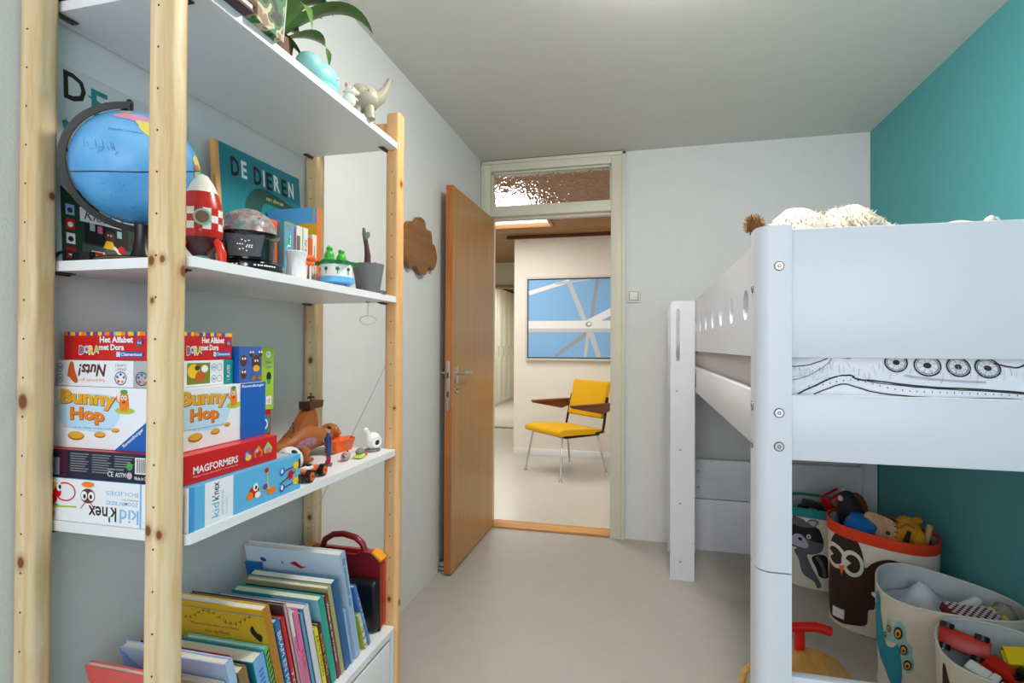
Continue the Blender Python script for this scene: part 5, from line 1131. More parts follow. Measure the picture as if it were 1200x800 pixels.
def f_yel(p, w_, h):
    G_ = M('ink_olive_dark', (90, 76, 20), 0.6)
    p.text('Waarom houden wij mama', w_*0.22, h-0.060, w_*0.72, h-0.050, G_); p.text('naar de Maan?', w_*0.36, h-0.074, w_*0.62, h-0.064, G_); p.text('Kasteelen beginnen', w_*0.34, h-0.094, w_*0.66, h-0.084, G_); p.text('een nieuwe reis', w_*0.40, h-0.104, w_*0.66, h-0.097, G_)
    rnd = random.Random(3)
    for k in range(16): u_ = w_*(0.06+0.052*k); v_ = h-0.03-0.012*math.sin(k*0.7); p.line([(u_, v_), (u_+0.006, v_-0.006*rnd.random()), (u_+0.007, v_+0.004)], 0.0022, G_)
    p.poly([(w_*0.84, h-0.055), (w_*0.87, h-0.04), (w_*0.9, h-0.056), (w_*0.95, h-0.062), (w_*0.93, h-0.078), (w_*0.88, h-0.07)], INK, 3)
    for k in range(4): p.line([(w_*0.94, h-0.09-k*0.014), (w_*0.96, h-0.093-k*0.014)], 0.003, G_)
    p.rect(0, h-0.014, w_, h-0.012, M('ink_blueish', (130, 140, 150), 0.5))
pbook('large yellow picture book with notes and a small beetle on its cover', 1.036, 0.020, 0.317, 0.245, CK('gold', (206, 166, 38)), 15, spine=CK('ochre', (180, 122, 40)), front=f_yel)
pbook('book with a bright blue spine and white letters right of the yellow book', 1.061, 0.016, 0.272, 0.20, CK('azure', (30, 108, 170)), 15, extra=sptxt('BRAM EN MAX', WINK))
pbook('slim red picture book right of the bright blue spine', 1.081, 0.011, 0.270, 0.19, CK('scarlet', (206, 30, 34)), 15, extra=sptxt('TOM', WINK, 0.2, 0.5))
pbook('thin dark purple hardback rising behind the yellow book', 1.096, 0.009, 0.296, 0.245, CK('plum', (72, 42, 82)), 15, spine=CK('rose', (206, 150, 160)))
pbook('thin white spined book left of the pink book', 1.108, 0.010, 0.274, 0.20, CK('whitish', (222, 220, 222)), 15, extra=lambda p, d_, h: p.rect(0.001, h*0.2, d_-0.001, h*0.75, PINK))
def f_pink(p, w_, h): p.rect(0, 0, w_, h*0.62, M('ink_cold_white', (220, 226, 234), 0.5)); p.text('KLEUTERS', w_*0.7, h*0.5, w_*0.95, h*0.56, REDI)
pbook('pink picture book with a white lower half', 1.121, 0.016, 0.262, 0.21, CK('pink', (222, 112, 160)), 15, front=f_pink, extra=lambda p, d_, h: p.text('PUK', d_*0.25, h*0.4, d_*0.75, h*0.6, REDI, vert=2))
pbook('thin teal and blue spined book right of the pink book', 1.141, 0.011, 0.250, 0.21, CK('petrol', (34, 92, 120)), 15, spine=CK('light_petrol', (90, 160, 190)))
pbook('wide lilac blue hardback with a white spine in the middle of the row', 1.156, 0.020, 0.254, 0.245, CK('lilac', (140, 158, 206)), 15, spine=_mc['cover_whitish'])
pbook('short yellow spined book in the right half of the row', 1.180, 0.013, 0.182, 0.15, CK('lemon', (238, 220, 40)), 15, extra=sptxt('ARTIS DIEREN', INK, 0.25, 0.9))
pbook('short dark brown spined book beside the short yellow one', 1.196, 0.011, 0.186, 0.15, CK('cocoa', (82, 30, 26)), 15, extra=sptxt('BOER BORIS', YELI, 0.2, 0.85))
def f_grn(p, w_, h): p.poly([(w_*0.45, h), (w_, h), (w_, h*0.2), (w_*0.75, h*0.45), (w_*0.7, h*0.8)], M('ink_misty_blue', (140, 196, 210), 0.5), 0); p.poly([(w_*0.8, h*0.7), (w_*0.9, h*0.78), (w_*0.93, h*0.66), (w_*0.84, h*0.6)], M('ink_moss', (110, 150, 80), 0.5))
pbook('sea green hardback with a misty blue patch on its cover', 1.212, 0.022, 0.246, 0.245, CK('sea_green', (28, 160, 140)), 15, front=f_grn)
pbook('book with a dark red spine and white letters beside the sea green one', 1.238, 0.012, 0.244, 0.235, CK('navy', (26, 44, 84)), 15, spine=CK('crimson', (150, 30, 34)), extra=sptxt('Winnie en de Vrienden', WINK, 0.2, 0.92))
pbook('cream and olive topped book between the dark red spine and the petrol blue one', 1.254, 0.016, 0.258, 0.24, CK('olive', (170, 164, 116)), 15, front=lambda p, w_, h: [p.ell(w_*(0.15+0.1*k), h-0.022, 0.009, 0.004, GRN) for k in range(8)])
pbook('thick petrol blue hardback in front of the tall sky picture book', 1.274, 0.024, 0.262, 0.245, CK('petrol_blue', (20, 116, 150)), 15, spine=CK('deep_blue', (30, 90, 150)))
pbook('short light blue spined book in front of the tall sky picture book', 1.303, 0.011, 0.165, 0.20, CK('light_blue', (130, 180, 224)), 15)
def f_sky(p, w_, h):
    CL = M('ink_cloud', (190, 214, 236), 0.5)
    p.ell(w_*0.18, h-0.038, 0.010, 0.006, BLU, rot=-0.3); p.ell(w_*0.175, h-0.041, 0.004, 0.003, INK)
    p.poly([(w_*0.46, h-0.040), (w_*0.52, h-0.033), (w_*0.58, h-0.046), (w_*0.64, h-0.046), (w_*0.57, h-0.054)], REDI); p.line([(w_*0.38, h-0.036), (w_*0.385, h-0.046)], 0.003, BLU)
    p.text('Dit is mijn les van luchtboot', w_*0.46, h-0.092, w_*0.9, h-0.084, M('ink_slate_blue', (70, 110, 160), 0.6))
pbook('tall picture book with a pale sky cover and two tiny birds, highest of the row', 1.328, 0.022, 0.322, 0.29, CK('pale_sky', (204, 222, 238)), 15, spine=CK('sky_spine', (150, 186, 220)), front=f_sky, extra=sptxt('de avonturen van', INK, 0.5, 0.95))
pbook('plain bright blue board at the back left of the tall sky book', 1.318, 0.005, 0.275, 0.05, CK('cobalt', (28, 110, 180)), 15, x1=-1.0)
def ex_123(p, d_, h):
    p.text('1 2 3 kijk', d_*0.25, h*0.35, d_*0.8, h*0.8, WINK, vert=2)
pbook('leaning blue spined book with white numbers left of the black case', 1.396, 0.012, 0.216, 0.21, CK('cornflower', (66, 126, 196)), 23, extra=ex_123)
def ex_chev(p, d_, h):
    for k in range(7):
        c0 = h*0.06+k*0.012; p.poly([(0.001, c0+0.006), (d_/2, c0), (d_-0.001, c0+0.006), (d_-0.001, c0+0.011), (d_/2, c0+0.005), (0.001, c0+0.011)], (REDI, WINK, BLU, WINK, REDI, LIME, WINK)[k])
pbook('small book with a colourful chevron spine leaning against the tall sky book', 1.377, 0.014, 0.120, 0.12, CK('lime_edge', (170, 200, 50)), 21, spine=CK('chevron_base', (214, 206, 190)), extra=ex_chev)
# black rounded case
t = thing('black_case', 'black rounded case standing before the red suitcase', 'case', (-0.765, 1.452, Z4), (rad(4), 0, 0))
b = B().box(-0.15, 0, 0, 0.04, 0, 0.155, BLACK, 0.016, 4); b.box(-0.15, 0.002, 0.017, 0.022, 0.0, 0.157, M('seam_black', (10, 10, 10), 0.5), 0.002); obj('shell', b, t)
# red toy suitcase
RS = M('suitcase_red', (136, 22, 22), 0.3, coat=0.3); RS2 = M('suitcase_bright_red', (200, 24, 20), 0.3, coat=0.3)
t = thing('toy_suitcase', 'dark red plastic toy suitcase with a carrying handle at the right end of the row', 'suitcase', (-0.765, 1.499, Z4), (rad(1), 0, 0))
b = B()
b.box(-0.27, 0, -0.005, 0.024, 0.0, 0.255, RS, 0.0, 1)
b = B(); b.prism([(-0.265, 0.012), (-0.255, 0.0), (-0.012, 0.0), (0, 0.012), (0, 0.19), (-0.008, 0.215), (-0.03, 0.23), (-0.06, 0.232), (-0.085, 0.222), (-0.18, 0.222), (-0.205, 0.232), (-0.235, 0.23), (-0.257, 0.215), (-0.265, 0.19)], -0.026, -0.006, RS, 'xz')
obj('front_shell', b, t)
b = B(); b.prism([(-0.265, 0.012), (-0.255, 0.0), (-0.012, 0.0), (0, 0.012), (0, 0.19), (-0.008, 0.215), (-0.03, 0.23), (-0.235, 0.23), (-0.257, 0.215), (-0.265, 0.19)], -0.006, 0.008, RS2, 'xz'); obj('rear_shell', b, t, label='brighter red rear half')
b = B(); b.tube([(-0.205, -0.008, 0.225), (-0.195, -0.008, 0.252), (-0.165, -0.008, 0.27), (-0.13, -0.008, 0.274), (-0.09, -0.008, 0.266), (-0.068, -0.008, 0.250), (-0.058, -0.008, 0.225)], 0.0095, RS, 12); obj('handle', b, t)
AMB = M('clasp_amber', (240, 160, 20), 0.4)
for x0, sg in ((-0.012, 1), (-0.253, -1)):
    b = B(); b.T = Matrix.Translation((x0, -0.009, 0.221)) @ Matrix.Rotation(rad(38*sg), 4, 'Y'); b.box(-0.020, 0.020, -0.0185, 0.0185, -0.004, 0.005, AMB, 0.002); obj('clasp', b, t)
# ============================================================ bed
bed = thing('bed', 'white high children bed with round-holed side guard along the teal wall', 'bed', (0, 0, 0))
BW = M('bed_white_lacquer', (217, 219, 226), 0.32, var=0.008, scale=20)
BY0, BY1 = 1.2, 3.40
def postb(x0, x1, y0, y1, z0, z1, which, r=0.03):
    b = B(); b.rbox(x0, x1, y0, y1, z0, z1, BW, r, 'z', 8, which); return obj('post', b, bed)
postb(0.222, 0.287, 1.192, 1.262, 0.745, 1.448, lambda c: c.x < 0.25 and c.y < 1.23)
postb(0.222, 0.287, 1.192, 1.262, 0.0, 0.742, lambda c: c.x < 0.25 and c.y < 1.23)
postb(0.222, 0.287, 3.335, 3.405, 0.0, 1.448, lambda c: c.x < 0.25 and c.y > 3.37)
postb(1.165, 1.228, 3.335, 3.405, 0.0, 1.448, lambda c: c.x > 9)
postb(1.165, 1.228, 1.192, 1.262, 0.0, 1.448, lambda c: c.x > 1.2 and c.y < 1.23)
def screw(parent, p, n_, r_=0.009):
    p = Vector(p); n_ = Vector(n_); b = B(); b.cyl(p-n_*0.001, p+n_*0.0012, r_*1.12, DSTEEL, r_*1.08, 20); b.cyl(p, p+n_*0.0022, r_*0.95, STEEL, r_*0.85, 20); b.cyl(p+n_*0.0015, p+n_*0.0028, r_*0.45, DSTEEL, n=6, smooth=False); b.cyl(p+n_*0.002, p+n_*0.0034, r_*0.2, STEEL, n=8); return obj('screw', b, parent)
for z in (1.365, 1.067, 0.999): screw(bed, (0.263, 1.192, z), (0, -1, 0))
for z in (1.326, 1.075, 0.995): screw(bed, (0.222, 1.243, z), (-1, 0, 0))
# end boards
for yy, s_ in ((1.2, 1), (3.37, 1)):
    for z0, z1 in ((1.179, 1.441), (0.971, 1.104), (0.305, 0.535), (0.0 if yy > 2 else 0.27, 0.301)):
        if yy < 2 and z1 < 0.31: continue
        b = B().box(0.287, 1.165, yy, yy+0.022, z0, z1, BW, 0.003, 2, True); obj('end_board', b, bed)
for z in (0.467, 0.371): screw(bed, (0.305, 3.37, z), (0, -1, 0), 0.006)
# side guard with round holes
def holed(y0, y1, z0, z1, holes, r_, x0, x1):
    """a board with circular holes, built cell by cell"""
    b = B(); ys = sorted(set([y0, y1]+[h-0.115 for h in holes]+[h+0.115 for h in holes])); ys = [v for v in ys if y0 <= v <= y1]
    b.v = []; N = 32
    cells = []; prev = y0
    hs = sorted(holes)
    zc = 1.309
    edges_ = [y0]+[(hs[i]+hs[i+1])/2 for i in range(len(hs)-1)]+[y1]
    for i, h in enumerate(hs):
        a0, a1 = edges_[i], edges_[i+1]
        outer = []; inner = []
        for k in range(N):
            q = 2*PI*(k+0.5)/N; c_, s_ = math.cos(q), math.sin(q)
            tt = min([((a1-h)/c_ if c_ > 0 else (a0-h)/c_) if abs(c_) > 1e-9 else 9, ((z1-zc)/s_ if s_ > 0 else (z0-zc)/s_) if abs(s_) > 1e-9 else 9])
            outer.append((h+c_*tt, zc+s_*tt)); inner.append((h+r_*c_, zc+r_*s_))
        # snap the corners
        for (cy_, cz_) in ((a0, z0), (a1, z0), (a0, z1), (a1, z1)):
            j = min(range(N), key=lambda j: (outer[j][0]-cy_)**2+(outer[j][1]-cz_)**2); outer[j] = (cy_, cz_)
        vs = [(x0, y, z) for y, z in outer]+[(x0, y, z) for y, z in inner]+[(x1, y, z) for y, z in outer]+[(x1, y, z) for y, z in inner]
        fs = []
        for k in range(N):
            k2 = (k+1) % N
            fs += [(k, k2, N+k2, N+k), (2*N+k, 3*N+k, 3*N+k2, 2*N+k2), (N+k, N+k2, 3*N+k2, 3*N+k)]
            m_ = ((outer[k][0]+outer[k2][0])/2, (outer[k][1]+outer[k2][1])/2)
            if not ((abs(m_[0]-a0) < 1e-6 and i > 0) or (abs(m_[0]-a1) < 1e-6 and i < len(hs)-1)): fs.append((k, 2*N+k, 2*N+k2, k2))
        b.add(vs, fs, BW)
    return b
hl = [3.136-0.2348*k for k in range(8)]
b = holed(1.262, 3.335, 1.178, 1.443, hl, 0.039, 0.25, 0.272); obj('side_guard', b, bed)
b = B().box(0.25, 0.272, 1.262, 3.335, 0.967, 1.096, BW, 0.003, 2, True); obj('side_rail', b, bed)
b = B().box(1.21, 1.228, 1.262, 3.335, 0.967, 1.443, BW, 0.003, 2, True); obj('wall_side_board', b, bed)
for k in range(14): b = B().box(0.272, 1.21, 1.30+k*0.15, 1.37+k*0.15, 0.985, 1.003, WHITE, 0.002, 1); obj('slat', b, bed)
# ladder
ld = thing('bed_ladder', 'white ladder with slotted side boards hooked on the far end of the bed side', 'ladder', (0, 0, 0))
for y0 in (2.91, 3.30):
    # side board with slotted handle opening
    N = 10; xl, xr, zt = 0.126, 0.246, 1.437; sx0, sx1, sz0, sz1 = 0.153, 0.172, 1.125, 1.395
    out = [(xl, 0.0), (xr, 0.0), (xr, zt), (xl+0.018, zt), (xl+0.005, zt-0.005), (xl, zt-0.018)]
    slot = [((sx0+sx1)/2+0.0095*math.cos(a), (sz1-0.01)+0.0095*math.sin(a)) for a in [PI*i/8 for i in range(9)]]+[((sx0+sx1)/2+0.0095*math.cos(a), (sz0+0.01)+0.0095*math.sin(a)) for a in [PI+PI*i/8 for i in range(9)]]
    tr = tessellate_polygon([[Vector((u, v, 0)) for u, v in out], [Vector((u, v, 0)) for u, v in slot]]); allp = out+slot; n1_ = len(out); n2_ = len(allp)
    vs = [(u, y0, v) for u, v in allp]+[(u, y0+0.022, v) for u, v in allp]
    fs = [tuple(f) for f in tr]+[tuple(n2_+i for i in reversed(f)) for f in tr]
    fs += [(i, (i+1) % n1_, n2_+(i+1) % n1_, n2_+i) for i in range(n1_)]
    n3 = len(slot); fs += [(n1_+i, n2_+n1_+i, n2_+n1_+(i+1) % n3, n1_+(i+1) % n3) for i in range(n3)]
    b = B().add(vs, fs, BW); sb = obj('side_board', b, ld)
    if y0 < 3:
        for x_, z_ in ((0.157, 0.972), (0.175, 0.669), (0.175, 0.393), (0.176, 0.095)): screw(sb, (x_, y0, z_), (0, -1, 0), 0.005)
        b = B().cyl((0.236, y0-0.0006, 0.193), (0.236, y0+0.001, 0.193), 0.002, HOLE, n=8); obj('hole', b, sb)
for z in (0.08, 0.375, 0.655, 0.95): b = B().box(0.14, 0.215, 2.932, 3.30, z, z+0.028, BW, 0.004, 2, True); obj('step', b, ld)
b = B().box(0.235, 0.252, 2.915, 2.93, 0.99, 1.06, DSTEEL, 0.001); obj('hook', b, ld)
# mattress with fitted sheet
SHEET = M('sheet_pinkish_white', (214, 206, 204), 0.8, bump=0.15, scale=60)
t = thing('mattress', 'mattress in a wrinkled off-white sheet on the bed slats', 'mattress', (0, 0, 0))
b = B(); nx, ny, nz = 12, 60, 5; X0, X1, YA, YE, ZA, ZE = 0.282, 1.205, 1.30, 3.32, 1.003, 1.176
def mpt(x, y, z):
    k = noise.noise(Vector((x*3, y*5, z*9)))*0.010+noise.noise(Vector((x*9+3, y*14, z*20)))*0.004
    return (x-(abs(k)*0.5 if x < 0.5 else 0), y, z+k*(1.2 if z > 1.05 else 0)+0.015*math.sin((x-X0)/(X1-X0)*PI)*(z > 1.1))
bm_ = bmesh.new(); bmesh.ops.create_cube(bm_, size=1)
for v in bm_.verts: v.co = Vector(((X0+X1)/2+v.co.x*(X1-X0), (YA+YE)/2+v.co.y*(YE-YA), (ZA+ZE)/2+v.co.z*(ZE-ZA)))
bmesh.ops.bevel(bm_, geom=list(bm_.edges), offset=0.03, segments=4, profile=0.5, affect='EDGES')
for k in range(50):
    bmesh.ops.bisect_plane(bm_, geom=list(bm_.verts)+list(bm_.edges)+list(bm_.faces), plane_co=(0, YA+0.03+k*0.04, 0), plane_no=(0, 1, 0))
for k in range(14): bmesh.ops.bisect_plane(bm_, geom=list(bm_.verts)+list(bm_.edges)+list(bm_.faces), plane_co=(X0+0.03+k*0.065, 0, 0), plane_no=(1, 0, 0))
for k in range(3): bmesh.ops.bisect_plane(bm_, geom=list(bm_.verts)+list(bm_.edges)+list(bm_.faces), plane_co=(0, 0, ZA+0.04+k*0.03), plane_no=(0, 0, 1))
for v in bm_.verts: v.co = Vector(mpt(*v.co))
b.bm(bm_, SHEET, True); obj('sheet', b, t)
# duvet printed with a hand drawn train
DV = M('duvet_white', (226, 228, 236), 0.8, bump=0.15, scale=50)
t = thing('duvet', 'white duvet with a black hand-drawn train, seen through the near bed end gap', 'duvet', (0, 0, 0))
def dsurf(u, v):   # u along x 0.287.., v up the near end
    x = 0.29+u
    k = 0.006*noise.noise(Vector((x*7, v*14, 0)))+0.004*noise.noise(Vector((x*22, v*30, 5)))
    return x, k
b = B(); NU, prof = 48, [(1.27, 1.02), (1.240, 1.05), (1.230, 1.09), (1.229, 1.12), (1.230, 1.15), (1.236, 1.175), (1.245, 1.20), (1.28, 1.235), (1.40, 1.24), (1.60, 1.24), (1.9, 1.238), (2.3, 1.235), (2.6, 1.232)]
vs = []; fs = []
for i in range(NU+1):
    u = 0.895*i/NU
    for (y, z) in prof: x, k = dsurf(u, z); vs.append((x, y+k*(1 if z < 1.18 else 0), z+(k*2 if z > 1.18 else 0)-(0.0 if u < 0.8 else 0)))
n_ = len(prof)
for i in range(NU):
    for k in range(n_-1): fs.append((i*n_+k, (i+1)*n_+k, (i+1)*n_+k+1, i*n_+k+1))
top_ = len(vs)
# underside to give thickness
for i in range(NU+1):
    u = 0.895*i/NU
    for (y, z) in prof: vs.append((0.29+u, y+0.03 if z < 1.18 else y, z-0.03 if z > 1.18 else z))
for i in range(NU):
    for k in range(n_-1): fs.append((top_+i*n_+k, top_+i*n_+k+1, top_+(i+1)*n_+k+1, top_+(i+1)*n_+k))
    fs.append((i*n_, top_+i*n_, top_+(i+1)*n_, (i+1)*n_)); fs.append((i*n_+n_-1, (i+1)*n_+n_-1, top_+(i+1)*n_+n_-1, top_+i*n_+n_-1))
for i in (0, NU):
    for k in range(n_-1): fs.append((i*n_+k, i*n_+k+1, top_+i*n_+k+1, top_+i*n_+k))
b.add(vs, fs, DV, True); dv = obj('cover', b, t)
def dmap(u, v, h):
    z = 1.095+v; yy = 1.229
    for i in range(len(prof)-1):
        if prof[i][1] <= z <= prof[i+1][1] and prof[i+1][0] < 1.31:
            f_ = (z-prof[i][1])/(prof[i+1][1]-prof[i][1]+1e-9); yy = prof[i][0]+(prof[i+1][0]-prof[i][0])*f_; break
    x, k = dsurf(u, z); return (x, yy+k-0.0012-h, z)
p = Print(dmap, cut=0.02, step=0.00003); SK = M('print_charcoal', (40, 42, 46), 0.8); SKG = M('print_grey', (128, 130, 136), 0.8)
rnd = random.Random(12)
def px2(X, Y): return ((X-927)/273*0.545+0.0, (Y-462)/-42.0*0.076+0.007)
def dline(pts, w_, m_): 
    q = [px2(*a) for a in pts]; q = [(c_[0], c_[1]) for c_ in spline([(a, c__, 0) for a, c__ in q], 5, False)]
    q = [(a+rnd.uniform(-0.0004, 0.0004), c_+rnd.uniform(-0.0005, 0.0005)) for a, c_ in q]; p.line(q, w_, m_)
dline([(935, 461), (950, 452), (970, 441), (985, 439), (990, 443), (1010, 445), (1050, 450), (1100, 452), (1150, 456), (1195, 462), (1260, 462), (1330, 458)], 0.0032, SK)
dline([(985, 441), (1010, 447), (1060, 452), (1110, 454), (1160, 459), (1200, 465)], 0.0018, SK)
dline([(950, 461), (975, 449), (990, 452), (1010, 458), (1060, 462), (1120, 461), (1150, 465)], 0.0026, SK)
dline([(928, 430), (945, 428), (960, 422), (968, 418)], 0.002, SK); dline([(928, 446), (945, 440), (962, 428), (968, 420)], 0.0015, SKG)
for (X, Y, r_) in ((1026, 424, 11), (1053, 427, 12), (1079, 428, 11), (1103, 429, 11), (1143, 432, 11), (1166, 434, 10), (1230, 432, 12), (1262, 434, 12)):
    u, v = px2(X, Y); rr = r_*0.00195
    p.ring(u, v, rr, rr*0.92, 0.0030, SK, 22); p.ring(u, v, rr*0.8, rr*0.72, 0.001, SK, 18); p.ell(u, v, rr*0.3, rr*0.25, SK, 10)
    for k in range(8): a = k*PI/4+0.3; p.line([(u+rr*0.35*math.cos(a), v+rr*0.3*math.sin(a)), (u+rr*0.75*math.cos(a), v+rr*0.7*math.sin(a))], 0.0008, SKG)
u, v = px2(1150, 422); p.poly([(u-0.03, v-0.006), (u+0.05, v-0.008), (u+0.05, v+0.02), (u-0.03, v+0.02)], M('print_teal', (30, 84, 104), 0.8))
dline([(1108, 424), (1125, 428), (1135, 424)], 0.003, SK); dline([(1176, 432), (1200, 434), (1240, 431)], 0.0022, SK); dline([(965, 418), (985, 420)], 0.003, SK)
dline([(1032, 438), (1060, 442), (1100, 444)], 0.004, M('print_pale', (176, 178, 190), 0.8))
for k in range(70):
    X = 932+k*4.6+rnd.uniform(-1, 1); Y = rnd.uniform(424, 436)
    if X < 1250: dline([(X, Y), (X+rnd.uniform(-2, 2), Y+rnd.uniform(4, 12))], 0.0007, _mc['print_grey'] if k % 2 else _mc['print_pale'])
for k in range(40): X = 945+k*6.4; Y = 455-10*math.exp(-((X-985)/28)**2)+(X-985)*0.02; uu, vv = px2(X, Y-1); p.rect(uu-0.0008, vv-0.0015, uu+0.0008, vv+0.0015, SK)
for k in range(60): uu, vv = px2(930+rnd.uniform(0, 34), 0); Y = 446-rnd.uniform(0, 14)-(uu*300*0.08); uu2, vv2 = px2(0, Y); p.rect(uu, vv2, uu+0.0012, vv2+0.0012, SKG)
p.done('printed_train', t)
# big white plush and small one
PF_ = M('plush_cream', (200, 192, 176), 0.95, bump=0.4, scale=90)
t = thing('plush_toy', 'large fluffy cream plush animal lying on the bed behind the near guard', 'plush toy', (0.378, 1.46, 1.212))
b = B(); fb = B(); rnd = random.Random(21)
parts_ = [((-0.01, 0.0, 0.20), (0.10, 0.12, 0.125)), ((0.09, 0.0, 0.20), (0.10, 0.11, 0.13)), ((0.03, 0.02, 0.10), (0.12, 0.13, 0.11)), ((0.155, -0.02, 0.20), (0.06, 0.05, 0.085)), ((-0.03, 0.0, 0.16), (0.05, 0.08, 0.12)), ((0.10, -0.06, 0.235), (0.05, 0.06, 0.06))]
for c_, r_ in parts_:
    b.ball(c_, r_, PF_, 20, bump=0.12, seed=len(b.v))
    for k in range(900):
        d_ = Vector((rnd.gauss(0, 1), rnd.gauss(0, 1), rnd.gauss(0, 1))).normalized()
        p0 = Vector(c_)+Vector((d_.x*r_[0], d_.y*r_[1], d_.z*r_[2]))*0.97
        n_ = Vector((d_.x/r_[0], d_.y/r_[1], d_.z/r_[2])).normalized(); tg = n_.cross(Vector((rnd.random(), rnd.random(), rnd.random()))).normalized()
        tip = p0+n_*rnd.uniform(0.006, 0.014)+tg*rnd.uniform(0.0, 0.008)+Vector((0, 0, -0.003)); sd = n_.cross(tg)*0.003
        fb.add([p0-sd, p0+sd, tip, p0+tg*0.003], [(0, 1, 2), (1, 3, 2), (3, 0, 2)], PF_)
obj('body', b, t); obj('fur', fb, t, kind='stuff', merge=False)
b = B(); PB = M('plush_brown', (130, 88, 46), 0.95, bump=0.5, scale=120); b.ball((-0.118, -0.02, 0.292), (0.017, 0.020, 0.022), PB, 16, bump=0.3)
for k in range(260):
    d_ = Vector((rnd.gauss(0, 1), rnd.gauss(0, 1), rnd.gauss(0, 1))).normalized(); p0 = Vector((-0.118, -0.02, 0.292))+d_*0.020; sd = d_.orthogonal().normalized()*0.002
    b.add([p0-sd, p0+sd, p0+d_*0.009], [(0, 1, 2)], PB)
obj('ear', b, t, label='brown tufted ear')
t = thing('plush_toy', 'small pale pink cuddly cloth toy with raised ears on the bed, near the teal wall', 'plush toy', (0.80, 1.62, 1.212))
PK = M('plush_pale_pink', (224, 190, 172), 0.9); PG_ = M('plush_pale_grey', (196, 190, 184), 0.9)
b = B(); b.ball((-0.02, 0, 0.275), (0.055, 0.06, 0.040), PK, 22, bump=0.05); b.ball((-0.02, 0.02, 0.16), (0.11, 0.10, 0.15), PK, 20); b.ball((0.03, 0, 0.285), (0.04, 0.03, 0.022), PG_, 16); obj('body', b, t)
for dx in (0.0, 0.022): b = B(); b.tube([(0.040+dx, 0.01+dx, 0.27), (0.048+dx, 0.01+dx, 0.30), (0.058+dx, 0.012+dx, 0.318), (0.060+dx, 0.012+dx, 0.328)], [0.008, 0.014, 0.013, 0.004], PG_, 12); obj('ear', b, t)
# ============================================================ storage baskets under the bed
LIN = M('canvas_cream', (214, 208, 190), 0.85, bump=0.12, scale=350, var=0.03); LINER = M('canvas_liner_grey', (196, 204, 206), 0.85, bump=0.1, scale=200)
TRIM_R, TRIM_T = M('felt_orange_red', (232, 66, 26), 0.8, bump=0.2, scale=400), M('felt_teal', (24, 140, 136), 0.8, bump=0.2, scale=400)
OWL, RACG, RACD, RACL = M('felt_dark_brown', (56, 36, 30), 0.9, bump=0.2, scale=400), M('felt_grey', (92, 94, 104), 0.9, bump=0.2, scale=400), M('felt_black', (30, 30, 34), 0.9), M('felt_lilac', (172, 168, 190), 0.9)
FELTW = M('felt_cream', (214, 214, 204), 0.9)
class Basket:
    def __init__(s, label, c, rx, ry, h, tilt, tdir, bot=0.93, rot=0, band=None, kink=0.0):
        s.c, s.rx, s.ry, s.h, s.tilt, s.tdir, s.bot, s.rot, s.kink = c, rx, ry, h, tilt, tdir, bot, rot, kink
        s.t = thing('storage_basket', label, 'basket', (c[0], c[1], 0.001), group='canvas toy baskets under the bed')
        N = 64; b = B(); vs = []; fs = []
        rows = [(0.0, 0), (0.012, 0.0), (0.1, 0), (0.3, 0), (0.5, 0), (0.7, 0), (0.9, 0), (1.0, 0), (1.004, 0.5), (1.0, 1), (0.8, 1), (0.5, 1), (0.2, 1), (0.02, 1)]
        for f_, ins in rows:
            for k in range(N): vs.append(s.pt(2*PI*k/N, f_, -0.004*ins))
        for i in range(len(rows)-1):
            for k in range(N): fs.append((i*N+k, i*N+(k+1) % N, (i+1)*N+(k+1) % N, (i+1)*N+k))
        fs += [tuple(range(N))[::-1], tuple((len(rows)-1)*N+k for k in range(N))]
        b.add(vs, fs, LIN, True)
        for i, f in enumerate(b.f):
            if min(f) >= 8*N and len(f) == 4: b.mi[i] = b.slot(LINER)
        obj('body', b, s.t)
        if band:
            b = B(); vs = []; fs = []
            for f_, off in ((0.895, 0.0006), (0.90, 0.0022), (1.0, 0.0022), (1.008, -0.002), (1.0, -0.0062), (0.97, -0.0062)):
                for k in range(N): vs.append(s.pt(2*PI*k/N, f_, off))
            for i in range(5):
                for k in range(N): fs.append((i*N+k, i*N+(k+1) % N, (i+1)*N+(k+1) % N, (i+1)*N+k))
            b.add(vs, fs, band, True); obj('rim_band', b, s.t)
        else:
            b = B(); b.tube([s.pt(2*PI*k/N, 1.002, -0.002) for k in range(N)], 0.0038, FELTW, 6, closed=True); obj('rim_piping', b, s.t)
        b = B(); b.tube([s.pt(2*PI*k/N, 0.01, 0.0015) for k in range(N)], 0.003, LIN, 6, closed=True); obj('base_piping', b, s.t)
    def pt(s, a, f_, off):
        k = s.bot+(1-s.bot)*f_
        sq = 1+0.035*math.cos(4*(a-0.4))+0.012*math.sin(3*a+f_*2)*f_
        x, y = (s.rx*k*sq+off)*math.cos(a), (s.ry*k*sq+off)*math.sin(a)
        hh = s.h+s.tilt*math.cos(a-s.tdir)+s.kink*math.cos(2*(a-s.tdir))
        return Vector((x*math.cos(s.rot)-y*math.sin(s.rot), x*math.sin(s.rot)+y*math.cos(s.rot), f_*hh))
    def mapper(s, a0):       # u metres around (to the right), v metres up
        r_ = (s.rx+s.ry)/2
        def fn(u, v, h):
            a = a0+u/r_; hh = s.pt(a, 1.0, 0).z
            return s.pt(a, v/hh, 0.0008+h)
        return fn
def felt(bk, name, a0, shapes):
    p = Print(bk.mapper(a0), cut=0.012, step=0.0004)
    for sh in shapes: sh(p)
    return p.done(name, bk.t)
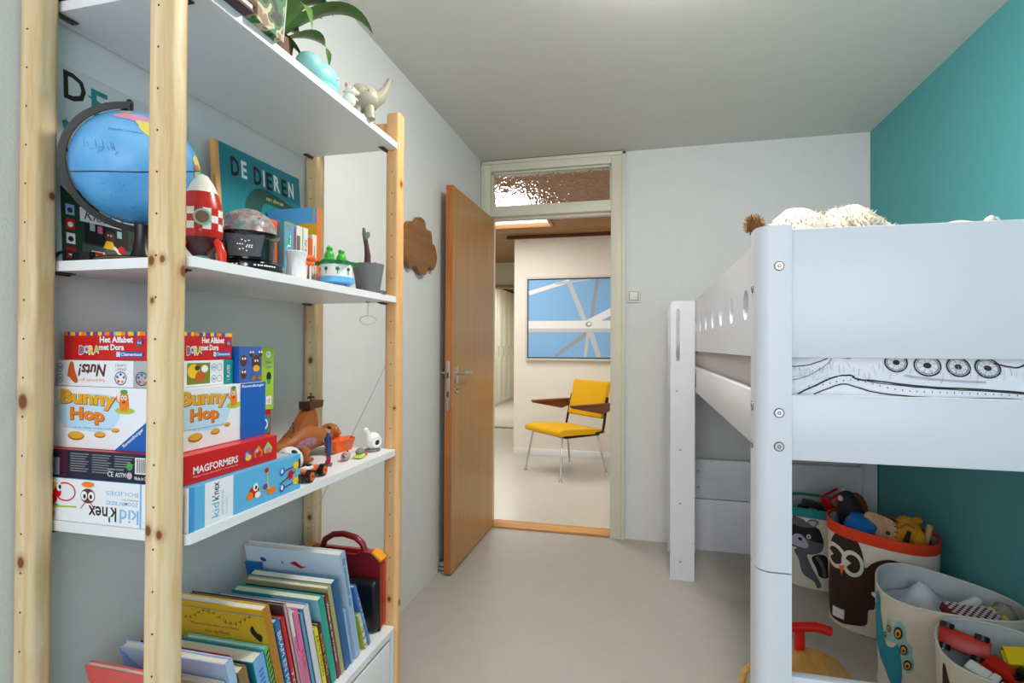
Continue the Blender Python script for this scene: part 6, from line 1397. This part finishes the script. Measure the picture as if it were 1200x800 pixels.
# outlines of the felt figures: metres round the basket, metres up
RACP = {
  'body': [(-0.0987, 0.2029), (-0.0776, 0.1483), (-0.0606, 0.0773), (-0.0057, 0.0453), (0.0123, 0.0118), (0.0299, 0.0303), (0.0121, 0.0716), (-0.0127, 0.1188), (-0.0303, 0.1599), (-0.0371, 0.1884), (-0.0298, 0.2125)] ,
  'tail': [(-0.016, 0.1743), (0.0116, 0.1985), (0.0416, 0.1998), (0.0585, 0.1762), (0.0634, 0.084), (0.0225, 0.0774), (0.0049, 0.1225)] ,
  'stripe': [(0.0116, 0.191), (0.0286, 0.1717), (0.0458, 0.1299), (0.0499, 0.0822), (0.0376, 0.0802), (0.029, 0.1271), (0.0083, 0.168), (0.0, 0.1813)] ,
  'head': [(-0.1058, 0.393), (-0.0778, 0.393), (-0.0415, 0.393), (-0.0249, 0.393), (-0.0019, 0.393), (0.0142, 0.393), (0.0143, 0.3696), (0.0046, 0.3496), (0.0243, 0.3194), (0.0376, 0.277), (0.0347, 0.2322), (0.015, 0.2065), (-0.0264, 0.1908), (-0.0692, 0.1958), (-0.0907, 0.2165), (-0.1135, 0.2288)] ,
  'ear': [(-0.035, 0.3836), (-0.0085, 0.393), (0.0046, 0.3866), (-0.002, 0.3671), (-0.0099, 0.3523)] ,
  'mask': [(-0.1092, 0.3403), (-0.0524, 0.3352), (0.0079, 0.3464), (0.0275, 0.3162), (0.0357, 0.273), (0.0279, 0.2644), (-0.0121, 0.2685), (-0.036, 0.2787), (-0.06, 0.296), (-0.0884, 0.2929), (-0.1117, 0.275)] ,
  'snout': [(-0.1079, 0.2723), (-0.0811, 0.2947), (-0.0533, 0.2825), (-0.0329, 0.2531), (-0.0296, 0.2351), (-0.0437, 0.2222), (-0.0686, 0.2224), (-0.0979, 0.2259), (-0.1134, 0.2327)] ,
}
RACE = {
  'nose': [(-0.0676, 0.2686)] ,
  'eye': [(-0.0277, 0.2909)] ,
}
OWLP = {
  'body': [(-0.2353, 0.239), (-0.2271, 0.3154), (-0.1868, 0.3779), (-0.1423, 0.4265), (-0.1151, 0.4346), (-0.0847, 0.4052), (-0.061, 0.3477), (-0.0521, 0.2864), (-0.0274, 0.3101), (0.0063, 0.3316), (0.0436, 0.3392), (0.0805, 0.3261), (0.0993, 0.3036), (-0.0033, 0.2815), (-0.0182, 0.2203), (-0.0187, 0.128), (-0.0421, 0.1097), (-0.0499, 0.0493), (-0.0976, 0.03), (-0.1761, 0.0154), (-0.2777, 0.0384)] ,
  'label': [(-0.1998, 0.0732), (-0.1323, 0.0805), (-0.1359, 0.0375), (-0.2078, 0.0272)] ,
  'beak': [(-0.1558, 0.2634), (-0.1269, 0.2742), (-0.1421, 0.2271)] ,
}
OWLE = {
  'e1': [(-0.1817, 0.299), (-0.2475, 0.2753), (-0.1787, 0.3543)] ,
  'e2': [(-0.0987, 0.2899), (-0.1431, 0.2742), (-0.0973, 0.3466)] ,
}
PEAP = {
  'halo': [(-0.1955, 0.197), (-0.1775, 0.2634), (-0.1642, 0.2797), (-0.1539, 0.257), (-0.1329, 0.2911), (-0.1116, 0.2786), (-0.1086, 0.2342), (-0.0929, 0.2236), (-0.0934, 0.196), (-0.0902, 0.1613), (-0.1026, 0.1321), (-0.1193, 0.1369), (-0.1271, 0.1786), (-0.1354, 0.2111)] ,
  'body': [(-0.3103, 0.273), (-0.2476, 0.338), (-0.2167, 0.33), (-0.2159, 0.2823), (-0.2026, 0.2314), (-0.1881, 0.1868), (-0.1679, 0.1838), (-0.1508, 0.1934), (-0.1373, 0.2101), (-0.1289, 0.1776), (-0.1274, 0.0863), (-0.1656, 0.0633), (-0.1998, 0.0994), (-0.2486, 0.1307), (-0.3103, 0.1728), (-0.3067, 0.2633)] ,
  'beak': [(-0.2897, 0.3077), (-0.3103, 0.155), (-0.2931, 0.2965)] ,
}
PEAE = {
  'a': [(-0.2427, 0.3108)] ,
  'f1': [(-0.1868, 0.2159)] ,
  'f2': [(-0.1693, 0.2461)] ,
  'f3': [(-0.1324, 0.2497)] ,
  'f4': [(-0.116, 0.2029)] ,
  'f5': [(-0.1046, 0.1585)] ,
}
FEAP = {
  'a': [(-0.1961, 0.3553), (-0.1797, 0.3555), (-0.171, 0.3505), (-0.1486, 0.3075), (-0.1848, 0.2846), (-0.2082, 0.3176)] ,
}
def up(q, k=1.0): return [(u, v*k) for u, v in q]
# raccoon basket
bk = Basket('canvas basket with a felt raccoon and a teal rim, farthest back under the bed', (0.86, 3.11), 0.18, 0.175, 0.395, 0.0, 0, 0.9, band=TRIM_T)
KR = 0.9
def rac(p):
    p.poly(up(RACP['tail'], KR), RACD, 4); p.poly(up(RACP['stripe'], KR), RACG, 3); p.poly(up(RACP['body'], KR), RACG, 4)
    hd = [(-0.1031, 0.385), (-0.078, 0.389), (-0.05, 0.380), (-0.039, 0.368), (-0.0223, 0.386), (0.0006, 0.389), (0.0168, 0.378)]+RACP['head'][6:]
    p.poly(up(hd, KR), RACG, 4); p.poly(up([(-0.030, 0.372), (-0.006, 0.381), (0.0071, 0.372), (0.0006, 0.3585), (-0.0073, 0.350)], KR), RACL, 3); p.poly(up(RACP['mask'], KR), RACD, 3); p.poly(up(RACP['snout'], KR), RACL, 4)
    u, v = RACE['nose'][0]; p.ell(u, v*KR, 0.010, 0.009, RACD); u, v = RACE['eye'][0]; p.ell(u, v*KR, 0.010, 0.011, FELTW); p.ell(u, v*KR, 0.005, 0.0055, RACD)
felt(bk, 'felt_raccoon', math.atan2(-3.11, -0.86), [rac])
# owl basket
bk2 = Basket('canvas basket with a dark brown felt owl and an orange red rim', (1.005, 2.69), 0.215, 0.20, 0.42, 0.025, rad(170), 0.93, band=TRIM_R)
def owl(p):
    p.poly(OWLP['body'], OWL, 4)
    for c_, l_, t_ in (OWLE['e1'], OWLE['e2']):
        ru, rv = abs(l_[0]-c_[0])*0.98, abs(t_[1]-c_[1])*0.98; u, v = c_
        if ru < 0.03: ru = 0.03
        p.ell(u, v, ru, rv, FELTW, 26); p.ell(u+ru*0.05, v, ru*0.66, rv*0.68, OWL, 22)
        p.poly([(u-ru*0.66, v+rv*0.30), (u-ru*0.05, v+0.002), (u-ru*0.52, v-rv*0.36), (u-ru*0.72, v-0.002)], FELTW)
    p.poly(OWLP['beak'], M('felt_orange', (232, 104, 40), 0.8)); lb = OWLP['label']; p.poly(lb, M('label_lilac', (206, 196, 214), 0.7))
    c_ = (sum(q[0] for q in lb)/4, sum(q[1] for q in lb)/4); p.poly([(c_[0]+(q[0]-c_[0])*0.82, c_[1]+(q[1]-c_[1])*0.8) for q in lb], WINK); p.text('3 sprouts', c_[0]-0.03, c_[1]-0.005, c_[0]+0.03, c_[1]+0.005, GREYI)
felt(bk2, 'felt_owl', math.atan2(-2.69, -1.005), [owl])
# peacock basket
bk3 = Basket('canvas basket with a turquoise felt peacock and plain rim, beside the owl basket', (1.01, 2.17), 0.213, 0.215, 0.355, 0.01, rad(200), 0.95, kink=-0.012)
PEA, PEAL = M('felt_turquoise', (42, 142, 166), 0.9, bump=0.2, scale=400), M('felt_mint', (150, 196, 190), 0.9)
def pea(p):
    p.poly(PEAP['halo'], PEAL, 4); p.poly(PEAP['body'], PEA, 3)
    for k, r_ in (('f1', 0.010), ('f2', 0.012), ('f3', 0.020), ('f4', 0.016), ('f5', 0.016)):
        u, v = PEAE[k][0]; p.ell(u, v, r_*0.7, r_*1.15, NAVY, 16, -0.3); p.ell(u, v-0.001, r_*0.45, r_*0.8, GOLD, 14, -0.3); p.ell(u, v-0.003, r_*0.22, r_*0.4, NAVY, 12, -0.3)
    u, v = PEAE['a'][0]; p.ell(u+0.006, v, 0.007, 0.008, WINK); p.ell(u+0.006, v, 0.0035, 0.0045, INK); p.poly(PEAP['beak'], GOLD)
felt(bk3, 'felt_peacock', math.atan2(-2.17, -1.01), [pea])
# nearest basket
bk4 = Basket('canvas basket in the bottom right corner of the photo, holding toy trucks', (0.985, 1.745), 0.19, 0.20, 0.36, 0.005, rad(180), 0.92, kink=-0.008)
felt(bk4, 'felt_feather', math.atan2(-1.745, -0.985), [lambda p: p.poly([(-0.195, 0.325), (-0.182, 0.335), (-0.17, 0.31), (-0.148, 0.26), (-0.13, 0.17), (-0.17, 0.14), (-0.20, 0.24)], OWL, 4), lambda p: p.ell(-0.13, 0.21, 0.012, 0.016, WINK)])
# ---- contents: owl basket
def toy(name, label, cat, loc, rot=(0, 0, 0), group=None): return thing(name, label, cat, loc, rot, group=group)
t = toy('toy_bowl', 'blue ribbed plastic toy dish inside the owl basket, against its rim', 'toy', (0.905, 2.70, 0.365), (rad(15), rad(20), 0))
BLUP = M('plastic_blue', (36, 120, 200), 0.3)
b = B().lathe([(0.0, 0.0), (0.03, 0.0), (0.055, 0.02), (0.062, 0.05), (0.056, 0.075), (0.058, 0.085), (0.045, 0.095), (0.0, 0.105)], (0, 0, 0), BLUP, 32); obj('body', b, t)
b = B()
for k in range(5): r_ = 0.060-0.002*k; b.tube([(r_*math.cos(i*PI/12), r_*math.sin(i*PI/12), 0.03+k*0.012) for i in range(24)], 0.002, M('plastic_dark_blue', (24, 84, 160), 0.3), 6, closed=True)
obj('ridges', b, t)
t = toy('toy_boot', 'black cloth doll or boot shape sticking out of the owl basket', 'toy', (0.94, 2.80, 0.375), (rad(12), rad(-18), 0))
b = B(); BF = M('fabric_black', (34, 36, 42), 0.8, bump=0.2, scale=100)
b.tube([(0, 0, 0), (0.0, 0, 0.06), (0.0, 0.0, 0.12), (0.0, 0.0, 0.16)], [0.055, 0.056, 0.046, 0.03], BF, 18); b.ball((0, 0, 0.16), (0.031, 0.031, 0.02), BF, 16); obj('body', b, t)
b = B(); b.ball((-0.03, -0.02, 0.165), (0.012, 0.014, 0.014), M('cloth_pale_pink', (214, 180, 170), 0.8), 10); obj('hand', b, t)
t = toy('toy_guitar', 'flat wooden instrument-shaped toy standing in the owl basket', 'toy', (1.005, 2.64, 0.37), (rad(-6), rad(-14), rad(-20)))
SPW = wood('sanded_wood', (176, 132, 88), (202, 160, 114), (218, 180, 136), fine=24, rough=0.5)
ol = [(p_[0], p_[1]) for p_ in spline([(-0.035, -0.05, 0), (-0.03, 0.03, 0), (-0.045, 0.075, 0), (-0.055, 0.105, 0), (-0.04, 0.125, 0), (-0.015, 0.12, 0), (0.02, 0.10, 0), (0.045, 0.08, 0), (0.05, 0.05, 0), (0.035, 0.01, 0), (0.03, -0.05, 0)], 5)]
b = B().prism(ol, -0.006, 0.006, SPW, 'xz'); obj('body', b, t); b = B().cyl((0.015, -0.0075, 0.035), (0.015, -0.005, 0.035), 0.009, BLACK, n=14); obj('sound_hole', b, t); b = B().ball((0.042, -0.008, 0.072), 0.004, STEEL, 8); obj('peg', b, t)
t = toy('plush_tiger', 'orange plush tiger with dark stripes inside the owl basket', 'plush toy', (1.08, 2.66, 0.365), (0, rad(8), rad(-30)))
TG = M('plush_tiger_orange', (206, 140, 30), 0.9, bump=0.4, scale=110)
b = B(); b.ball((0, 0, 0.05), (0.055, 0.05, 0.065), TG, 22, bump=0.1); b.ball((-0.03, -0.01, 0.01), (0.05, 0.045, 0.06), TG, 20); b.ball((0.045, -0.01, 0.02), (0.028, 0.03, 0.06), TG, 18); b.ball((0.03, 0.02, 0.105), (0.02, 0.02, 0.014), TG, 12); obj('body', b, t)
b = B()
for k in range(6): z = -0.02+k*0.022; b.tube([(-0.062, -0.018, z), (-0.045, -0.045, z+0.004), (-0.02, -0.056, z+0.002)], [0.001, 0.0035, 0.001], BLACK, 6)
obj('stripe', b, t)
b = B(); b.tube([(0.014, -0.052, -0.03), (0.012, -0.058, 0.02), (0.016, -0.052, 0.07)], [0.010, 0.011, 0.008], M('shade_brown_black', (44, 36, 28), 0.9), 10); b.tube([(0.03, -0.035, 0.085), (0.0, -0.05, 0.095), (-0.015, -0.045, 0.07)], 0.004, M('cord_olive', (140, 120, 60), 0.8), 8); obj('strap', b, t)
t = toy('wooden_dowel', 'pale round wooden stick poking out of the owl basket', 'toy', (1.145, 2.64, 0.345), (0, rad(12), 0))
b = B().lathe([(0.0125, 0.0), (0.0125, 0.105), (0.010, 0.112), (0.0, 0.114)], (0, 0, 0), SPW, 18); obj('stick', b, t)
t = toy('toy_block', 'dark red toy block in the right part of the owl basket', 'toy', (1.15, 2.71, 0.30), (0, 0, 0.3))
b = B().box(-0.035, 0.03, -0.05, 0.05, 0, 0.115, M('dark_red_cloth', (130, 22, 24), 0.7), 0.012, 3); obj('block', b, t)
t = toy('play_mat', 'rolled brown and orange cloth toy behind the black one in the baskets', 'toy', (1.01, 2.93, 0.40), (rad(60), rad(14), rad(40)))
b = B(); b.lathe([(0.0, -0.05), (0.05, -0.045), (0.062, 0.0), (0.05, 0.045), (0.0, 0.05)], (0, 0.05, -0.03), M('fabric_rust', (150, 82, 34), 0.8, bump=0.2), 24, sx=1.1); obj('roll', b, t)
b = B(); b.ball((0.03, 0.03, -0.09), (0.06, 0.05, 0.055), M('fabric_maroon', (110, 30, 24), 0.8, bump=0.2), 18); obj('lining', b, t)
# contents: raccoon basket
t = toy('toy_vehicle_red', 'red and tan wooden toy vehicle on top of the raccoon basket', 'toy', (0.94, 3.02, 0.40), (0, rad(-25), rad(20)))
b = B(); b.box(-0.06, 0.06, -0.03, 0.03, 0.0, 0.02, RED, 0.006); b.box(-0.055, -0.045, -0.028, 0.028, 0.015, 0.075, RED, 0.003); b.box(-0.05, 0.05, -0.03, -0.022, 0.068, 0.08, RED, 0.003); b.box(-0.05, 0.05, 0.022, 0.03, 0.068, 0.08, RED, 0.003); obj('frame', b, t)
b = B(); b.box(-0.03, 0.035, -0.018, 0.018, 0.02, 0.06, SPW, 0.008); b.cyl((0.05, 0, 0.05), (0.07, 0, 0.06), 0.015, M('toy_white', (236, 236, 232), 0.4)); obj('load', b, t)
t = toy('toy_remote', 'small dark flat toy lying in the raccoon basket', 'toy', (0.86, 3.09, 0.375), (rad(10), rad(14), rad(20)))
b = B(); b.box(-0.07, 0.05, -0.035, 0.03, 0, 0.025, M('charcoal_plastic', (40, 42, 46), 0.5), 0.008, 3); b.cyl((-0.02, 0, 0.025), (-0.02, 0, 0.029), 0.014, BLACK); obj('body', b, t)
for nm, c_, r_, z in (('padding', (0.93, 3.10), 0.145, 0.33), ('padding', (1.015, 2.69), 0.165, 0.28), ('padding', (1.015, 2.15), 0.175, 0.22), ('padding', (1.035, 1.715), 0.158, 0.24)):
    pass
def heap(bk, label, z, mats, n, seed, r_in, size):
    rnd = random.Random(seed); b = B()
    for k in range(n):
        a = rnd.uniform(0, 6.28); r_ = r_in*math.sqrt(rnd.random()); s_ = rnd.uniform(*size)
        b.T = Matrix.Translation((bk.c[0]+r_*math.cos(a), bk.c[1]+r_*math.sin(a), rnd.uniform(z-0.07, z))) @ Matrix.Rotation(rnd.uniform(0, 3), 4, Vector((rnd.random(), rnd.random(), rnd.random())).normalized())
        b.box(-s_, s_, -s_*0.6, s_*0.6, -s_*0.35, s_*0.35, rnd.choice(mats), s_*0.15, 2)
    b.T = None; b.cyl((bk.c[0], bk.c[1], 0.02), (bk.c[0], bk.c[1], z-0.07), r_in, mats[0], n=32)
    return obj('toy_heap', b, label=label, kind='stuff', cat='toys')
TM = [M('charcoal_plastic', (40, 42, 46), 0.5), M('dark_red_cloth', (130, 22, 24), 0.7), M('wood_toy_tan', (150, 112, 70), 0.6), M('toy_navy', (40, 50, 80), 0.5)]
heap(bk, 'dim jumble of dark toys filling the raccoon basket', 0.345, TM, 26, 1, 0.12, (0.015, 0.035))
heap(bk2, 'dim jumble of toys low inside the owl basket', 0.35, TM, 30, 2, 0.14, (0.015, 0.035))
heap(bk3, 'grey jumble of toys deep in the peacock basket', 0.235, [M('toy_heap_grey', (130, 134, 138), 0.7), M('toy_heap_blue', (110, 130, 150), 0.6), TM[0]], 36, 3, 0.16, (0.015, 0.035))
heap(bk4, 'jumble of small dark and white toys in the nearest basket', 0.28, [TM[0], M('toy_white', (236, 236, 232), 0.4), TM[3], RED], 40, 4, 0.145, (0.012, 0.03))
# contents: peacock basket
t = toy('folded_cloth', 'white cloth and soft tube in the peacock basket', 'cloth', (0.945, 2.20, 0.225), (0, 0, 0))
CW = M('cloth_white', (218, 222, 230), 0.85, bump=0.2, scale=30)
b = B(); vs = []; fs = []; NN = 14
for i in range(NN+1):
    for j in range(NN+1):
        u, v = i/NN-0.5, j/NN-0.5; vs.append((u*0.22+0.01, v*0.20+0.05, 0.055+0.07*math.exp(-((u-0.12)**2)*22-((v-0.1)**2)*12)+0.012*noise.noise(Vector((u*5, v*5, 3)))-0.06*max(0, -u-0.2)))
for i in range(NN):
    for j in range(NN): fs.append((i*(NN+1)+j, (i+1)*(NN+1)+j, (i+1)*(NN+1)+j+1, i*(NN+1)+j+1))
b.add(vs, fs, CW, True); ob = obj('cloth', b, t, merge=False); md = ob.modifiers.new('thickness', 'SOLIDIFY'); md.thickness = 0.012; md.offset = -1
b = B(); b.tube([(0.06, -0.06, 0.075), (0.11, -0.045, 0.095), (0.155, -0.025, 0.115), (0.165, -0.02, 0.118)], [0.018, 0.019, 0.017, 0.008], CW, 14); obj('soft_tube', b, t)
t = toy('checked_toy', 'checked maroon and white cloth toy in the peacock basket', 'toy', (1.06, 2.085, 0.30), (rad(14), rad(6), rad(10)))
b = B(); b.box(-0.10, 0.06, -0.03, 0.05, 0, 0.035, M('maroon_cloth', (120, 24, 44), 0.8), 0.012, 3); hb = obj('cushion', b, t)
b = B()
for i in range(14):
    for j in range(8):
        if (i+j) % 2 == 0: x, y = -0.094+i*0.0112, -0.026+j*0.0094; b.box(x, x+0.010, y, y+0.0075, 0.0345, 0.0362, WHITE)
obj('white_check', b, hb, kind='stuff')
b = B(); b.tube([(0.055, 0.055, 0.02), (0.075, 0.03, 0.03), (0.085, -0.015, 0.02), (0.082, -0.03, 0.015)], 0.009, M('plastic_yellow', (240, 212, 24), 0.35), 10); obj('yellow_strap', b, t)
t = toy('grey_plush', 'grey brown fluffy toy at the right inside the peacock basket', 'plush toy', (1.165, 2.13, 0.285))
b = B(); b.ball((-0.01, 0, 0.02), (0.035, 0.04, 0.05), M('plush_grey_brown', (150, 142, 130), 0.95, bump=0.5, scale=90), 18, bump=0.3); b.ball((-0.03, -0.01, 0.03), (0.02, 0.02, 0.025), _mc['plush_grey_brown'], 12, bump=0.3); obj('body', b, t)
# contents: nearest basket, toy trucks
def truck(label, loc, rot, body, cab, s=1.0):
    t = toy('toy_truck', label, 'toy truck', loc, rot, group='toy trucks in the nearest basket')
    b = B(); b.box(-0.05*s, 0.05*s, -0.022*s, 0.022*s, 0.012*s, 0.026*s, body, 0.003); b.box(-0.045*s, 0.02*s, -0.02*s, 0.02*s, 0.026*s, 0.045*s, body, 0.004); obj('body', b, t)
    b = B(); b.box(0.022*s, 0.046*s, -0.019*s, 0.019*s, 0.026*s, 0.052*s, cab, 0.005); b.box(0.046*s, 0.047*s, -0.014*s, 0.014*s, 0.034*s, 0.046*s, M('window_dark', (30, 34, 40), 0.2)); obj('cab', b, t)
    for x in (-0.032, 0.032):
        for sg in (-1, 1):
            b = B(); y = sg*0.024*s; b.cyl((x*s, y-0.006*s, 0.014*s), (x*s, y+0.006*s, 0.014*s), 0.014*s, BLACK, n=20); wl = obj('wheel', b, t)
            b = B(); y2 = y+sg*0.006*s; b.cyl((x*s, y2-0.001, 0.014*s), (x*s, y2+0.0012, 0.014*s), 0.007*s, STEEL, n=14); b.cyl((x*s, y2, 0.014*s), (x*s, y2+sg*0.002, 0.014*s), 0.003*s, BLACK, n=10); obj('hub', b, wl)
    return t
TRD = M('truck_red', (206, 36, 22), 0.35)
truck('red toy truck with its wheels up, at the left in the nearest basket', (0.90, 1.85, 0.345), (rad(-118), rad(8), rad(-28)), TRD, TRD, 1.25)
truck('second red toy truck, lower and closer than the upturned one', (0.945, 1.74, 0.29), (rad(10), rad(20), rad(-50)), TRD, TRD, 1.15)
truck('small white toy car with black windows in the nearest basket', (0.885, 1.725, 0.305), (rad(25), rad(12), rad(-50)), M('toy_white', (236, 236, 232), 0.4), M('toy_white', (236, 236, 232), 0.4), 0.8)
YLW = M('plastic_yellow', (240, 212, 24), 0.35)
truck('yellow toy truck with a red chassis at the right side of the nearest basket', (1.04, 1.785, 0.325), (rad(35), rad(-14), rad(-20)), YLW, YLW, 1.3)
truck('black and orange toy car in the middle of the nearest basket', (0.99, 1.70, 0.305), (0, rad(10), rad(-40)), BLACK, ORANGE, 0.95)

# ============================================================ ride-on toy with red handle
t = thing('ride_on_toy', 'wooden ride-on toy with a curved red handlebar on the floor behind the near bed post', 'ride-on toy', (0.50, 1.90, 0), (0, 0, 0)); t.scale = (1, 1, 0.91)
BIR = wood('birch_ply', (196, 138, 66), (216, 160, 84), (230, 180, 104), axis='y', fine=24, rough=0.35, coat=0.2)
# bent seat board, swept along y, sloping down towards the camera
b = B(); vs = []; fs = []
cs = []
for (y, z, w_) in ((0.17, 0.10, 0.05), (0.14, 0.17, 0.075), (0.10, 0.215, 0.085), (0.04, 0.225, 0.09), (-0.04, 0.215, 0.10), (-0.12, 0.195, 0.115), (-0.20, 0.18, 0.125), (-0.28, 0.19, 0.12), (-0.34, 0.21, 0.10)): cs.append((y, z, w_))
cc = spline([(a, b_, c_) for a, b_, c_ in cs], 4, False)
for (y, z, w_) in cc:
    for k in range(9): q = -1+k/4; vs.append((0.03+q*w_, y, z-0.03*q*q))
n_ = len(cc); o_ = len(vs)
for (y, z, w_) in cc:
    for k in range(9): q = -1+k/4; vs.append((0.03+q*w_, y, z-0.03*q*q-0.011))
for i in range(n_-1):
    for k in range(8): fs += [(i*9+k, i*9+k+1, (i+1)*9+k+1, (i+1)*9+k), (o_+i*9+k, o_+(i+1)*9+k, o_+(i+1)*9+k+1, o_+i*9+k+1)]
    fs += [(i*9, (i+1)*9, o_+(i+1)*9, o_+i*9), (i*9+8, o_+i*9+8, o_+(i+1)*9+8, (i+1)*9+8)]
for i in (0, n_-1):
    for k in range(8): fs.append((i*9+k, i*9+k+1, o_+i*9+k+1, o_+i*9+k))
b.add(vs, fs, BIR, True); obj('seat_board', b, t)
HR = M('handle_red', (214, 24, 16), 0.35)
b = B(); b.tube([(0.0, 0.08, 0.21), (0.0, 0.08, 0.25), (0.0, 0.08, 0.285)], [0.017, 0.017, 0.016], HR, 16); b.tube([(-0.10, 0.055, 0.268), (-0.05, 0.075, 0.29), (0.0, 0.08, 0.298), (0.05, 0.085, 0.302), (0.095, 0.085, 0.292)], [0.015, 0.016, 0.0165, 0.0165, 0.0165], HR, 16); obj('handlebar', b, t)
for (y, xs) in ((0.08, 0.075), (-0.24, 0.085)):
    for sg in (-1, 1):
        b = B(); b.cyl((0.03+sg*xs, y, 0.05), (0.03+sg*(xs+0.022), y, 0.05), 0.05, BLACK, n=28); wl = obj('wheel', b, t)
        b = B(); xx = 0.03+sg*(xs+0.022); b.cyl((xx-0.002, y, 0.05), (xx+0.003, y, 0.05), 0.025, BIR, n=20); obj('hub', b, wl)
    b = B(); b.cyl((0.03-xs, y, 0.05), (0.03+xs, y, 0.05), 0.008, STEEL, n=10); b.box(0.0, 0.06, y-0.02, y+0.02, 0.05, 0.17, BIR, 0.003); obj('axle_block', b, t)
# curved side hoop seen left of the bed post
b = B(); b.tube([(-0.175, 0.06, 0.006), (-0.182, 0.06, 0.06), (-0.175, 0.06, 0.12), (-0.13, 0.06, 0.17), (-0.06, 0.05, 0.19)], 0.011, BIR, 12); obj('side_hoop', b, t)
